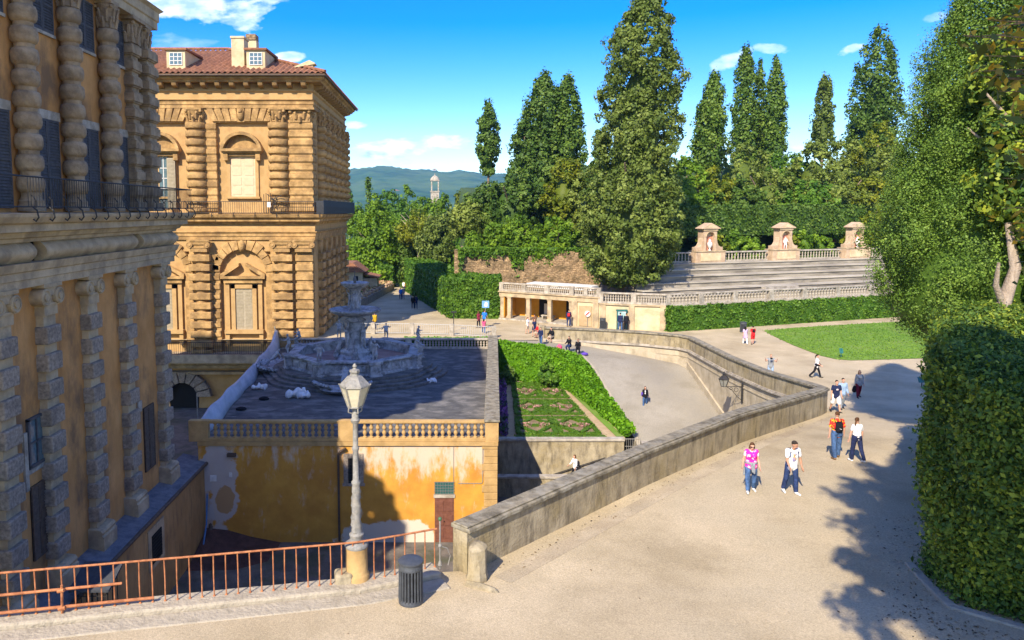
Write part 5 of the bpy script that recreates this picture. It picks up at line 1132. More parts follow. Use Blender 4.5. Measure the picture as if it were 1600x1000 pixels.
def shoe_mb(J):
    mb = MB(); s = J['s']
    for i in (0, 1):
        hp, kn, an, toe = J['leg', i]; mb.cap(an + V((0, .025 * s, -.045 * s)), toe + V((0, -.01 * s, -.002 * s)), .048 * s, .038 * s); mb.cap(an + V((0, .0, -.03 * s)), an + V((0, -.05, -.05)) * s, .048 * s, .045 * s)
    return mb
def hair_mb(J, style='short'):
    mb = MB(); s = J['s']; M_ = head_M(J); hc = J['headc']; H_ = lambda x, y, z: hc + M_ @ V((x, y, z)) * s
    mb.ell(H_(0, .028, .04), V((.083, .09, .088)) * s, 14, 10, M_); mb.ell(H_(0, -.018, .078), V((.062, .05, .034)) * s, 10, 7, M_)
    if style != 'short':
        for x in (1, -1): mb.cap(H_(x * .06, .02, .03), H_(x * .075, .03, -.1), .035 * s, .035 * s); 
        mb.cap(H_(0, .06, .0), H_(0, .075, -.12), .07 * s, .06 * s)
    if style == 'long':
        for x in (1, -1): mb.cap(H_(x * .075, .04, -.1), H_(x * .07, .05, -.24), .035 * s, .025 * s)
        mb.cap(H_(0, .075, -.12), H_(0, .085, -.3), .065 * s, .04 * s)
    if style == 'tail': mb = MB(); mb.ell(H_(0, .028, .04), V((.083, .09, .09)) * s, 14, 10, M_); mb.ell(H_(0, -.035, .085), V((.06, .05, .035)) * s, 10, 7, M_); mb.cap(H_(0, .11, .05), H_(0, .15, -.08), .032 * s, .035 * s); mb.cap(H_(0, .15, -.08), H_(0, .14, -.22), .035 * s, .014 * s)
    return mb
skins = [mat('skin', (.50, .27, .18), (.58, .33, .23), 6, bump=.05, rough=.6), mat('tanned_skin', (.40, .21, .13), (.48, .26, .17), 6, bump=.05, rough=.6)]
def cloth(name, c, var=.14): return mat(name, tuple(x * (1 - var * 1.6) for x in c), tuple(min(1, x * (1 + var)) for x in c), 7, bump=.9, bscale=9, rough=.9, spec=.1)
c_jean = cloth('blue_denim', (.065, .125, .26), .3); c_djean = cloth('dark_denim', (.03, .05, .13), .25); c_navy = cloth('navy_cloth', (.02, .028, .075)); c_black = cloth('black_cloth', (.014, .014, .018)); c_white = cloth('white_cloth', (.74, .73, .72), .06)
c_grey = cloth('grey_knit', (.25, .27, .29), .2); c_red = cloth('red_cloth', (.55, .025, .03)); c_burg = cloth('burgundy_cloth', (.16, .015, .03)); c_lilac = cloth('lilac_cloth', (.52, .38, .55)); c_brown = cloth('brown_cloth', (.17, .09, .05)); c_yel = cloth('yellow_cloth', (.60, .38, .03)); c_lblue = cloth('light_blue_cloth', (.30, .42, .58)); c_blue = cloth('bright_blue_cloth', (.03, .18, .60)); c_pinkb = cloth('pink_cloth', (.68, .09, .20)); c_maroon = cloth('maroon_cloth', (.25, .03, .06)); c_beige = cloth('beige_cloth', (.45, .36, .26)); c_purple = cloth('purple_cloth', (.11, .06, .36))
c_pink = mat('pink_print', (.78, .025, .34), (.80, .58, .68), 11, bump=.1, lo=.56, hi=.62); c_floral = mat('red_floral_print', (.68, .03, .025), (.80, .48, .03), 10, bump=.1, lo=.51, hi=.55); c_tprint = mat('colour_print', (.50, .30, .06), (.24, .24, .52), 9, bump=0, lo=.45, hi=.55)
h_br = cloth('brown_hair', (.10, .05, .025), .3); h_dk = cloth('dark_hair', (.018, .013, .01), .3); h_grey = cloth('greying_hair', (.05, .04, .033), .3); h_bl = cloth('fair_hair', (.34, .20, .09), .3); s_white = cloth('white_shoe', (.60, .60, .58), .1); s_dark = cloth('dark_shoe', (.03, .027, .025)); s_tan = cloth('tan_shoe', (.20, .12, .06))
BM = {}
def person(label, loc, rz, J, vox, skin=0, top=c_white, sleeve=.55, bot=c_jean, blen=1.93, shoes=s_white, hair=h_br, hs='short', skirt=None, hem=.10, group=None, loose=1.0):
    t = thing('person', label, 'person', loc, group); t.rotation_euler = (0, 0, rz); W_ = wtrans(t)
    P_ = lambda n_, mb, m, v=vox, it=4: place(n_, remesh(mb, n_, m, v, it), t, at=W_)
    P_('body', body_mb(J, vox < .015), skins[skin], vox * .85, 3)
    P_('trousers' if blen > 1.2 else 'shorts', leg_mb(J, blen, loose=loose), bot)
    P_('shirt' if sleeve <= 1 else 'jacket', top_mb(J, sleeve, hem=hem), top)
    if skirt: P_('skirt', skirt_mb(J, .6), skirt)
    P_('shoes', shoe_mb(J), shoes); P_('hair', hair_mb(J, hs), hair)
    if vox < .015:
        s = J['s']; M_ = head_M(J); hc = J['headc']
        for x in (1, -1): mb = MB(); mb.ell(hc + M_ @ V((x * .03, -.083, .012)) * s, V((.013, .008, .008)) * s, 8, 6, M_); place('eye', mb.mesh('eye', m_void, 80), t, at=W_)
    return t
def gat(px, py):
    z = 0.5
    for _ in range(30): p = G(px, py, z); z = .6 * z + .4 * gz(p.y)
    return V((p.x, p.y, gz(p.y)))
def extra(t, name, mb, m, vox=None):
    W_ = wtrans(t); return place(name, remesh(mb, name, m, vox, 3) if vox else mb.mesh(name, m, 50), t, at=W_)
def carry(t, name, label, cat, parts, vox=None):
    """something a person carries: a thing of its own standing in the person's place"""
    o = thing(name, label, cat, t.location); o.rotation_euler = t.rotation_euler; W_ = wtrans(o)
    for nm, mb, m in parts: place(nm, remesh(mb, nm, m, vox, 3) if vox else mb.mesh(nm, m, 50), o, at=W_)
    return o
def pack(J, back=.17, w_=.13, h_=.2, z0=.30, strap=True):
    s = J['s']; P_ = J['pel']; sp = J['sp']; c = P_ + sp * z0 * s + V((0, back * s, 0)); b = MB()
    for x in (-1, 1): b.cap(c + V((x * (w_ - .09) * s, 0, -h_ * .5 * s)), c + V((x * (w_ - .09) * s, -.01, h_ * .5 * s)), .095 * s, .08 * s)
    b.cap(c + V((0, .05 * s, -h_ * .45 * s)), c + V((0, .05 * s, -.02 * s)), .075 * s, .07 * s)
    st = MB()
    for x in (-1, 1): st.tube([c + V((x * .11 * s, -.04 * s, h_ * .5 * s)), P_ + sp * .49 * s + V((x * .12 * s, .02 * s, .03 * s)), P_ + sp * .42 * s + V((x * .125 * s, -.1 * s, 0)), P_ + sp * .28 * s + V((x * .14 * s, -.105 * s, 0)), P_ + sp * .18 * s + V((x * .17 * s, .0, 0)), c + V((x * .11 * s, -.03 * s, -h_ * .5 * s))], .019 * s, 6)
    return b, st
# --- the four nearest walkers
J = skel(1.66, legs=((-.10, .12), (.28, .08)), arms=((.08, .35, .22), (-.12, .2, .3)), lean=.03, nod=.25, fem=True); t = person('woman in a pink printed top and jeans with a grey jacket tied round her waist', gat(1172, 768), R(-8), J, .012, 0, c_white, .4, c_jean, 1.9, s_white, h_br, 'bob', loose=1.1, hem=.06)
s = J['s']; mb = MB(); M_ = head_M(J)
for x in (1, -1): mb.ell(J['headc'] + M_ @ V((x * .034, -.094, .014)) * s, V((.027, .012, .018)) * s, 8, 6, M_)
mb.tube([J['headc'] + M_ @ V((-.08, -.01, .02)) * s, J['headc'] + M_ @ V((-.06, -.09, .02)) * s, J['headc'] + M_ @ V((.06, -.09, .02)) * s, J['headc'] + M_ @ V((.08, -.01, .02)) * s], .005, 5); extra(t, 'sunglasses', mb, m_void)
ts = MB(); p_, sp = J['pel'], J['sp']; torso(ts, J, .036, low=.06)
extra(t, 'printed_vest', ts, c_pink, .012)
mb = MB(); mb.tube([p_ + V((.17 * math.cos(a), .135 * math.sin(a), .07)) for a in np.linspace(0, 6.28, 16)], .04, 8); mb.cap(p_ + V((.05, -.16, .05)), p_ + V((.07, -.16, -.24)), .04, .035); mb.cap(p_ + V((-.02, -.16, .05)), p_ + V((.01, -.17, -.2)), .04, .03)
for a in np.linspace(.2, 2.9, 8): mb.cap(p_ + V((.165 * math.cos(a), .14 * math.sin(a), .04)), p_ + V((.2 * math.cos(a), .18 * math.sin(a), -.36)), .045, .04)
extra(t, 'tied_jacket', mb, c_grey, .014)
J = skel(1.80, legs=((.12, .05), (-.14, .20)), arms=((.1, .25, .16), (.25, .55, .12)), lean=.10, yaw=.75, nod=.30); t = person('man in a white printed t-shirt and jeans looking down to his left', gat(1235, 771), R(6), J, .012, 1, c_white, .6, c_djean, 1.93, s_white, h_grey, 'short', loose=1.05)
p_, sp = J['pel'], J['sp']; mb = MB(); mb.ell(p_ + sp * .22 + V((.0, -.108, 0)), (.085, .03, .10)); extra(t, 'shirt_print', mb, c_tprint); mb = MB(); mb.ell(p_ + sp * .36 + V((.02, -.11, 0)), (.09, .02, .05)); extra(t, 'shirt_print', mb, mat('violet_print', (.20, .20, .50), (.60, .45, .10), 8, bump=0))
b, st = pack(J, .18); carry(t, 'backpack', 'dark backpack on the back of the man in the white printed t-shirt', 'backpack', [('bag', b, c_black), ('strap', st, c_djean)])
J = skel(1.82, legs=((-.20, .12), (.20, .06)), arms=((-.12, .18, .2), (.05, .15, .26)), lean=.05, yaw=-.25); t = person('man in a red floral shirt and jeans seen from behind', gat(1306, 716), R(176), J, .012, 0, c_floral, .75, c_jean, 1.95, s_tan, h_br, 'short', loose=1.12, hem=.075)
b, st = pack(J, .17, .13, .24, .27); s = J['s']; lg = MB(); c = J['pel'] + J['sp'] * .22 * s + V((0, .296 * s, 0)); lg.tube([c + V((-.04, 0, .0)), c + V((-.02, .004, -.012)), c + V((.015, .004, .004)), c + V((.05, 0, .02))], [.004, .010, .007, .002], 6)
carry(t, 'backpack', 'black backpack with a white swoosh mark worn over a red floral shirt', 'backpack', [('bag', b, c_black), ('strap', st, c_black), ('logo', lg, c_white)])
J = skel(1.68, legs=((.06, .03), (-.24, .30)), arms=((.05, .12, .26), (.02, .2, .22)), lean=.02, yaw=-.9, fem=True); t = person('woman in a white t-shirt and dark trousers with a ponytail, walking away', gat(1337, 721), R(184), J, .012, 0, c_white, .5, c_navy, 1.95, s_white, h_br, 'tail', hem=.06)
mb = MB(); p_ = J['pel']; mb.box(.02, .09, .165, .172, p_.z + .04, p_.z + .08); extra(t, 'waist_label', mb, c_white)
# --- middle distance
W1 = ((.28, .08), (-.22, .22)); W2 = ((-.18, .2), (.25, .06))
J = skel(1.76, legs=W1, arms=((.1, .2, .16), (-.05, .2, .16)), lean=.04); t = person('man in a navy printed t-shirt and white shorts walking towards the viewer', gat(1305, 644), R(0), J, .017, 0, c_navy, .6, c_white, .95, s_dark, h_dk, loose=1.3)
mb = MB(); mb.ell(J['pel'] + J['sp'] * .3 * J['s'] + V((0, -.11, 0)), (.09, .022, .05)); extra(t, 'shirt_print', mb, mat('grey_print', (.4, .1, .12), (.6, .6, .6), 14, bump=0))
J = skel(1.74, legs=W2, arms=((.1, .2, .16), (-.05, .2, .16))); person('person in a blue grey top half hidden behind the man in white shorts', gat(1315, 639), R(0), J, .02, 0, c_lblue, 1.8, c_grey, 1.9, s_dark, h_dk)
J = skel(1.67, legs=W2, arms=((.12, .2, .14), (-.05, .15, .18)), fem=True); t = person('woman in a grey sweater and burgundy trousers with sunglasses', gat(1341, 621), R(-4), J, .017, 0, c_grey, 1.85, c_burg, 1.93, s_dark, h_bl, 'long')
mb = MB(); M_ = head_M(J)
for x in (1, -1): mb.ell(J['headc'] + M_ @ V((x * .034, -.094, .014)), V((.027, .012, .018)), 8, 6, M_)
extra(t, 'sunglasses', mb, m_void); w_ = J['arm', 1][2]; mb = MB(); mb.cap(w_ + V((-.02, 0, -.2)), w_ + V((-.02, .05, -.42)), .1, .13); mb.tube([w_ + V((-.02, -.02, .02)), w_ + V((-.02, .0, -.2))], .012, 5); carry(t, 'handbag', 'dark handbag hanging from the hand of the woman in burgundy trousers', 'handbag', [('bag', mb, c_black)])
J = skel(1.68, legs=((.4, .15), (-.3, .45)), arms=((-.2, .3, .3), (.15, .9, .2)), lean=.06, fem=True); t = person('woman in a white blouse and black trousers striding across the gravel', gat(1275, 590), R(62), J, .018, 0, c_white, 1.2, c_black, 1.95, s_dark, h_dk, 'tail')
c = J['pel'] + V((-.14, -.1, .06)); mb = MB(); mb.cap(c + V((0, -.1, 0)), c + V((0, .12, 0)), .1, .1); mb.tube([c + V((0, .1, .05)), J['pel'] + J['sp'] * .47 + V((-.1, 0, .05)), c + V((0, -.1, .05))], .013, 5); carry(t, 'shoulder_bag', 'large black shoulder bag on the striding woman in a white blouse', 'bag', [('bag', mb, c_black)])
J = skel(1.58, legs=W1, fem=True); person('girl in a lilac top and white trousers beside the boy in red', gat(1164, 538), R(170), J, .022, 0, c_lilac, .6, c_white, 1.95, s_white, h_dk, 'long', skirt=c_lilac)
J = skel(1.62, legs=W2); t = person('boy in a red shirt and red shorts walking beside the lawn', gat(1176, 538), R(178), J, .022, 0, c_red, .6, c_red, .9, s_dark, h_dk); b, st = pack(J, .16, .11, .12, .38); carry(t, 'backpack', 'small dark backpack on the boy in red', 'backpack', [('bag', b, c_black), ('strap', st, c_black)])
J = skel(1.70, legs=((.05, 0), (-.05, .05)), arms=((1.0, 1.5, .5), (1.0, 1.5, .5))); q = V((22.2, 49.9, gz(49.9))); t = person('person in a grey vest raising a camera behind the curved wall', q, R(-20), J, .022, 0, c_grey, .2, c_lblue, 1.9, s_dark, h_bl)
mb = MB(); a = (J['arm', 0][2] + J['arm', 1][2]) / 2; mb.box(a.x - .07, a.x + .07, a.y - .1, a.y - .02, a.z - .0, a.z + .1); carry(t, 'camera', 'small black camera held up by the person behind the curved wall', 'camera', [('camera_body', mb, c_black)])
J = skel(1.58, legs=W2, arms=((.15, .8, .15), (.1, .3, .12)), fem=True); t = person('young woman in a dark jacket and jeans alone on the ramp', V((14.75, 54.1, -3.02)), R(-10), J, .02, 0, c_black, 1.9, c_jean, 1.95, s_dark, h_br, 'long')
mb = MB(); c = J['pel'] + V((-.2, -.02, .05)); mb.cap(c, c + V((0, 0, .16)), .1, .08); mb.tube([c + V((0, .03, .2)), J['pel'] + J['sp'] * .48 + V((.08, .0, .05)), c + V((0, -.04, .2))], .014, 5); carry(t, 'shoulder_bag', 'blue shoulder bag of the young woman on the ramp', 'bag', [('bag', mb, c_purple)])
mb = MB(); mb.ell(J['pel'] + J['sp'] * .28 + V((0, -.1, 0)), (.05, .025, .16)); extra(t, 'shirt_front', mb, c_white)
J = skel(1.72, legs=W2, arms=((.1, .3, .12), (.5, .5, .12)), lean=.1, fem=True); person('person with brown hair and a white shirt descending beside the garden wall handrail', V((8.35, 47.0, -6.0)), R(-60), J, .022, 0, c_white, 1.5, c_black, 1.9, s_dark, h_br, 'bob')
# --- people round the head of the ramp and the loggia
SIT = dict(legs=((1.45, 1.95), (1.35, 1.9)), arms=((.5, .9, .15), (.45, 1.0, .15)), sit=True, lean=.15)
J = skel(1.68, fem=True, **SIT); person('seated girl in black with long dark hair on the ramp kerb, left of her friend', V((10.35, 61.95, -.28)), R(-35), J, .025, 0, c_black, 1.9, c_djean, 1.9, s_dark, h_dk, 'long')
person('seated girl in a black jacket leaning forward beside the purple bag', V((11.0, 61.45, -.42)), R(-15), skel(1.7, fem=True, **SIT), .025, 0, c_black, 1.9, c_black, 1.9, s_dark, h_dk, 'bob')
def small_bag(loc, label, m, r=(.22, .16, .15)):
    t = thing('bag', label, 'bag', loc); mb = MB(); mb.ell(V(loc) + V((0, 0, r[2] * .8)), r, 12, 8); mb.ell(V(loc) + V((.06, -.05, r[2] * .9)), (r[0] * .6, r[1] * .8, r[2])); mb.build('bag', m, t, smooth=80)
    mb = MB(); mb.tube([V(loc) + V((-.1, 0, r[2] * 1.6)), V(loc) + V((-.04, 0, r[2] * 2.3)), V(loc) + V((.08, 0, r[2] * 1.6))], .016, 5); mb.build('strap', m, t)
small_bag((9.55, 62.35, -.2), 'bright pink bag lying beside the seated girls', c_pinkb, (.25, .2, .22)); small_bag((11.5, 61.2, -.5), 'purple bag lying on the ramp kerb', c_purple, (.32, .2, .14))
J = skel(1.55, legs=W1, arms=((.2, .5, .2), (-.3, .3, .35))); person('child in a navy top and jeans walking down the head of the ramp', V((8.15, 63.9, -.1)), R(-30), J, .024, 0, c_navy, 1.6, c_jean, 1.9, s_white, h_dk)
person('person in a red top sitting at the end of the curved wall', V((8.35, 66.9, 0)), R(-60), skel(1.7, **SIT), .026, 0, c_red, 1.0, c_beige, .9, s_dark, h_br)
t = person('person in black with a white shirt sitting on the gravel by the wall end', V((9.35, 65.4, -.12)), R(-50), skel(1.75, **SIT), .026, 0, c_black, 1.8, c_beige, .9, s_dark, h_dk)
person('woman in a white top and beige shorts standing near the loggia', V((7.55, 69.2, 0)), R(60), skel(1.6, legs=((.1, 0), (-.1, .1)), fem=True), .026, 0, c_white, .5, c_beige, .9, s_tan, h_br, 'tail')
person('woman in a navy dress standing at the head of the ramp', V((8.0, 67.6, 0)), R(20), skel(1.66, legs=((.05, 0), (-.05, .05)), fem=True), .026, 0, c_navy, .6, c_black, .6, s_tan, h_br, 'bob', skirt=c_navy)
person('man in a brown shirt standing behind the woman in navy', V((8.35, 70.3, 0)), R(200), skel(1.76, legs=((.05, 0), (-.05, .05))), .026, 1, c_brown, .6, c_beige, 1.9, s_dark, h_dk)
person('man in a bright blue t-shirt standing by the terrace fence', V((3.62, 72.6, 0)), R(150), skel(1.84, legs=((.05, 0), (-.05, .05))), .026, 0, c_blue, .6, c_beige, .9, s_tan, h_br)
person('woman in a maroon jacket beside the man in bright blue', V((3.05, 72.8, 0)), R(-140), skel(1.68, legs=((.05, 0), (-.05, .05)), fem=True), .026, 0, c_maroon, 1.8, c_black, 1.9, s_dark, h_br, 'bob')
person('child in a pink top and jeans in front of the man in bright blue', V((3.4, 69.3, 0)), R(175), skel(1.42, legs=W1, fem=True), .026, 0, c_pinkb, .6, c_jean, 1.9, s_white, h_dk, 'long')
t = person('visitor in dark clothes with a red pack before the loggia columns', V((12.15, 73.4, 0)), R(170), skel(1.76, legs=((.05, 0), (-.05, .05))), .026, 0, c_navy, 1.8, c_djean, 1.9, s_dark, h_dk); b, st = pack(skel(1.76)); carry(t, 'backpack', 'red backpack worn by the visitor before the loggia', 'backpack', [('bag', b, c_red), ('strap', st, c_red)])
person('person in dark top and blue jeans reading the map board', V((16.75, 70.9, 0)), R(175), skel(1.78, legs=((.05, 0), (-.05, .05))), .026, 0, c_navy, 1.8, c_jean, 1.9, s_dark, h_dk)
person('person in a black jacket leaning at the map board', V((17.35, 71.0, 0)), R(160), skel(1.7, legs=((.05, 0), (-.05, .05))), .026, 0, c_black, 1.8, c_black, 1.9, s_dark, h_br)
def pz(y): return lin(y, [(80, 0), (125, -1.9), (260, -5)])
for lb, px, py, tp, bt, rz in (('couple member in dark clothes on the shaded avenue, left one', 645.5, 483, c_black, c_navy, 180), ('couple member in navy on the shaded avenue, right one', 650, 482.5, c_navy, c_navy, 180), ('walker in a blue jacket on the sunny avenue', 626, 468, c_blue, c_djean, 0), ('walker in grey beside the blue jacket on the sunny avenue', 630, 467, c_grey, c_jean, 0), ('far walker in red near the end of the avenue', 634.5, 455, c_red, c_djean, 180), ('far walker in white near the end of the avenue', 631, 455, c_white, c_navy, 180)):
    z = 0
    for _ in range(20): p = G(px, py, z); z = pz(p.y)
    person(lb, (p.x, p.y, z), R(rz), skel(1.74, legs=W1), .035, 0, tp, 1.6, bt, 1.9, s_dark, h_dk)
t = person('person in a yellow jacket behind the terrace fence', V((-7.2, 71.5, 0)), R(20), skel(1.74, legs=((.05, 0), (-.05, .05))), .028, 0, c_yel, 1.85, c_navy, 1.9, s_dark, h_bl)

# ================================================================== FOUNTAIN TERRACE
TF = 38.8
FT = thing('terrace_building', 'yellow plastered terrace block with peeling white patches, a brown door and a lead grey deck', 'terrace building', (-5, TF, -6.4))
mb = MB(); mb.box(-13.5, 2.62, TF, TF + .5, -6.45, -1.0); mb.build('wall', m_yellow, FT)
mb = MB(); mb.prism([(-13.5, TF + .5), (2.61, TF + .5), (4.33, 65.6), (-15.3, 65.6)], -6.45, -.78); mb.build('side_wall', m_parapet, FT)
mb = MB(); mb.prism([(-13.6, TF + .3), (2.66, TF + .3), (4.38, 65.7), (-15.4, 65.7)], -.775, -.75); mb.build('deck', m_terr, FT)
mb = MB(); mb.box(-13.5, 2.7, TF - .10, TF + .4, -1.0, -.78); mb.build('string_course', m_quoin, FT)
for k in range(14): mb = MB(); z = -6.4 + k * .40; mb.box(1.95 - (.12 if k % 3 == 1 else 0), 2.68, TF - .05, TF + .6, z, z + .385); mb.build('quoin', m_quoin, FT, bevel=.02)
mb = MB(); mb.box(-.72, .32, TF - .02, TF + .02, -6.4, -3.9); dr = mb.build('door', m_door, FT); mb = MB()
for a in (-.66, -.16):
    for z in (-6.2, -5.45, -4.68): mb.box(a, a + .42, TF - .045, TF - .02, z, z + .6)
mb.build('door_panels', m_door, dr, bevel=.01); mb = MB(); mb.ell((-.22, TF - .08, -5.2), (.03, .03, .03)); mb.build('handle', m_iron, dr)
mb = MB(); mb.box(-.78, .38, TF - .06, TF + .02, -3.9, -3.72); mb.build('lintel', m_bal, dr)
mb = MB(); mb.box(-.72, .32, TF - .015, TF + .02, -3.72, -3.02); fl = mb.build('fanlight', m_teal, FT); mb = MB()
for k in range(8): mb.tube([(-.70 + k * .143, TF - .05, -3.74), (-.70 + k * .143, TF - .05, -3.0)], .014, 4)
for k in range(5): mb.tube([(-.76, TF - .05, -3.68 + k * .16), (.36, TF - .05, -3.68 + k * .16)], .014, 4)
mb.build('grille', m_grey, fl)
mb = MB()
for q in ((-5.65, -5.4, -3.1, -1.45), (-4.8, -4.58, -3.1, -1.45), (-5.4, -4.8, -1.7, -1.45), (-5.72, -4.5, -3.25, -3.1)): mb.box(q[0], q[1], TF - .05, TF + .02, q[2], q[3])
wn = mb.build('window_surround', m_block, FT); mb = MB(); mb.box(-5.4, -4.8, TF - .012, TF + .02, -3.1, -1.7); mb.build('window', m_void, wn); mb = MB()
for k in range(5): mb.tube([(-5.34 + k * .12, TF - .03, -3.1), (-5.34 + k * .12, TF - .03, -1.7)], .014, 4)
for k in range(7): mb.tube([(-5.4, TF - .03, -3.0 + k * .19), (-4.8, TF - .03, -3.0 + k * .19)], .012, 4)
mb.build('grille', m_iron, wn)
mb = MB(); mb.tube([(-5.5, TF - .16, -1.12), (-5.8, TF - .12, -1.3), (-5.92, TF - .1, -1.5), (-5.92, TF - .1, -6.3)], .065, 8); mb.build('downpipe', m_brshut, FT, smooth=60)
mb = MB(); mb.tube([(.30, TF - .03, -.95), (.30, TF - .03, -3.0)], .014, 4); mb.tube([(.55, TF - .03, -3.1), (1.82, TF - .03, -3.1), (1.88, TF - .03, -3.0), (1.88, TF - .03, -.95)], .022, 5); mb.build('conduit', m_grey, FT)
mb = MB(); mb.box(-11.9, -11.45, TF - .22, TF + .02, -1.58, -1.4); mb.build('wall_bracket', m_brshut, FT); mb = MB(); mb.box(-12.9, -12.55, TF - .06, TF + .02, -3.0, -2.65); mb.build('junction_box', m_white, FT, bevel=.02); mb = MB(); mb.box(-11.85, -11.7, TF - .05, TF + .02, -2.75, -2.5); mb.build('junction_box', m_white, FT)
# balustrades
def baluster_mesh(h, r, m, seg=10): return MB().lathe([(r * .95, 0), (r * .95, h * .07), (r * .55, h * .10), (r * .5, h * .16), (r * .95, h * .30), (r * .9, h * .38), (r * .45, h * .50), (r * .9, h * .62), (r * .95, h * .70), (r * .5, h * .84), (r * .55, h * .9), (r * .95, h * .93), (r * .95, h)], seg=seg).mesh('baluster', m, smooth=50)
def balustrade(name, label, p0, p1, z0, h, n, m, w_=.34, piers=(), rail=.16, plinth=.18, r=.10, pier_w=.5, group=None, z1=None, seg=10):
    a, b = V((p0[0], p0[1])), V((p1[0], p1[1])); d = b - a; L = d.length; d.normalize(); z1 = z0 if z1 is None else z1
    t = thing(name, label, 'balustrade', ((a.x + b.x) / 2, (a.y + b.y) / 2, min(z0, z1)), group); zz = lambda s_: z0 + (z1 - z0) * s_ / L
    nn = V((-d.y, d.x)) * w_ / 2
    def bar_(lo, hi, k): return MB().prism([tuple(a - nn * k), tuple(b - nn * k), tuple(b + nn * k), tuple(a + nn * k)], [z0 + lo, z1 + lo, z1 + lo, z0 + lo], [z0 + hi, z1 + hi, z1 + hi, z0 + hi])
    bar_(0, plinth, 1.0).build('plinth', m, t, bevel=.015); q = bar_(h - rail, h, 1.12); q.build('handrail', m, t, bevel=.03)
    for s_ in piers: c = a + d * s_ * L; MB().obox(c, d, pier_w, w_ * 1.2, zz(s_ * L), zz(s_ * L) + h + .012).build('pier', m, t, bevel=.02)
    bm_ = baluster_mesh(h - rail - plinth, r, m, seg); st = L / n
    for k in range(n):
        s_ = (k + .5) * st
        if any(abs(s_ - q * L) < pier_w / 2 + r * .6 for q in piers): continue
        c = a + d * s_; place('baluster', bm_, t, at=(c.x, c.y, zz(s_) + plinth))
    return t
balustrade('balustrade', 'sandstone balustrade along the front edge of the fountain terrace above the yellow wall', (-13.45, TF + .12), (2.0, TF + .12), -.775, 1.145, 44, m_quoin, .3, piers=(0, .521), r=.125, pier_w=1.05)
t = thing('terrace_parapet', 'solid lichened stone parapet closing the right side of the fountain terrace', 'parapet', (3, 52, -.75))
mb = MB(); mb.prism([(2.0, TF - .06), (2.72, TF - .06), (4.42, 65.7), (3.7, 65.7)], -.78, .30); mb.build('wall', m_quoin, t); mb = MB(); mb.prism([(1.93, TF - .13), (2.79, TF - .13), (4.49, 65.75), (3.63, 65.75)], .302, .42); mb.build('coping', m_coping, t, bevel=.03)
balustrade('balustrade', 'shadowed balustrade closing the far side of the fountain terrace with hedge green behind', (-15.3, 65.5), (3.65, 65.5), -.75, .98, 70, m_bal, .34, piers=(0, .31, .62), r=.11, rail=.18, pier_w=.6)
# hedge strip seen through the far balusters and the metal fence behind
hedge('hedge', 'low bright hedge strip showing through the far terrace balusters', [(-4, 66.1), (4.2, 66.1), (4.2, 66.9), (-4, 66.9)], -.9, .05, lf_bank, .16, 2600, 41, rough=.06)
m_fence = flat('dull_white_metal', (.42, .42, .40), .6)
fe = thing('metal_fence', 'dull white painted metal bar fence with stone posts behind the fountain terrace', 'fence', (-2, 68.6, 0))
mb = MB(); fpth = [(-8.5, 69.2), (-3.6, 68.9), (.5, 68.2), (4.3, 66.9)]
mb.tube([(p[0], p[1], 1.0) for p in fpth], .03, 5); mb.tube([(p[0], p[1], .12) for p in fpth], .03, 5); mb.build('rails', m_fence, fe)
fb = MB().tube([(0, 0, 0), (0, 0, .9)], .02, 4).mesh('bar', m_fence)
for k in range(64):
    p = poly_at(fpth, k * .205 + .1); place('bar', fb, fe, at=(p.x, p.y, .1))
for s_ in (1.4, 5.1, 8.9, 13.0): p = poly_at(fpth, s_); mb = MB(); mb.box(p.x - .2, p.x + .2, p.y - .2, p.y + .2, -.05, 1.08); mb.build('post', m_bal, fe, bevel=.03)
t = thing('sign_post', 'thin black post with a small flat top sign behind the terrace fence', 'sign', (-.9, 69.2, 0)); mb = MB(); mb.tube([(.55, 70.5, 0), (.55, 70.5, 1.9)], .04, 6); mb.build('post', m_iron, t); mb = MB(); mb.box(.28, .82, 70.35, 70.65, 1.85, 1.95); mb.build('panel', m_iron, t)
# tarpaulin over the left parapet
tp = thing('tarpaulin', 'pale blue white tarpaulin draped over the left parapet of the fountain terrace', 'tarpaulin', (-14.3, 50, -.75))
mb = MB(); rows = []; n = 40
vs = []; m_ = 6
for i in range(n + 1):
    u = i / n; y = 40.2 + 25 * u; x = -13.55 - 1.75 * (y - 38.8) / 26.8; hgt = .85 + .06 * math.sin(9 * u) + (.9 * sm(.90, .99, u))
    for k, (dx, z) in enumerate(((-.30, -1.6), (-.26, hgt * .5 - .75), (-.18, hgt - .75), (.02, hgt - .78 + .03 * math.sin(23 * u)), (.16, hgt * .45 - .75), (.34 + .05 * math.sin(17 * u), -.70))): vs.append((x + dx + .05 * math.sin(31 * u + k), y, z + .03 * math.sin(41 * u + 2 * k)))
mb.add(vs, [(i * m_ + k, (i + 1) * m_ + k, (i + 1) * m_ + k + 1, i * m_ + k + 1) for i in range(n) for k in range(m_ - 1)]); o = mb.build('sheet', m_tarp, tp, smooth=70); o.modifiers.new('t', 'SOLIDIFY').thickness = .03
mb = MB(); mb.tube([(-13.9, 40.0, -1.5), (-13.9, 40.0, 1.5)], .04, 6); mb.tube([(-15.4, 64.8, -.7), (-15.4, 64.8, 1.4)], .05, 6); mb.build('scaffold_pole', m_grey, tp)
for k, (x, y) in enumerate(((-12.1, 47.5), (-12.9, 45.0))): mb = MB(); mb.ell((x, y, -.68), (.35, .25, .14)); tag(mb.build('sandbag', c_black, smooth=80), ('dark sandbag by the tarpaulin, farther one', 'dark sandbag by the tarpaulin, nearer one')[k], 'sandbag', 'sandbags by the tarpaulin')

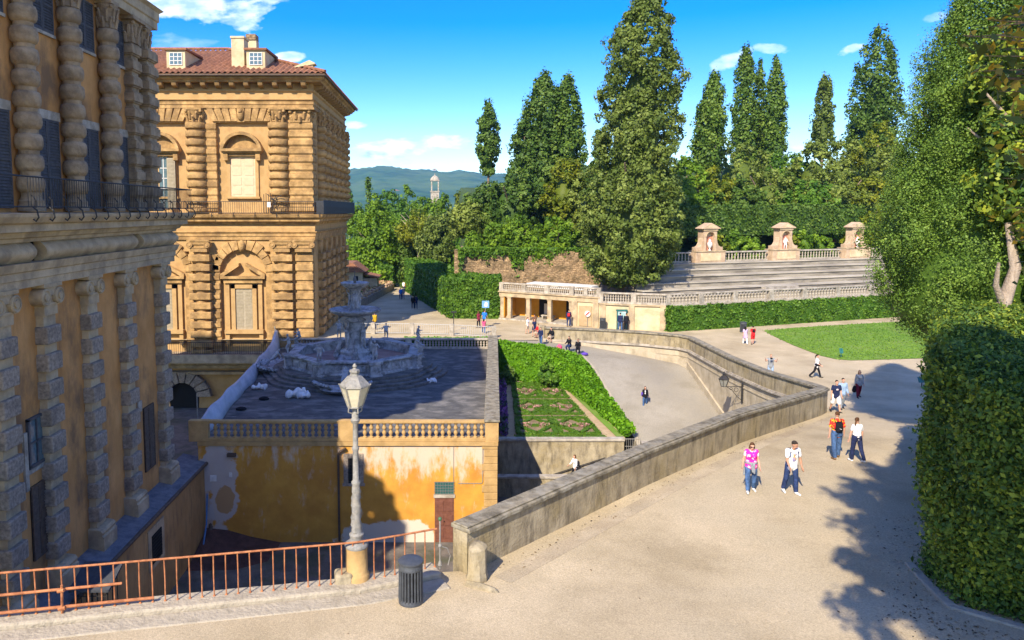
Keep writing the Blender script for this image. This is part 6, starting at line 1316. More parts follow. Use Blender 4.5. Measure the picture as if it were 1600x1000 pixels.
# ================================================================== FOUNTAIN
fx, fy, fz = -7.12, 56.0, -.75
FO = thing('fountain', 'tiered marble fountain with octagonal basin, two bowls and carved figures on dark steps', 'fountain', (fx, fy, fz))
O8 = lambda r: [(fx + r * math.cos(math.pi / 8 + k * math.pi / 4), fy + r * math.sin(math.pi / 8 + k * math.pi / 4)) for k in range(8)]
def lobed(r, a):
    out = []
    for k in range(64): th = 2 * math.pi * k / 64; q = abs(math.cos(4 * th + math.pi)); out.append((fx + r * (1 + a * q) * math.cos(th), fy + r * (1 + a * q) * math.sin(th)))
    return out
for k, r in enumerate((6.75, 6.35, 5.98, 5.65)): mb = MB(); mb.prism(lobed(r, .05), fz + .18 * k - (.02 if k == 0 else .001), fz + .18 * (k + 1)); mb.build('step', m_dkmarble, FO, bevel=.03)
z0 = fz + .72
def ring8(prof, nm, m, bevel=.02):
    mb = MB(); n = len(prof); vs = []; k8 = [(math.cos(math.pi / 8 + k * math.pi / 4), math.sin(math.pi / 8 + k * math.pi / 4)) for k in range(8)]
    for c, s_ in k8:
        for r, z in prof: vs.append((fx + r * c, fy + r * s_, z))
    mb.add(vs, [(k * n + j, ((k + 1) % 8) * n + j, ((k + 1) % 8) * n + (j + 1) % n, k * n + (j + 1) % n) for k in range(8) for j in range(n)]); return mb.build(nm, m, FO, bevel=bevel)
ring8([(5.25, z0), (5.25, z0 + .14), (5.1, z0 + .2), (5.02, z0 + .8), (4.55, z0 + .8), (4.55, z0)], 'basin_wall', m_marble)
ring8([(5.02, z0 + .8), (5.2, z0 + .86), (5.3, z0 + .92), (5.3, z0 + 1.03), (4.45, z0 + 1.03), (4.45, z0 + .8)], 'basin_rim', m_marble)
mb = MB(); mb.prism(O8(4.56), z0 - .01, z0 + .28); mb.build('basin_floor', mat('drained_basin_floor', (.22, .15, .13), (.33, .25, .22), 1.5, bump=.2), FO)
for k in range(8):
    a0, a1 = math.pi / 8 + k * math.pi / 4, math.pi / 8 + (k + 1) * math.pi / 4; p = V((fx + 5.08 * (math.cos(a0) + math.cos(a1)) / 2, fy + 5.08 * (math.sin(a0) + math.sin(a1)) / 2)); d = V((math.sin((a0 + a1) / 2), -math.cos((a0 + a1) / 2)))
    for u in (-.95, .0, .95): MB().obox(p + d * u, d, .72, .16, z0 + .26, z0 + .72).build('relief_panel', m_marble, FO, bevel=.03)
PUT = skel(1.5, legs=((.55, .9), (.15, .1)), arms=((.8, .8, .5), (-.3, .9, .6)), lean=.12, nod=.1); PUT2 = skel(1.45, legs=((1.2, 1.5), (.9, 1.4)), arms=((.3, .7, .7), (1.1, .5, .6)), lean=.2, sit=True)
def figure(J, vox=.03):
    mb = body_mb(J, False); torso(mb, J, .045 * J['s'], butt=True); s = J['s']
    for i in (0, 1): a, b, c, d = J['leg', i]; mb.cap(a, b, .12 * s, .085 * s); mb.cap(b, c, .085 * s, .055 * s); e, f_, g_ = J['arm', i]; mb.cap(e, f_, .075 * s, .06 * s); mb.cap(f_, g_, .06 * s, .04 * s)
    mb.ell(J['headc'] + V((0, .02, .03)) * s, V((.095, .1, .1)) * s); return mb
pm = [remesh(figure(PUT), 'putto', m_marble, .02, 1), remesh(figure(PUT2), 'putto', m_marble, .02, 1)]
for k in range(8):
    a = math.pi / 8 + k * math.pi / 4; c, s_ = math.cos(a), math.sin(a); px_, py_ = fx + 5.1 * c, fy + 5.1 * s_
    mb = MB(); mb.obox((px_, py_), (c, s_), .85, .95, z0, z0 + .14); mb.obox((px_, py_), (c, s_), .66, .74, z0 + .14, z0 + .86); mb.obox((px_, py_), (c, s_), .9, 1.0, z0 + .86, z0 + 1.08); pd = mb.build('pedestal', m_marble, FO, bevel=.03)
    o = place('putto', pm[k % 2], pd, at=(px_, py_, z0 + 1.07), rz=a + math.pi / 2 + (.4 if k % 2 else -.2), scale=1.0)
FIG = skel(1.75, legs=((.2, .3), (-.05, .05)), arms=((2.6, .5, .35), (2.4, .6, .35)), lean=.02)
fm = remesh(figure(FIG), 'figure', m_marble, .022, 1); fm2 = remesh(figure(skel(1.35, legs=((.3, .5), (0, .05)), arms=((2.4, .6, .4), (.3, .9, .4)))), 'figure', m_marble, .022, 1)
mb = MB(); mb.lathe([(1.5, .28), (1.45, .5), (1.2, .7), (1.25, .95), (1.0, 1.15), (.75, 1.3), (.7, 1.6), (.62, 2.6), (.7, 3.2), (.85, 3.3), (.6, 3.5), (.55, 3.62)], (fx, fy, z0), 16)
A = np.array(mb.v); n_ = snoise(A, 4.0, 8); lowm = A[:, 2] < z0 + 2.2; A[:, 0] += np.where(lowm, (A[:, 0] - fx) * n_ * .16, 0); A[:, 1] += np.where(lowm, (A[:, 1] - fy) * n_ * .16, 0); mb.v = [tuple(p) for p in A]; mb.build('stem', m_marble, FO, smooth=45)
for k in range(4):
    a = R(50) + k * math.pi / 2; place('figure', fm, FO, at=(fx + .85 * math.cos(a), fy + .85 * math.sin(a), z0 + 1.15), rz=a + math.pi / 2)
    b = a + .78; mb = MB(); q = V((fx + 1.2 * math.cos(b), fy + 1.2 * math.sin(b), z0 + .3)); mb.tube([q, q + V((.3 * math.cos(b), .3 * math.sin(b), .3)), q + V((.1 * math.cos(b), .1 * math.sin(b), .8)), q + V((-.1 * math.cos(b), -.1 * math.sin(b), 1.3)), q + V((.05, .05, 1.7))], [.28, .26, .2, .14, .05], 8); mb.build('dolphin', m_marble, FO, smooth=70)
mb = MB(); mb.lathe([(.5, 3.55), (.75, 3.62), (1.4, 3.78), (1.85, 3.95), (1.98, 4.06), (2.0, 4.16), (1.9, 4.2), (1.8, 4.12), (1.2, 3.98), (.4, 3.92)], (fx, fy, z0), 36); mb.build('lower_bowl', m_marble, FO, smooth=50)
mb = MB(); mb.lathe([(.62, 3.9), (.5, 4.1), (.36, 4.3), (.3, 5.2), (.42, 5.6), (.55, 5.75)], (fx, fy, z0), 14); mb.build('upper_stem', m_marble, FO, smooth=50)
for k in range(3): a = R(-80) + k * 2.094; place('figure', fm2, FO, at=(fx + .4 * math.cos(a), fy + .4 * math.sin(a), z0 + 4.2), rz=a + math.pi / 2)
mb = MB(); mb.lathe([(.4, 5.7), (.8, 5.85), (1.05, 6.05), (1.1, 6.2), (1.02, 6.24), (.95, 6.15), (.3, 6.05)], (fx, fy, z0), 30); mb.build('upper_bowl', m_marble, FO, smooth=50)
mb = MB(); mb.lathe([(.16, 6.05), (.1, 6.25), (.14, 6.4), (.1, 6.6), (.04, 6.75), (.03, 7.1)], (fx, fy, z0), 10); mb.build('nozzle', m_dkmarble, FO, smooth=60)
for k in range(4):
    a = k * math.pi / 2; mb = MB()
    for q in range(8): b = a + (q - 3.5) * .1; mb.tube([V((fx + 1.25 * math.cos(a), fy + 1.25 * math.sin(a), z0 + 3.75))] * 1 + [V((fx + 1.3 * math.cos(b), fy + 1.3 * math.sin(b), z0 + 3.45 - .12 * math.cos((q - 3.5) * .45)))], .06, 5)
    mb.build('festoon', m_marble, FO, smooth=60)
# shell with reclining figure on the side facing the viewer, and on the left and right
REC = skel(1.7, legs=((1.3, .6), (1.1, .9)), arms=((-.6, .4, .5), (.6, .6, .4)), lean=-.7, sit=True); rm = remesh(figure(REC, .035), 'reclining_figure', m_marble, .035)
for i, (a, lab) in enumerate(((R(-92), 'front'), (R(180), 'left'))):
    c, s_ = math.cos(a), math.sin(a); q = V((fx + 6.6 * c, fy + 6.6 * s_)); tdir = V((-s_, c)); mb = MB()
    for sd_ in (-1, 1):
        for k in range(9):
            u = k / 8; p = q + tdir * sd_ * (.3 + u * .5); e = q + tdir * sd_ * (.7 + 1.35 * math.sin(u * 1.7)) + V((c, s_)) * (1.15 - 2.1 * u)
            mb.tube([V((p.x, p.y, fz + .25)), V(((p.x + e.x) / 2, (p.y + e.y) / 2, fz + .35)), V((e.x, e.y, fz + .75 - .2 * u))], [.1, .16, .12], 6)
    mb.lathe([(.9, .1), (1.1, .3), (.9, .42), (.2, .45)], (q.x, q.y, fz), 14, sx=1.3); sh = mb.build('shell', m_marble, FO, smooth=60)
    o = place('reclining_figure', rm, sh, at=(q.x + .3, q.y, fz + .42), rz=a + R(90 if i == 0 else 120))
r0 = random.Random(4)
def rock(loc, sz, label, seed):
    mb = MB(); rr2 = random.Random(seed)
    for k in range(16): mb.ell(V(loc) + V((rr2.uniform(-1, 1) * sz[0] * .7, rr2.uniform(-1, 1) * sz[1] * .6, sz[2] * rr2.uniform(.2, .6))), (sz[0] * rr2.uniform(.1, .32), sz[1] * rr2.uniform(.12, .36), sz[2] * rr2.uniform(.15, .55)), 7, 5, Matrix.Rotation(rr2.uniform(0, 3), 3, 'Z') @ Matrix.Rotation(rr2.uniform(-.6, .6), 3, 'X'))
    A = np.array(mb.v); A += (snoise(A, 9.0, seed) * .07)[:, None] * np.array([1, 1, .7]); A[:, 2] = np.maximum(A[:, 2], loc[2] - .02); mb.v = [tuple(p) for p in A]
    o = place('carved_rock', remesh(mb, 'carved_rock', mat('bright_marble', (.58, .58, .57), (.72, .72, .70), 3, bump=.4), .05, 1)); return tag(o, label, 'carved stone', 'loose white carved stones round the fountain')
for i, (px, py, sx_, lb) in enumerate(((468, 621, .95, 'large loose white carved stone before the fountain steps'), (405, 609, .6, 'low white carved stone left of the fountain steps'), (680, 581, .5, 'small white stone at the right of the steps, farther one'), (673, 598, .55, 'white stone at the right of the steps, nearer one'), (664, 585, .3, 'upright white stone leaning on the right end of the steps'))):
    p = G(px, py, fz); rock((p.x, p.y, fz), (sx_, sx_ * .6, sx_ * (.75 if i != 4 else 2.2)), lb, 50 + i)
# ================================================================== LOGGIA AND AMPHITHEATRE
LA, LB, LC, LD = V((5.9, 78.6)), V((12.6, 74.3)), V((15.1, 72.85)), V((21.15, 70.9))
ld = (LB - LA).normalized(); ln = V((-ld.y, ld.x)); ln = ln if ln.y > 0 else -ln
LG = thing('loggia', 'low stone loggia with square pillars, deep yellow back wall and white roof slab', 'loggia', (9.5, 77, 0))
def quad(a, b, n, w0, w1): return [tuple(a + n * w0), tuple(b + n * w0), tuple(b + n * w1), tuple(a + n * w1)]
LL = (LB - LA).length
MB().prism(quad(LA, LB, ln, 2.6, 3.0), 0, 2.5).build('back_wall', m_ochre, LG); MB().prism(quad(LA - ld * .3, LA + ld * .2, ln, 0, 3.0), -.05, 2.5).build('end_wall', m_ochre, LG)
MB().prism(quad(LA - ld * .4, LB + ld * .1, ln, -.25, 3.2), -.1, .16).build('floor', m_bal, LG, bevel=.03)
MB().prism(quad(LA - ld * .4, LB + ld * .1, ln, -.12, 3.2), 2.5, 2.95).build('entablature', m_trim, LG); MB().prism(quad(LA - ld * .5, LB + ld * .15, ln, -.25, 3.3), 2.95, 3.08).build('cornice', m_trim, LG, bevel=.03)
for s_ in (-.1, .75, 3.0, 5.45, 7.85):
    mb = MB(); c = LA + ld * s_ + ln * .2; mb.obox(c, ld, .42, .42, .16, 2.38); mb.obox(c, ld, .54, .54, .16, .42); mb.obox(c, ld, .54, .54, 2.38, 2.5); mb.build('pillar', m_trim, LG, bevel=.02)
for s_, w_ in ((1.6, .35), (3.55, .9), (6.7, .9)):
    c = LA + ld * s_ + ln * 2.56; mb = MB(); mb.obox(c, ld, w_, .1, .16, 2.2); mb.build('pilaster' if w_ < .5 else 'doorway', m_cream if w_ < .5 else m_void, LG)
c = LA + ld * 3.9 + ln * 2.48; mb = MB(); mb.obox(c, ld, .35, .06, .6, 1.7); mb.build('notice', m_white, LG)
c = LA + ld * 4.6 + ln * 1.6; t = thing('bench', 'plain stone bench inside the yellow loggia', 'bench', (c.x, c.y, .16)); mb = MB(); mb.obox(c, ld, 1.5, .4, .5, .6); mb.build('seat', m_bal, t); 
for q in (-.6, .6): mb = MB(); mb.obox(c + ld * q, ld, .14, .36, .16, .5); mb.build('leg', m_bal, t)
MB().prism(quad(LA + ld * 2.2, LB + ld * 1.6, ln, 1.2, 3.2), 3.5, 3.95).build('roof_slab', m_white, LG, bevel=.02)
mb = MB(); cd = (LC - LB).normalized(); cn = V((-cd.y, cd.x)); mb.prism(quad(LB, LC, cn, 0, 2.8), -.1, 2.5); mb.build('side_block', m_cream, LG); mb = MB(); mb.prism(quad(LB - cd * .05, LC + cd * .1, cn, -.12, 2.8), 2.5, 2.95); mb.prism(quad(LB, LC + cd * .12, cn, -.22, 2.8), 2.95, 3.08); mb.build('side_entablature', m_trim, LG)
for s_ in (.3, 2.55): mb = MB(); mb.obox(LB + cd * s_, cd, .6, .3, -.05, 2.5); mb.build('pilaster', m_trim, LG, bevel=.02)
mb = MB(); mb.obox(LB + cd * 1.45 - cn * .02, cd, 1.35, .12, .05, 2.1); mb.build('niche_panel', m_tan, LG)
balustrade('balustrade', 'stone balustrade along the front of the loggia roof', LA - ld * .3, LB + ld * .05, 3.08, .92, 38, m_bal, .28, piers=(.02, .34, .66, .99), r=.09, pier_w=.5, seg=8)
balustrade('balustrade', 'short stone balustrade over the side block right of the loggia pillars', LB + cd * .3, LC, 3.08, .92, 11, m_bal, .28, piers=(.45, .98), r=.09, pier_w=.4, seg=8)
# cream wall and its balustrade
cwp = [LC, LC.lerp(LD, .5) + V((-.12, -.28)), LD]; CW = thing('cream_wall', 'curved cream plastered wall with stone pilasters right of the loggia', 'wall', (18, 72, 0))
mb = MB(); wall_strip(mb, dense(cwp, .8), -.5, .0, [-.1] * len(dense(cwp, .8)), [2.35] * len(dense(cwp, .8))); mb.build('wall', m_cream, CW); mb = MB(); k = dense(cwp, .8); wall_strip(mb, k, -.6, .16, [2.35] * len(k), [2.5] * len(k)); mb.build('cornice', m_trim, CW, bevel=.02)
for p in (cwp[0] + V((.35, -.1)), cwp[1], cwp[2] - V((.25, -.05))): mb = MB(); mb.obox(p, (LD - LC), .55, .3, -.05, 2.35); mb.build('pilaster', m_trim, CW, bevel=.02)
balustrade('balustrade', 'weathered balustrade on top of the curved cream wall', cwp[0], cwp[2] + V((0, .05)), 2.5, 1.1, 26, m_bal, .34, piers=(.02, .52), r=.11, pier_w=.5, seg=8)
ad = V((30.8, 11.1)).normalized(); an = V((-ad.y, ad.x))
AQ = lambda s_, k: LD + ad * s_ + an * k
hedge('hedge', 'long bright clipped hedge below the balustrade beyond the lawn', [AQ(-.1, -.75), AQ(42, -.75), AQ(42, .1), AQ(-.1, .1)], -.05, 2.3, lf_hedge, .17, 26000, 61, rough=.10, inset=.15)
balustrade('balustrade', 'long weathered stone balustrade in front of the amphitheatre tiers', AQ(0, .35), AQ(34, .35), 2.42, 1.15, 84, m_bal, .36, piers=(.01, .125, .25, .385, .515, .65, .79, .93), r=.13, rail=.15, plinth=.15, pier_w=.55, seg=8)
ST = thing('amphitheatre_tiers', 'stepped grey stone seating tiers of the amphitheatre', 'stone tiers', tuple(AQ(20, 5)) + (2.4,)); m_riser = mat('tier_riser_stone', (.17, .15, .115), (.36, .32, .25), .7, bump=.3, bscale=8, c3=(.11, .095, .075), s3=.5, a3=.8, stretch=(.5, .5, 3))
MB().prism([AQ(-.2, .0), AQ(46, 0), AQ(46, 2.6), AQ(-.2, 2.6)], -.5, 2.42).build('base', m_step, ST)
for k in range(6):
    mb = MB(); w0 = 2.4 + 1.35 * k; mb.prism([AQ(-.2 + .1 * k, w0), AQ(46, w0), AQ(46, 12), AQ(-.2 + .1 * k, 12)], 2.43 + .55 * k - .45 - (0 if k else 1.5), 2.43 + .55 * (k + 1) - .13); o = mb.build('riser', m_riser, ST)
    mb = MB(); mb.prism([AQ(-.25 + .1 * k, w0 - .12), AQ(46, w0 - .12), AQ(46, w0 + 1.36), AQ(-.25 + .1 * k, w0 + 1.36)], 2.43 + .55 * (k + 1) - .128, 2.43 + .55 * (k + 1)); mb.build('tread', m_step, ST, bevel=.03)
ZT = 2.43 + .55 * 6
mb = MB(); mb.prism([AQ(14, 2.0), AQ(18.5, 2.0), AQ(18.5, 2.6), AQ(14, 2.6)], 2.43, 3.6); mb.build('landing', m_bal, ST)
m_peach = mat('peach_stone', (.42, .30, .19), (.56, .42, .28), 1.6, bump=.3, bscale=10, c3=(.30, .21, .14), s3=1.2, a3=.5)
def niche(s_, kind, label):
    c = AQ(s_, 10.4); t = thing('niche_shrine', label, 'niche shrine', (c.x, c.y, ZT), 'niche shrines above the tiers'); rz = math.atan2(ad.y, ad.x)
    def pl(nm, mb, m, par=t, bevel=0, smooth=None):
        mb.v = [(p[0] * .9, p[1], p[2] * .83) for p in mb.v]; return place(nm, rot_mb(mb, rz, (c.x, c.y, ZT)).mesh(nm, m, smooth), par, bevel=bevel)
    pl('base', MB().box(-2.3, 2.3, -.6, .7, -.05, 1.45), m_peach, bevel=.04); pl('base_panel', MB().box(-1.55, 1.55, -.66, -.6, .2, 1.25), m_cream, bevel=.02); pl('cornice', MB().box(-2.35, 2.35, -.68, .75, 1.45, 1.62), m_trim, bevel=.03)
    mb = MB()
    n = 12; arc = [(.62 * math.cos(math.pi * k / n), 3.55 + .62 * math.sin(math.pi * k / n)) for k in range(n + 1)]
    mb.box(-1.02, -.62, -.45, .6, 1.62, 4.35); mb.box(.62, 1.02, -.45, .6, 1.62, 4.35)
    for a, b in zip(arc, arc[1:]): mb.xz([a, (a[0], 4.35), (b[0], 4.35), b], -.45, .6)
    pl('arch_frame', mb, m_peach)
    sc = MB()
    for sd_ in (-1, 1): sc = MB(); sc.xz([(sd_ * 1.02, 1.62), (sd_ * 2.1, 1.62), (sd_ * 2.1, 2.1), (sd_ * 1.75, 2.12), (sd_ * 1.45, 2.3), (sd_ * 1.25, 2.7), (sd_ * 1.12, 3.2), (sd_ * 1.02, 3.4)], -.35, .4); pl('scroll', sc, m_peach, bevel=.03)
    pl('pink_back', MB().box(-.64, .64, -.06, .3, 1.62, 3.6), m_pink); pl('niche_head', MB().xz(arc, -.02, .5), m_trim)
    pl('shell_mould', MB().tube([(a[0] * 1.12, -.48, 3.55 + (a[1] - 3.55) * 1.12) for a in arc], .07, 6), m_trim, smooth=60)
    pl('entablature', MB().box(-1.12, 1.12, -.55, .65, 4.35, 4.62), m_trim, bevel=.03)
    pl('pediment', MB().xz([(-1.45, 4.62), (1.45, 4.62), (1.45, 4.74), (0, 5.45), (-1.45, 4.74)], -.65, .65), m_peach, bevel=.03); pl('pediment_recess', MB().xz([(-.95, 4.8), (.95, 4.8), (0, 5.25)], -.655, -.6), m_cream)
    w_ = V((c.x, c.y, ZT)) - an.to_3d() * .36 + V((0, 0, 1.62 * .83))
    if kind == 'statue':
        o = place('statue', remesh(figure(skel(1.45, legs=((.15, .2), (-.05, .05)), arms=((.3, .9, .25), (-.2, .4, .3)))), 'statue', m_white, .035), None, at=w_, rz=rz - .2); tag(o, 'white marble statue of a standing figure in the middle pink niche', 'statue')
    else:
        mb = MB().lathe([(.16, 0), (.17, .06), (.07, .14), (.06, .24), (.2, .4), (.29, .7), (.27, .9), (.13, 1.02), (.17, 1.08), (.12, 1.2), (.03, 1.34)], seg=14); tag(place('urn', mb.mesh('urn', m_white, 50), None, at=w_), 'white marble urn in the %s pink niche' % kind, 'urn')
niche(13.2, 'left', 'left stone niche shrine with pediment, pink back and an urn, beside the dark conifer'); niche(24.3, 'statue', 'middle stone niche shrine with pediment, pink back and a standing statue'); niche(35.8, 'right', 'right stone niche shrine with pediment, pink back and an urn, beside the big cypress')
for a, b, lb in ((5.0, 10.8, 'left of the first niche shrine'), (15.6, 21.9, 'between the left and middle niche shrines'), (26.7, 33.4, 'between the middle and right niche shrines'), (38.2, 44, 'right of the last niche shrine')):
    balustrade('balustrade', 'upper stone balustrade of the tiers ' + lb, AQ(a, 10.4), AQ(b, 10.4), ZT, 1.2, int((b - a) / .42), m_bal, .3, r=.11, seg=8)
# rough stone wall under the trees
t = thing('stone_wall', 'tall rough tan stone wall with a ragged top behind the loggia', 'wall', (9, 88, 0)); mb = MB(); n = 40; vs = []; r = random.Random(12)
wp = [V((2.6, 99)), V((1.2, 88.6)), V((9, 88)), V((19, 87))]; wd_ = dense(wp, .45); tops = [6.9 + .15 * math.sin(i * .31) + r.uniform(-.1, .1) for i in range(len(wd_))]
mb = MB(); wall_strip(mb, wd_, -.5, .4, [-2.5] * len(wd_), tops); m_ = mb.build('wall', m_brick, t)
b = bmesh.new(); b.from_mesh(m_.data); bmesh.ops.subdivide_edges(b, edges=[e for e in b.edges if abs(e.verts[0].co.z - e.verts[1].co.z) > 2], cuts=14); 
for v in b.verts: k = .12 * math.sin(v.co.x * 5.1 + v.co.z * 7) * math.sin(v.co.z * 4.3 + v.co.x * 2.2) + r.uniform(-.05, .05); v.co.y += k
b.to_mesh(m_.data); b.free()
# ivy softening the wall top
r = np.random.default_rng(31); n = 5200; u = r.uniform(0, 1, n); X = 1.3 + 17.2 * u; hang = np.abs(r.normal(size=n)) * (.35 + .75 * np.clip(np.sin(X * 1.7) + .6 * np.sin(X * .73 + 1), 0, 2))
P3 = np.stack([X + r.normal(size=n) * .1, 88.3 - .5 - .035 * X + r.normal(size=n) * .12, 7.25 - hang], 1); tag(place('ivy', leaf_mesh('ivy', P3, np.tile([0, -.8, .5], (n, 1)), .24, lf_hedge, r.uniform(.1, .9, n), seed=7)), 'ivy and grass spilling over the top of the rough stone wall', 'ivy')
# hillside
def hill(x, y):
    m = (x - 17.8) * an.x + (y - 80.3) * an.y
    hr = lin(m, [(.7, 5.7), (8, 6.6), (20, 9.5), (45, 19.5), (80, 22)]) if m > .7 else -2
    hl = lin(y, [(88.5, 6.6), (110, 9.5), (135, 15), (200, 18)]) if y > 88.4 else -2
    k = sm(14, 21, x); return (hl * (1 - k) + hr * k) * sm(.2, 3, x) + (-2.5) * (1 - sm(.2, 3, x))
xs = list(np.linspace(.5, 60, 60)) + list(np.linspace(63, 150, 16)); ys = [80 + .9 * k for k in range(60)] + list(np.linspace(136, 260, 18))
sheet('hillside', [[(x, y, hill(x, y)) for x in xs] for y in ys], m_under)

# ================================================================== VEGETATION
def T(name, label, cat, px, D, ytop, hw, leaf, n, size, clump, seed, shape='spire', zb=None, group=None, low=.35, start=None, lean=0, trunk=None, bark=None, lump=.16, limbs=4, asp=1.4, yo=0):
    x = (px - 700) / F * D; z0 = hill(x, D) if zb is None else zb; z1 = U(px, ytop, D).z; h = z1 - z0; r_ = hw / F * D
    st = start if start is not None else .12 * h
    pr = spire(st, h, r_, low=low) if shape == 'spire' else (dome(r_, h - st * .6, st * .6) if shape == 'dome' else [(a * h, b * r_) for a, b in shape])
    return tree(name, label, cat, (x, D, z0), pr, leaf, int(n * 1.6), size * .8, clump, lm=None, seed=seed, per=46, trunk=(trunk or max(.12, r_ * .10), 1), bark=bark, group=group, limbs=limbs, lean=lean, lump=lump, asp=asp)
C_, B_, D_ = 'cypress_tree', 'bush', 'broadleaf_tree'
# big dark conifer beside the tiers
tree('conifer_tree', 'huge ragged dark conifer standing between the loggia and the stone tiers', 'tree', (19.0, 77.6, 2.4), [(1.3, 2.0), (2.6, 4.4), (4.5, 5.1), (7.5, 5.7), (10, 5.3), (12.5, 4.8), (15, 4.2), (18, 4.3), (21, 4.1), (24, 4.2), (26.5, 3.6), (29, 2.8), (30.8, 1.6), (31.8, .4)], lf_olive, 80000, .21, .62, None, 101, per=60, trunk=(.55, 1), limbs=9, lump=.30, lean=1.3)
tree('conifer_limb', 'x', 'tree', (0, 0, -50), [(0, .5), (1, .5)], lf_olive, 60, .2, .3, None, 1) if False else None
T(C_, 'dark broad cypress of the close pair left of the huge conifer, left one', 'tree', 847, 112, 117, 44, lf_dark, 15000, .36, .75, 102, low=.55, lump=.3)
T(C_, 'dark narrower cypress of the close pair left of the huge conifer, right one', 'tree', 884, 111, 119, 30, lf_cyp, 9000, .36, .7, 103, low=.6, lump=.26)
T(D_, 'loose leaning broadleaf tree at the left edge of the dark cypress pair', 'tree', 818, 110, 188, 28, lf_dark, 3200, .36, .7, 104, shape='dome', start=6, lump=.4)
T('poplar_tree', 'slender airy poplar rising alone against the sky right of the far tower', 'tree', 762, 125, 160, 20, lf_dark, 4200, .40, .6, 105, low=.4, lump=.3, start=5)
T(C_, 'cypress with bare pale trunks showing on its left side behind the huge conifer', 'tree', 1100, 106, 118, 27, lf_cyp, 8000, .34, .7, 106, low=.35, bark=m_palebark, trunk=.4, lean=.8, lump=.34, limbs=8, start=7)
T(C_, 'tallest cypress of the three slim cypresses on the hilltop', 'tree', 1156, 122, 71, 22, lf_cyp, 9500, .34, .65, 107, low=.6, start=1.5, lump=.26)
T(C_, 'thin cypress wedged between the two wider ones of the hilltop three', 'tree', 1178, 124, 95, 13, lf_cyp, 5000, .34, .5, 108, low=.6, start=1.5, lump=.24)
T(C_, 'rounder right hand cypress of the three slim cypresses on the hilltop', 'tree', 1202, 121, 94, 23, lf_cyp, 9500, .34, .65, 109, low=.5, start=1.5, lump=.26)
T(C_, 'small lone cypress on the hilltop between the three slim ones and the broad one', 'tree', 1278, 146, 119, 18, lf_olive, 4500, .42, .65, 110, low=.25, start=3, lump=.28)
T(C_, 'tall broad dark cypress on the hilltop left of the near cypress', 'tree', 1357, 122, 47, 43, lf_dark, 15000, .38, .8, 111, low=.7, start=2, lump=.3)
bushes = [(1150, 113, 228, 62, lf_bush, 'olive green bush below the three slim cypresses'), (1222, 118, 240, 50, lf_hedge, 'mid green bush right of the three slim cypresses'), (1268, 112, 222, 42, lf_bush, 'grey green round tree under the small lone cypress'), (1316, 116, 216, 44, lf_bush, 'olive bush left of the yellow green tree under the broad cypress'),
          (1364, 110, 190, 38, lf_yell, 'yellow green tree in front of the broad dark cypress'), (1200, 106, 268, 66, lf_bush, 'wide olive bush above the left half of the long hedge'), (1300, 105, 262, 66, lf_bush, 'wide olive bush above the right half of the long hedge'), (1112, 104, 262, 42, lf_yell, 'yellow green bush behind the left niche shrine'),
          (1150, 102, 285, 48, lf_dark, 'dark bush just above the left end of the long hedge'), (1378, 106, 232, 44, lf_bush, 'olive bush beside the near cypress edge'), (1070, 98, 250, 40, lf_bright, 'bright green tree behind the huge conifer'), (1048, 94, 300, 44, lf_dark, 'dark evergreen mass at the right foot of the huge conifer'), (1255, 103, 282, 60, lf_hedge, 'green bush above the middle of the long hedge'), (1350, 103, 275, 50, lf_yell, 'yellow tinged bush above the right niche shrine'),
          (882, 96, 246, 42, lf_yell, 'yellow green tree above the rough stone wall'), (800, 98, 276, 54, lf_dark, 'dark evergreen bush above the left part of the rough stone wall'), (842, 102, 258, 50, lf_dark, 'dark bush under the close cypress pair'), (925, 94, 262, 42, lf_bush, 'olive bush left of the huge conifer'), (758, 100, 292, 44, lf_dark, 'dark round bush below the poplar'), (733, 98, 318, 34, lf_bush, 'olive bush at the left end of the rough stone wall')]
for i, (px, D, yt, hw, lf, lb) in enumerate(bushes):
    big = 'tree' in lb; T('broadleaf_tree' if big else B_, lb, 'tree' if big else 'bush', px, D, yt, hw, lf, 5600 if hw > 45 else 4200, .34, .6, 130 + i, shape='dome', lump=.28, start=1.0)
for i, (px, D, yt, hw, lb) in enumerate(((810, 90.5, 342, 31, 'bright green bush hanging over the rough stone wall, left one'), (868, 90, 340, 36, 'bright green bush hanging over the rough stone wall, right one'), (775, 91, 350, 24, 'small bright bush at the ragged top of the stone wall'), (740, 89.5, 368, 16, 'low bush sprouting from the left corner of the stone wall'), (842, 88.6, 372, 20, 'bush spilling over the middle of the stone wall between two bright bushes'))):
    T(B_, lb, 'bush', px, D, yt, hw, lf_bright, 3800, .30, .5, 160 + i, shape='dome', lump=.3, zb=5.4, start=.3)
T(D_, 'thin loose tree rising just left of the huge conifer', 'tree', 938, 92, 200, 24, lf_dark, 2200, .34, .6, 170, shape='dome', start=5, lump=.45)
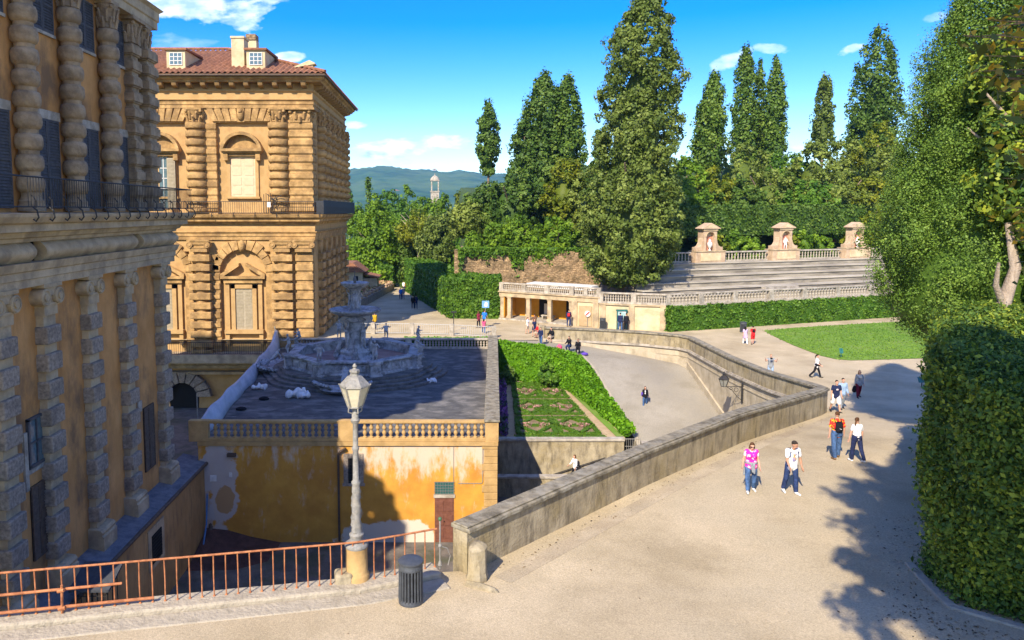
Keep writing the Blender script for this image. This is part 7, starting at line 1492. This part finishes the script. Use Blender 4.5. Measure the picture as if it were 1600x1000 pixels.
# clipped band and shrubs behind the niches
hedge('hedge', 'high clipped hedge band behind the niche shrines', [AQ(8, 15.5), AQ(44, 15.5), AQ(44, 18.5), AQ(8, 18.5)], 8.6, 12.3, lf_dark, .26, 16000, 62, rough=.18, z1s=[12.0, 12.3, 12.3, 12.0], inset=.3)
for i, s_ in enumerate((9.5, 16, 19.2, 22, 27.5, 30.5, 33, 38.5)):
    p = AQ(s_, 13.2); tree('shrub', ('bright shrub left of the left niche shrine', 'bright shrub right of the left niche shrine', 'bright shrub midway between left and middle niche shrines', 'bright shrub left of the middle niche shrine', 'bright shrub right of the middle niche shrine', 'bright shrub midway between middle and right niche shrines', 'bright shrub left of the right niche shrine', 'bright shrub right of the right niche shrine')[i], 'shrub', (p.x, p.y, hill(p.x, p.y)), dome(1.7, 2.4 + .4 * (i % 3)), (lf_bright, lf_yell, lf_bright)[i % 3], 1500, .26, .4, None, 180 + i, trunk=(.08, .5), limbs=2, group='bright shrubs behind the upper balustrade', lump=.3)
# avenue hedges
hedge('hedge', 'tall dark clipped hedge along the right side of the avenue', [(.0, 79.9), (-7.4, 125), (-3.8, 126), (4.2, 82.3)], -2.2, 4.2, lf_hedge, .24, 15000, 63, rough=.15, z1s=[4.1, 3.6, 3.6, 4.3], inset=.2)
hedge('hedge', 'square clipped hedge block beside the loggia', [(.2, 79.1), (5.6, 78.9), (5.8, 81.6), (.5, 82.2)], -.05, 4.5, lf_hedge, .19, 11000, 64, rough=.14, z1s=[4.1, 4.6, 4.6, 4.2], inset=.2)
hedge('hedge', 'clipped hedge closing the far end of the avenue', [(-13, 150), (-7, 150), (-7, 152), (-13, 152)], -3, 1.2, lf_hedge, .3, 2600, 65)
hedge('hedge', 'tall narrow clipped hedge block at the left of the avenue end', [(-13.5, 131), (-9.8, 131), (-9.8, 135), (-13.5, 135)], -2.5, 4.2, lf_hedge, .3, 3200, 66, rough=.2)
hedge('hedge', 'clipped hedge in front of the far bright trees', [(-9.4, 142), (-4.8, 140), (-4.8, 144), (-9.4, 145)], -3, 3.4, lf_bright, .3, 3200, 67, rough=.2)
# planter wall with flowers and pots
t = thing('planter_wall', 'low stone planter wall with mixed flowers along the left side of the avenue', 'planter wall', (-10.5, 108, -1)); pw = dense([(-11.2, 88), (-10.4, 108), (-9.6, 128)], 2.0)
mb = MB(); wall_strip(mb, pw, -.2, .2, [-3] * len(pw), [pz(p.y) + 1.0 for p in pw]); mb.build('wall', m_block, t)
r = np.random.default_rng(3); n = 2600; u = r.uniform(0, 1, n); P3 = np.stack([-11.4 + 1.7 * u - r.uniform(0, 2.6, n), 88 + 40 * u, np.array([pz(88 + 40 * q) for q in u]) + 1.0 + r.uniform(-.1, .6, n)], 1)
place('flowers', leaf_mesh('flowers', P3, np.tile([0, -.4, .8], (n, 1)), .3, lf_multi, r.uniform(0, 1, n), seed=3, asp=1.1), t)
pot0 = MB().lathe([(.2, 0), (.3, .42), (.36, .42), (.36, .52), (.28, .5), (.05, .47)], seg=12).mesh('flower_pot', mat('terracotta', (.46, .30, .18), (.56, .40, .26), 4), 40)
for k in range(11): y = 90 + 3.5 * k; x = lin(y, [(88, -11.2), (108, -10.4), (128, -9.6)]); tag(place('flower_pot', pot0, at=(x, y, pz(y) + 1.0)), 'pale terracotta flower pot in the row along the planter wall', 'flower pot', 'flower pots on the planter wall')
# garden house
t = thing('garden_house', 'small cream garden house with tiled gable roof at the end of the palace wing', 'house', (-14.5, 112, -1.4)); mb = MB(); mb.box(-19, -12.8, 110, 115, -3, 2.6); mb.build('wall', m_cream, t); mb = MB(); mb.xz([(-19.4, 2.5), (-12.4, 2.5), (-14.2, 3.9), (-19.4, 3.9)], 109.6, 115.4); mb.build('roof', m_tile, t)
mb = MB(); mb.box(-12.8, -10.8, 111, 114.5, -3, 1.5); mb.box(-11.05, -10.75, 110.9, 111.2, -3, 1.5); o = mb.build('porch', m_cream, t); mb = MB(); mb.xz([(-13.0, 2.3), (-13, 2.1), (-10.4, 1.5), (-10.4, 1.7)], 110.6, 114.8); mb.build('porch_roof', m_tile, o); mb = MB(); mb.box(-13.9, -13.5, 109.95, 110.02, .0, 1.9); mb.build('window', m_void, t)
# left background trees
def far(name, label, px, D, yt, hw, lf, n, size, seed, shape='dome', **k): return T(name, label, 'tree', px, D, yt, hw, lf, n, size, k.pop('clump', .9), seed, shape=shape, zb=k.pop('zb', pz(D) - .5), lump=.3, **k)
far('willow_tree', 'big soft yellow green willow like tree beside the palace wing', 588, 134, 312, 42, lf_bright, 8000, .42, 200, shape=[(.08, .8), (.25, 1), (.5, .98), (.75, .75), (.92, .4), (1, .08)])
far('pine_tree', 'flat topped umbrella pine with a pale trunk behind the avenue hedge', 655, 128, 334, 38, lf_yell, 3600, .36, 201, shape=[(.66, .5), (.74, .95), (.84, 1), (.93, .7), (1, .2)], trunk=.3, bark=m_palebark, limbs=7)
far('holm_oak_tree', 'rounded dark olive oak tree right of the umbrella pine', 684, 122, 342, 36, lf_olive, 6500, .36, 202)
far('broadleaf_tree', 'dark broadleaf tree standing under the umbrella pine', 640, 132, 362, 24, lf_dark, 3500, .38, 203)
for i, (px, D, yt, hw, lf, lb) in enumerate(((560, 150, 325, 28, lf_bright, 'bright tree at the edge of the palace wing balcony'), (612, 175, 302, 26, lf_hedge, 'green tree left of the bright round trees before the tower'), (636, 190, 291, 24, lf_bright, 'bright round tree left of the far tower, tall one'), (660, 180, 306, 26, lf_bright, 'bright round tree just left below the far tower'), (690, 185, 300, 24, lf_bright, 'bright tree just right below the far tower'), (718, 165, 308, 24, lf_yell, 'yellow green tree right of the far tower'), (742, 150, 312, 24, lf_bright, 'bright tree left of the poplar foot'), (708, 140, 328, 24, lf_olive, 'olive tree between the oak and the rough stone wall'), (600, 200, 300, 20, lf_hedge, 'far green tree above the willow like tree'), (728, 120, 335, 22, lf_hedge, 'leafy tree behind the end of the rough stone wall'), (672, 150, 318, 30, lf_bright, 'wide bright tree behind the umbrella pine'), (625, 150, 318, 24, lf_hedge, 'mid green tree between the willow like tree and the umbrella pine'))):
    far('broadleaf_tree', lb, px, D, yt, hw, lf, 3200, .5, 210 + i)
far(C_, 'small dark cypress in front of the far hills, right of the two', 576, 215, 279, 8, lf_cyp, 1500, .5, 230, shape='spire'); far(C_, 'smallest far cypress at the edge of the palace wing, left of the two', 548, 205, 291, 7, lf_cyp, 1200, .5, 231, shape='spire')
# kiosk tower
t = thing('tower', 'small pale tower with an open domed lantern among the far trees', 'tower', (-4.1, 232, -3)); mb = MB(); mb.box(-5.4, -2.8, 231, 233.6, -6, 17.6); mb.box(-5.6, -2.6, 230.8, 233.8, 17.6, 17.9); mb.build('shaft', m_bal, t); mb = MB()
for x in (-5.3, -3.2):
    for y in (231.1, 233.2): mb.box(x, x + .35, y, y + .35, 17.9, 21.0)
mb.box(-5.5, -2.7, 230.9, 233.7, 21.0, 21.3); mb.build('lantern', m_bal, t); mb = MB().lathe([(1.5, 21.3), (1.3, 21.9), (.7, 22.5), (.12, 22.8), (.1, 23.4)], (-4.1, 232.3, 0), 12); mb.build('dome', m_bal, t, smooth=50)
far('bush', 'leafy bush growing against the left side of the far tower', 672, 229, 292, 7, lf_bright, 700, .5, 232); bpy.data.objects[-1] if False else None

# ------------------------------------------------------------------ near right: hedge, cypress, overhanging tree
hedge('hedge', 'massive glossy laurel hedge filling the right edge beside the path', [(12.5, 14.3), (11.35, 16.0), (11.75, 17.9), (13.9, 21.3), (17.6, 27), (25, 27), (25, 14)], 2.3, 8.0, lf_laurel, .135, 88000, 71, rough=.20, inset=.35, z1s=[7.6, 7.7, 7.9, 8.0, 8.0, 8.2, 8.0], z0=None) if False else hedge('hedge', 'massive glossy laurel hedge filling the right edge beside the path', [(12.9, 14.3), (11.75, 16.0), (12.2, 17.9), (14.5, 21.3), (18.3, 27), (25, 27), (25, 14)], 2.3, 8.0, lf_laurel, .066, 330000, 71, rough=.26, inset=.4, z1s=[7.6, 7.7, 7.9, 8.0, 8.0, 8.2, 8.0], asp=1.8)
rk = []
for k in range(16): t_ = k / 15; p = V((13.6, 13.4)).lerp(V((11.35, 15.9)), sm(0, 1, t_ * 1.4)) if t_ < .7 else V((11.35, 15.9)).lerp(V((11.85, 18.2)), (t_ - .7) / .3); rk.append(p)
mb = MB(); wall_strip(mb, rk, -.12, .12, [gz(p.y) - .2 for p in rk], [gz(p.y) + .06 + rj.uniform(-.02, .02) for p in rk]); tag(mb.build('hedge_kerb', m_kerb, bevel=.03), 'low stone kerb curving along the foot of the laurel hedge', 'kerb')
tree('cypress_tree', 'huge near cypress with lumpy green crown rising over the laurel hedge', 'tree', (21.6, 30, 1.9), [(4.3, 1.3), (4.9, 2.5), (5.9, 3.4), (7.2, 3.6), (8.6, 4.0), (10, 3.7), (11.6, 3.2), (13.2, 2.9), (15, 2.6), (16.6, 2.1), (18.2, 1.6), (19.5, 1.0), (20.6, .3)], lf_near, 400000, .056, .34, None, 301, per=62, spread=.45, corek=.82, lf=5.0, trunk=(.42, 1), bark=m_palebark, limbs=8, lump=.24)
t = tree('holm_oak_tree', 'pale twisted trunks carrying a dark crown at the right edge behind the hedge', 'tree', (21.4, 26.5, 2.2), [(8.0, 1.2), (9.2, 2.3), (11, 3.0), (13, 3.2), (15.5, 2.7), (17.5, 1.6), (18.6, .4)], lf_laurel, 26000, .14, .4, None, 302, trunk=(.3, 1), bark=m_palebark, limbs=5, lump=.3, lean=1.0)
mb = MB(); mb.tube([(20.6, 26, 2), (20.2, 26, 6), (19.75, 26, 8.3), (20.1, 26, 9.6), (19.8, 26.1, 11.2)], [.3, .28, .24, .18, .1], 9); mb.tube([(20.2, 26, 6.4), (20.9, 26, 8.4), (20.7, 26, 10.5), (21.2, 26.2, 12)], [.24, .22, .17, .1], 9); mb.tube([(19.75, 26, 8.3), (19.3, 25.8, 9.0), (19.2, 25.6, 9.8)], [.14, .1, .05], 7); mb.build('trunk', m_palebark, t, smooth=60)
# overhanging branches with large leaves, some turning yellow
t = thing('laurel_tree', 'near overhanging branches with big glossy leaves, some yellow, at the upper right corner', 'tree', (10.4, 9.2, 3)); mb = MB(); mb.tube([(11.5, 9.3, 2.5), (11.2, 9.4, 8), (10.6, 9.4, 12), (9.9, 9.5, 16)], [.28, .24, .16, .06], 9); mb.build('trunk', m_bark, t, smooth=60)
r = np.random.default_rng(77); Ps = []; Ns = []; Ts = []; bm_ = MB()
for k in range(84):
    z = r.uniform(11.0, 15.2); y = r.uniform(8.6, 10.6); edge = .735 + .03 * math.sin(z * 3.1) - .028 * (z - 12.0 > 0) * (z - 12) * .6 + .035 * (z < 12) ; x0 = y * (edge + abs(r.normal()) * .07); tip = V((x0, y, z)); root = V((11.0, 9.4, z - r.uniform(-.2, .9))); bm_.tube([root, root.lerp(tip, .6) + V((0, 0, .12)), tip], [.03, .018, .006], 4); n = 46; s_ = r.uniform(.35, 1.0, n)
    P3 = np.array(root)[None] * (1 - s_[:, None]) + np.array(tip)[None] * s_[:, None] + r.normal(size=(n, 3)) * .14; Ps.append(P3); Ns.append(r.normal(size=(n, 3)) + np.array([-.3, -.5, .6])); yel = r.random() < .3; Ts.append(np.clip(r.normal(.82 if yel else .35, .17, n), 0, 1))
bm_.build('branch', m_bark, t, smooth=60); place('crown', leaf_mesh('crown', np.concatenate(Ps), np.concatenate(Ns), .07, lf_laurel_y, np.concatenate(Ts), seed=5, asp=2.5), t)
# hedge sprigs sticking out towards the path
r = np.random.default_rng(78)
for (x, y, z) in ((14.5, 21.0, 6.3), (13.2, 19.2, 5.9), (12.7, 18.4, 5.2), (12.2, 17.6, 4.6), (12.5, 18.2, 7.0), (11.9, 16.6, 4.1)):
    t = thing('laurel_sprig', 'loose laurel sprig poking out of the hedge face towards the path', 'sprig', (x, y, z), 'laurel sprigs on the hedge face'); a = V((x + .5, y + .1, z - .2)); b = V((x - .42, y - .05, z + .22)); MB().tube([a, a.lerp(b, .5) + V((0, 0, .08)), b], [.015, .01, .004], 4).build('twig', m_bark, t); s_ = r.uniform(.2, 1.05, 26)
    P3 = np.array(a)[None] * (1 - s_[:, None]) + np.array(b)[None] * s_[:, None] + r.normal(size=(26, 3)) * .06; place('leaves', leaf_mesh('leaves', P3, r.normal(size=(26, 3)) + np.array([-.3, -.4, .5]), .11, lf_laurel, r.normal(.5, .15, 26), seed=6, asp=1.8), t)
# leaf litter on the gravel
r = np.random.default_rng(91); n = 700; Ps = []
a = r.uniform(0, 1, n); off = np.abs(r.normal(size=n)) * .35 + .3; x = .5 + 19.0 * a + off * .72; y = 17.7 + 20 * a - off * .7; Ps.append(np.stack([x, y], 1)[:260])
a = r.uniform(0, 1, n); q = r.uniform(0, 1, n); hx = np.where(q < .5, 12.7 - 1.9 * a, 11.2 + 3.4 * a); hy = np.where(q < .5, 13.6 + 2.3 * a, 16.0 + 5.6 * a); d = np.abs(r.normal(size=n)) * .8 + .1; Ps.append(np.stack([hx - d, hy - d * .3], 1))
Ps.append(np.stack([r.uniform(-6, 12, 60), r.uniform(14.6, 30, 60)], 1)); P2 = np.concatenate(Ps); ok = [(p[0] > lin(p[1], ex) + .35) for p in P2]; P2 = P2[ok]
P3 = np.array([(p[0], p[1], gz(p[1]) + .015) for p in P2]); struct(place('leaf_litter', leaf_mesh('leaf_litter', P3, np.tile([0, 0, 1.0], (len(P3), 1)), .034, leafmat('dry_leaf', (.06, .045, .03), (.16, .11, .06), (.28, .20, .10)), r.uniform(0, 1, len(P3)), asp=1.6, spread=.25, seed=9)), 'stuff')
# trees standing behind the viewpoint: they throw the shade on the path and on the yellow wall
tree('holm_oak_tree', 'tall oak standing beside the viewpoint, out of view, that shades the path', 'tree', (4.9, -.6, 2.8), [(10.8, .8), (12, 2.2), (13.6, 3.2), (15.6, 3.8), (18.2, 3.3), (21, 2.9), (23.2, 1.6), (25, .4)], lf_dark, 30000, .22, .55, None, 401, trunk=(.35, 1), lump=.4, corek=.6)
tree('holm_oak_tree', 'oak standing left of the viewpoint, out of view, that shades the yellow wall', 'tree', (-16.6, 14.0, 2.8), [(8, 1.2), (9.5, 2.2), (11.5, 2.4), (13.5, 2.2), (15.5, 1.6), (17, .5)], lf_dark, 9000, .30, .5, None, 402, trunk=(.3, 1), lump=.35)

# ================================================================== SMALL FURNITURE
p = gat(1161, 519); litter_bin((p.x, p.y, 0), 'small dark litter bin by the far hedge behind the girl in lilac', r=.3, h=1.0); p = V((15.25, 71.9, 0)); litter_bin(tuple(p), 'dark litter bin against the cream wall beside the loggia', r=.3, h=1.1)
def post_sign(name, label, loc, h, w_, hh, m, mp, tilt=0):
    t = thing(name, label, 'sign', loc); x, y, z = loc; mb = MB(); mb.tube([(x, y, z - .1), (x, y, z + h)], .03, 6); mb.build('post', mp, t); mb = MB(); mb.yz([(y - .03 - tilt, z + h - hh), (y + .02 - tilt, z + h - hh), (y + .04 + tilt, z + h), (y - .01 + tilt, z + h)], x - w_ / 2, x + w_ / 2); mb.build('panel', m, t, bevel=.01); return t
m_sgreen = flat('green_sign_paint', (.02, .12, .11), .5); m_sblue = flat('blue_sign_paint', (.03, .12, .26), .5)
p = gat(1054, 515); post_sign('sign_post', 'dark green pole with a small teal box in front of the far hedge', (p.x, p.y, 0), 2.35, .38, .42, flat('teal_box', (.02, .2, .24), .5), m_sgreen)
p = gat(1314, 559); post_sign('sign_post', 'small dark sign on a short post at the lawn corner', (p.x, p.y, gz(p.y)), .75, .28, .38, m_sgreen, m_sgreen, .06); p = gat(1440, 604); post_sign('sign_post', 'small slanted blue green sign at the second lawn edge beside the laurel hedge', (p.x, p.y, gz(p.y)), .62, .5, .34, m_sgreen, m_iron, .08)
mb = MB(); p = gat(1024, 516); mb.lathe([(.14, 0), (.16, .2), (.1, .3), (.02, .34)], (p.x, p.y, 0), 10); tag(mb.build('floodlight', m_iron, smooth=50), 'small black floodlight on the ground before the cream wall', 'floodlight')
t = thing('map_board', 'green framed map board standing before the cream wall', 'map board', (17.0, 71.6, 0)); mb = MB(); mb.box(16.55, 16.65, 71.55, 71.65, 0, 1.9); mb.box(17.45, 17.55, 71.55, 71.65, 0, 1.9); mb.box(16.5, 17.6, 71.5, 71.7, 1.85, 2.0); mb.box(16.55, 17.55, 71.54, 71.66, .7, .8); mb.build('frame', m_sgreen, t); mb = MB(); mb.box(16.66, 17.44, 71.57, 71.63, .8, 1.84); mb.build('map_panel', mat('map_print', (.55, .58, .56), (.25, .42, .40), 4, bump=0), t)
t = thing('sign_board', 'round white and red sign on the side block of the loggia', 'sign', (14.2, 73.0, 0)); q = LB + cd * 1.75 - cn * .22; mb = MB(); ang = math.atan2(cd.y, cd.x); a = MB(); a.tube([(0, -.02, 0), (0, .02, 0)], .3, 20); place('disc', rot_mb(a, ang, (q.x, q.y, 1.35)).mesh('disc', m_white, 40), t); a = MB(); a.xz([(-.24, -.14), (-.14, -.22), (.24, .14), (.14, .22)], -.035, -.021); place('red_bar', rot_mb(a, ang, (q.x, q.y, 1.35)).mesh('red_bar', flat('signal_red', (.55, .03, .02), .5)), t); mb.tube([(q.x, q.y + .05, 0), (q.x, q.y + .05, 1.3)], .025, 5); mb.build('post', m_grey, t)
t = thing('flag_sign', 'blue placard held up above the group by the terrace fence', 'placard', (3.5, 72.9, 0)); mb = MB(); mb.tube([(3.75, 72.9, 1.2), (3.75, 72.9, 2.1)], .03, 5); mb.build('pole', m_grey, t); mb = MB(); mb.box(3.4, 4.1, 72.86, 72.9, 2.0, 2.7); mb.build('panel', flat('placard_blue', (.16, .34, .62), .5), t); mb = MB(); mb.xz([(3.6, 2.15), (3.9, 2.1), (3.95, 2.5), (3.7, 2.6)], 72.845, 72.858); mb.build('emblem', m_white, t)

# ================================================================== FAR HILLS AND HAZE
def ridge(u): return lin(u, [(-1.0, 50), (-.30, 56), (-.135, 62), (-.10, 67), (-.04, 62), (.0, 57), (.04, 55), (.09, 53), (.2, 47), (.5, 36), (1.0, 26)])
rows = []; r = np.random.default_rng(8)
for i in range(70):
    D = 1500 + (4200 - 1500) * (i / 69) ** 1.0; row = []
    for u in np.linspace(-1.1, 1.3, 240):
        k = sm(1500, 3600, D); z = 11.6 + (ridge(u) + 1.5 * math.sin(u * 23 + 1) + .7 * math.sin(u * 61)) / F * 3600 * k ** .8; z = z * (1 if D < 3600 else 1 - .3 * sm(3600, 4200, D)) + (7 * math.sin(u * 160 + D * .011) * math.sin(D * .008 + u * 30) + r.normal() * 3) * k - 20 * (1 - k)
        row.append((u * D, D, z))
    rows.append(row)
sheet('hills', rows, m_hill, smooth=180)
for i, (px, py, lb) in enumerate(((651, 288, 'tiny pale house on the far hill left of the tower'), (728, 287, 'tiny white villa on the far hill right of the tower'), (566, 306, 'tiny pale building at the foot of the far hill by the small cypress'), (622, 303, 'tiny pale house at the foot of the far hill above the bright trees'), (680, 268, 'tiny pale building on the ridge above the tower'))):
    D = 2300 if py > 295 else (3000 if py > 275 else 3550); p = U(px, py, D); t = thing('house', lb, 'house', (p.x, p.y, p.z)); mb = MB(); w_ = 22 if i != 4 else 12; mb.box(p.x - w_, p.x + w_ * .6, p.y - 30, p.y + 60, p.z - 60, p.z + 7); mb.build('wall', m_white, t); mb = MB(); mb.xz([(p.x - w_ - 2, p.z + 7), (p.x + w_ * .6 + 2, p.z + 7), (p.x - w_ * .2, p.z + 13)], p.y - 31, p.y + 61); mb.build('roof', m_tile, t)
hz = bpy.data.materials.new('haze'); hz.use_nodes = True; t = hz.node_tree; t.nodes.clear(); o_ = N(t, 'ShaderNodeOutputMaterial'); v_ = N(t, 'ShaderNodeVolumePrincipled'); v_.inputs['Color'].default_value = (.25, .56, 1.0, 1); v_.inputs['Density'].default_value = HAZE; v_.inputs['Anisotropy'].default_value = .1; t.links.new(v_.outputs[0], o_.inputs['Volume'])
mb = MB(); mb.box(-4800, 5800, -70, 5300, -60, 330); struct(mb.build('haze', hz), 'stuff')
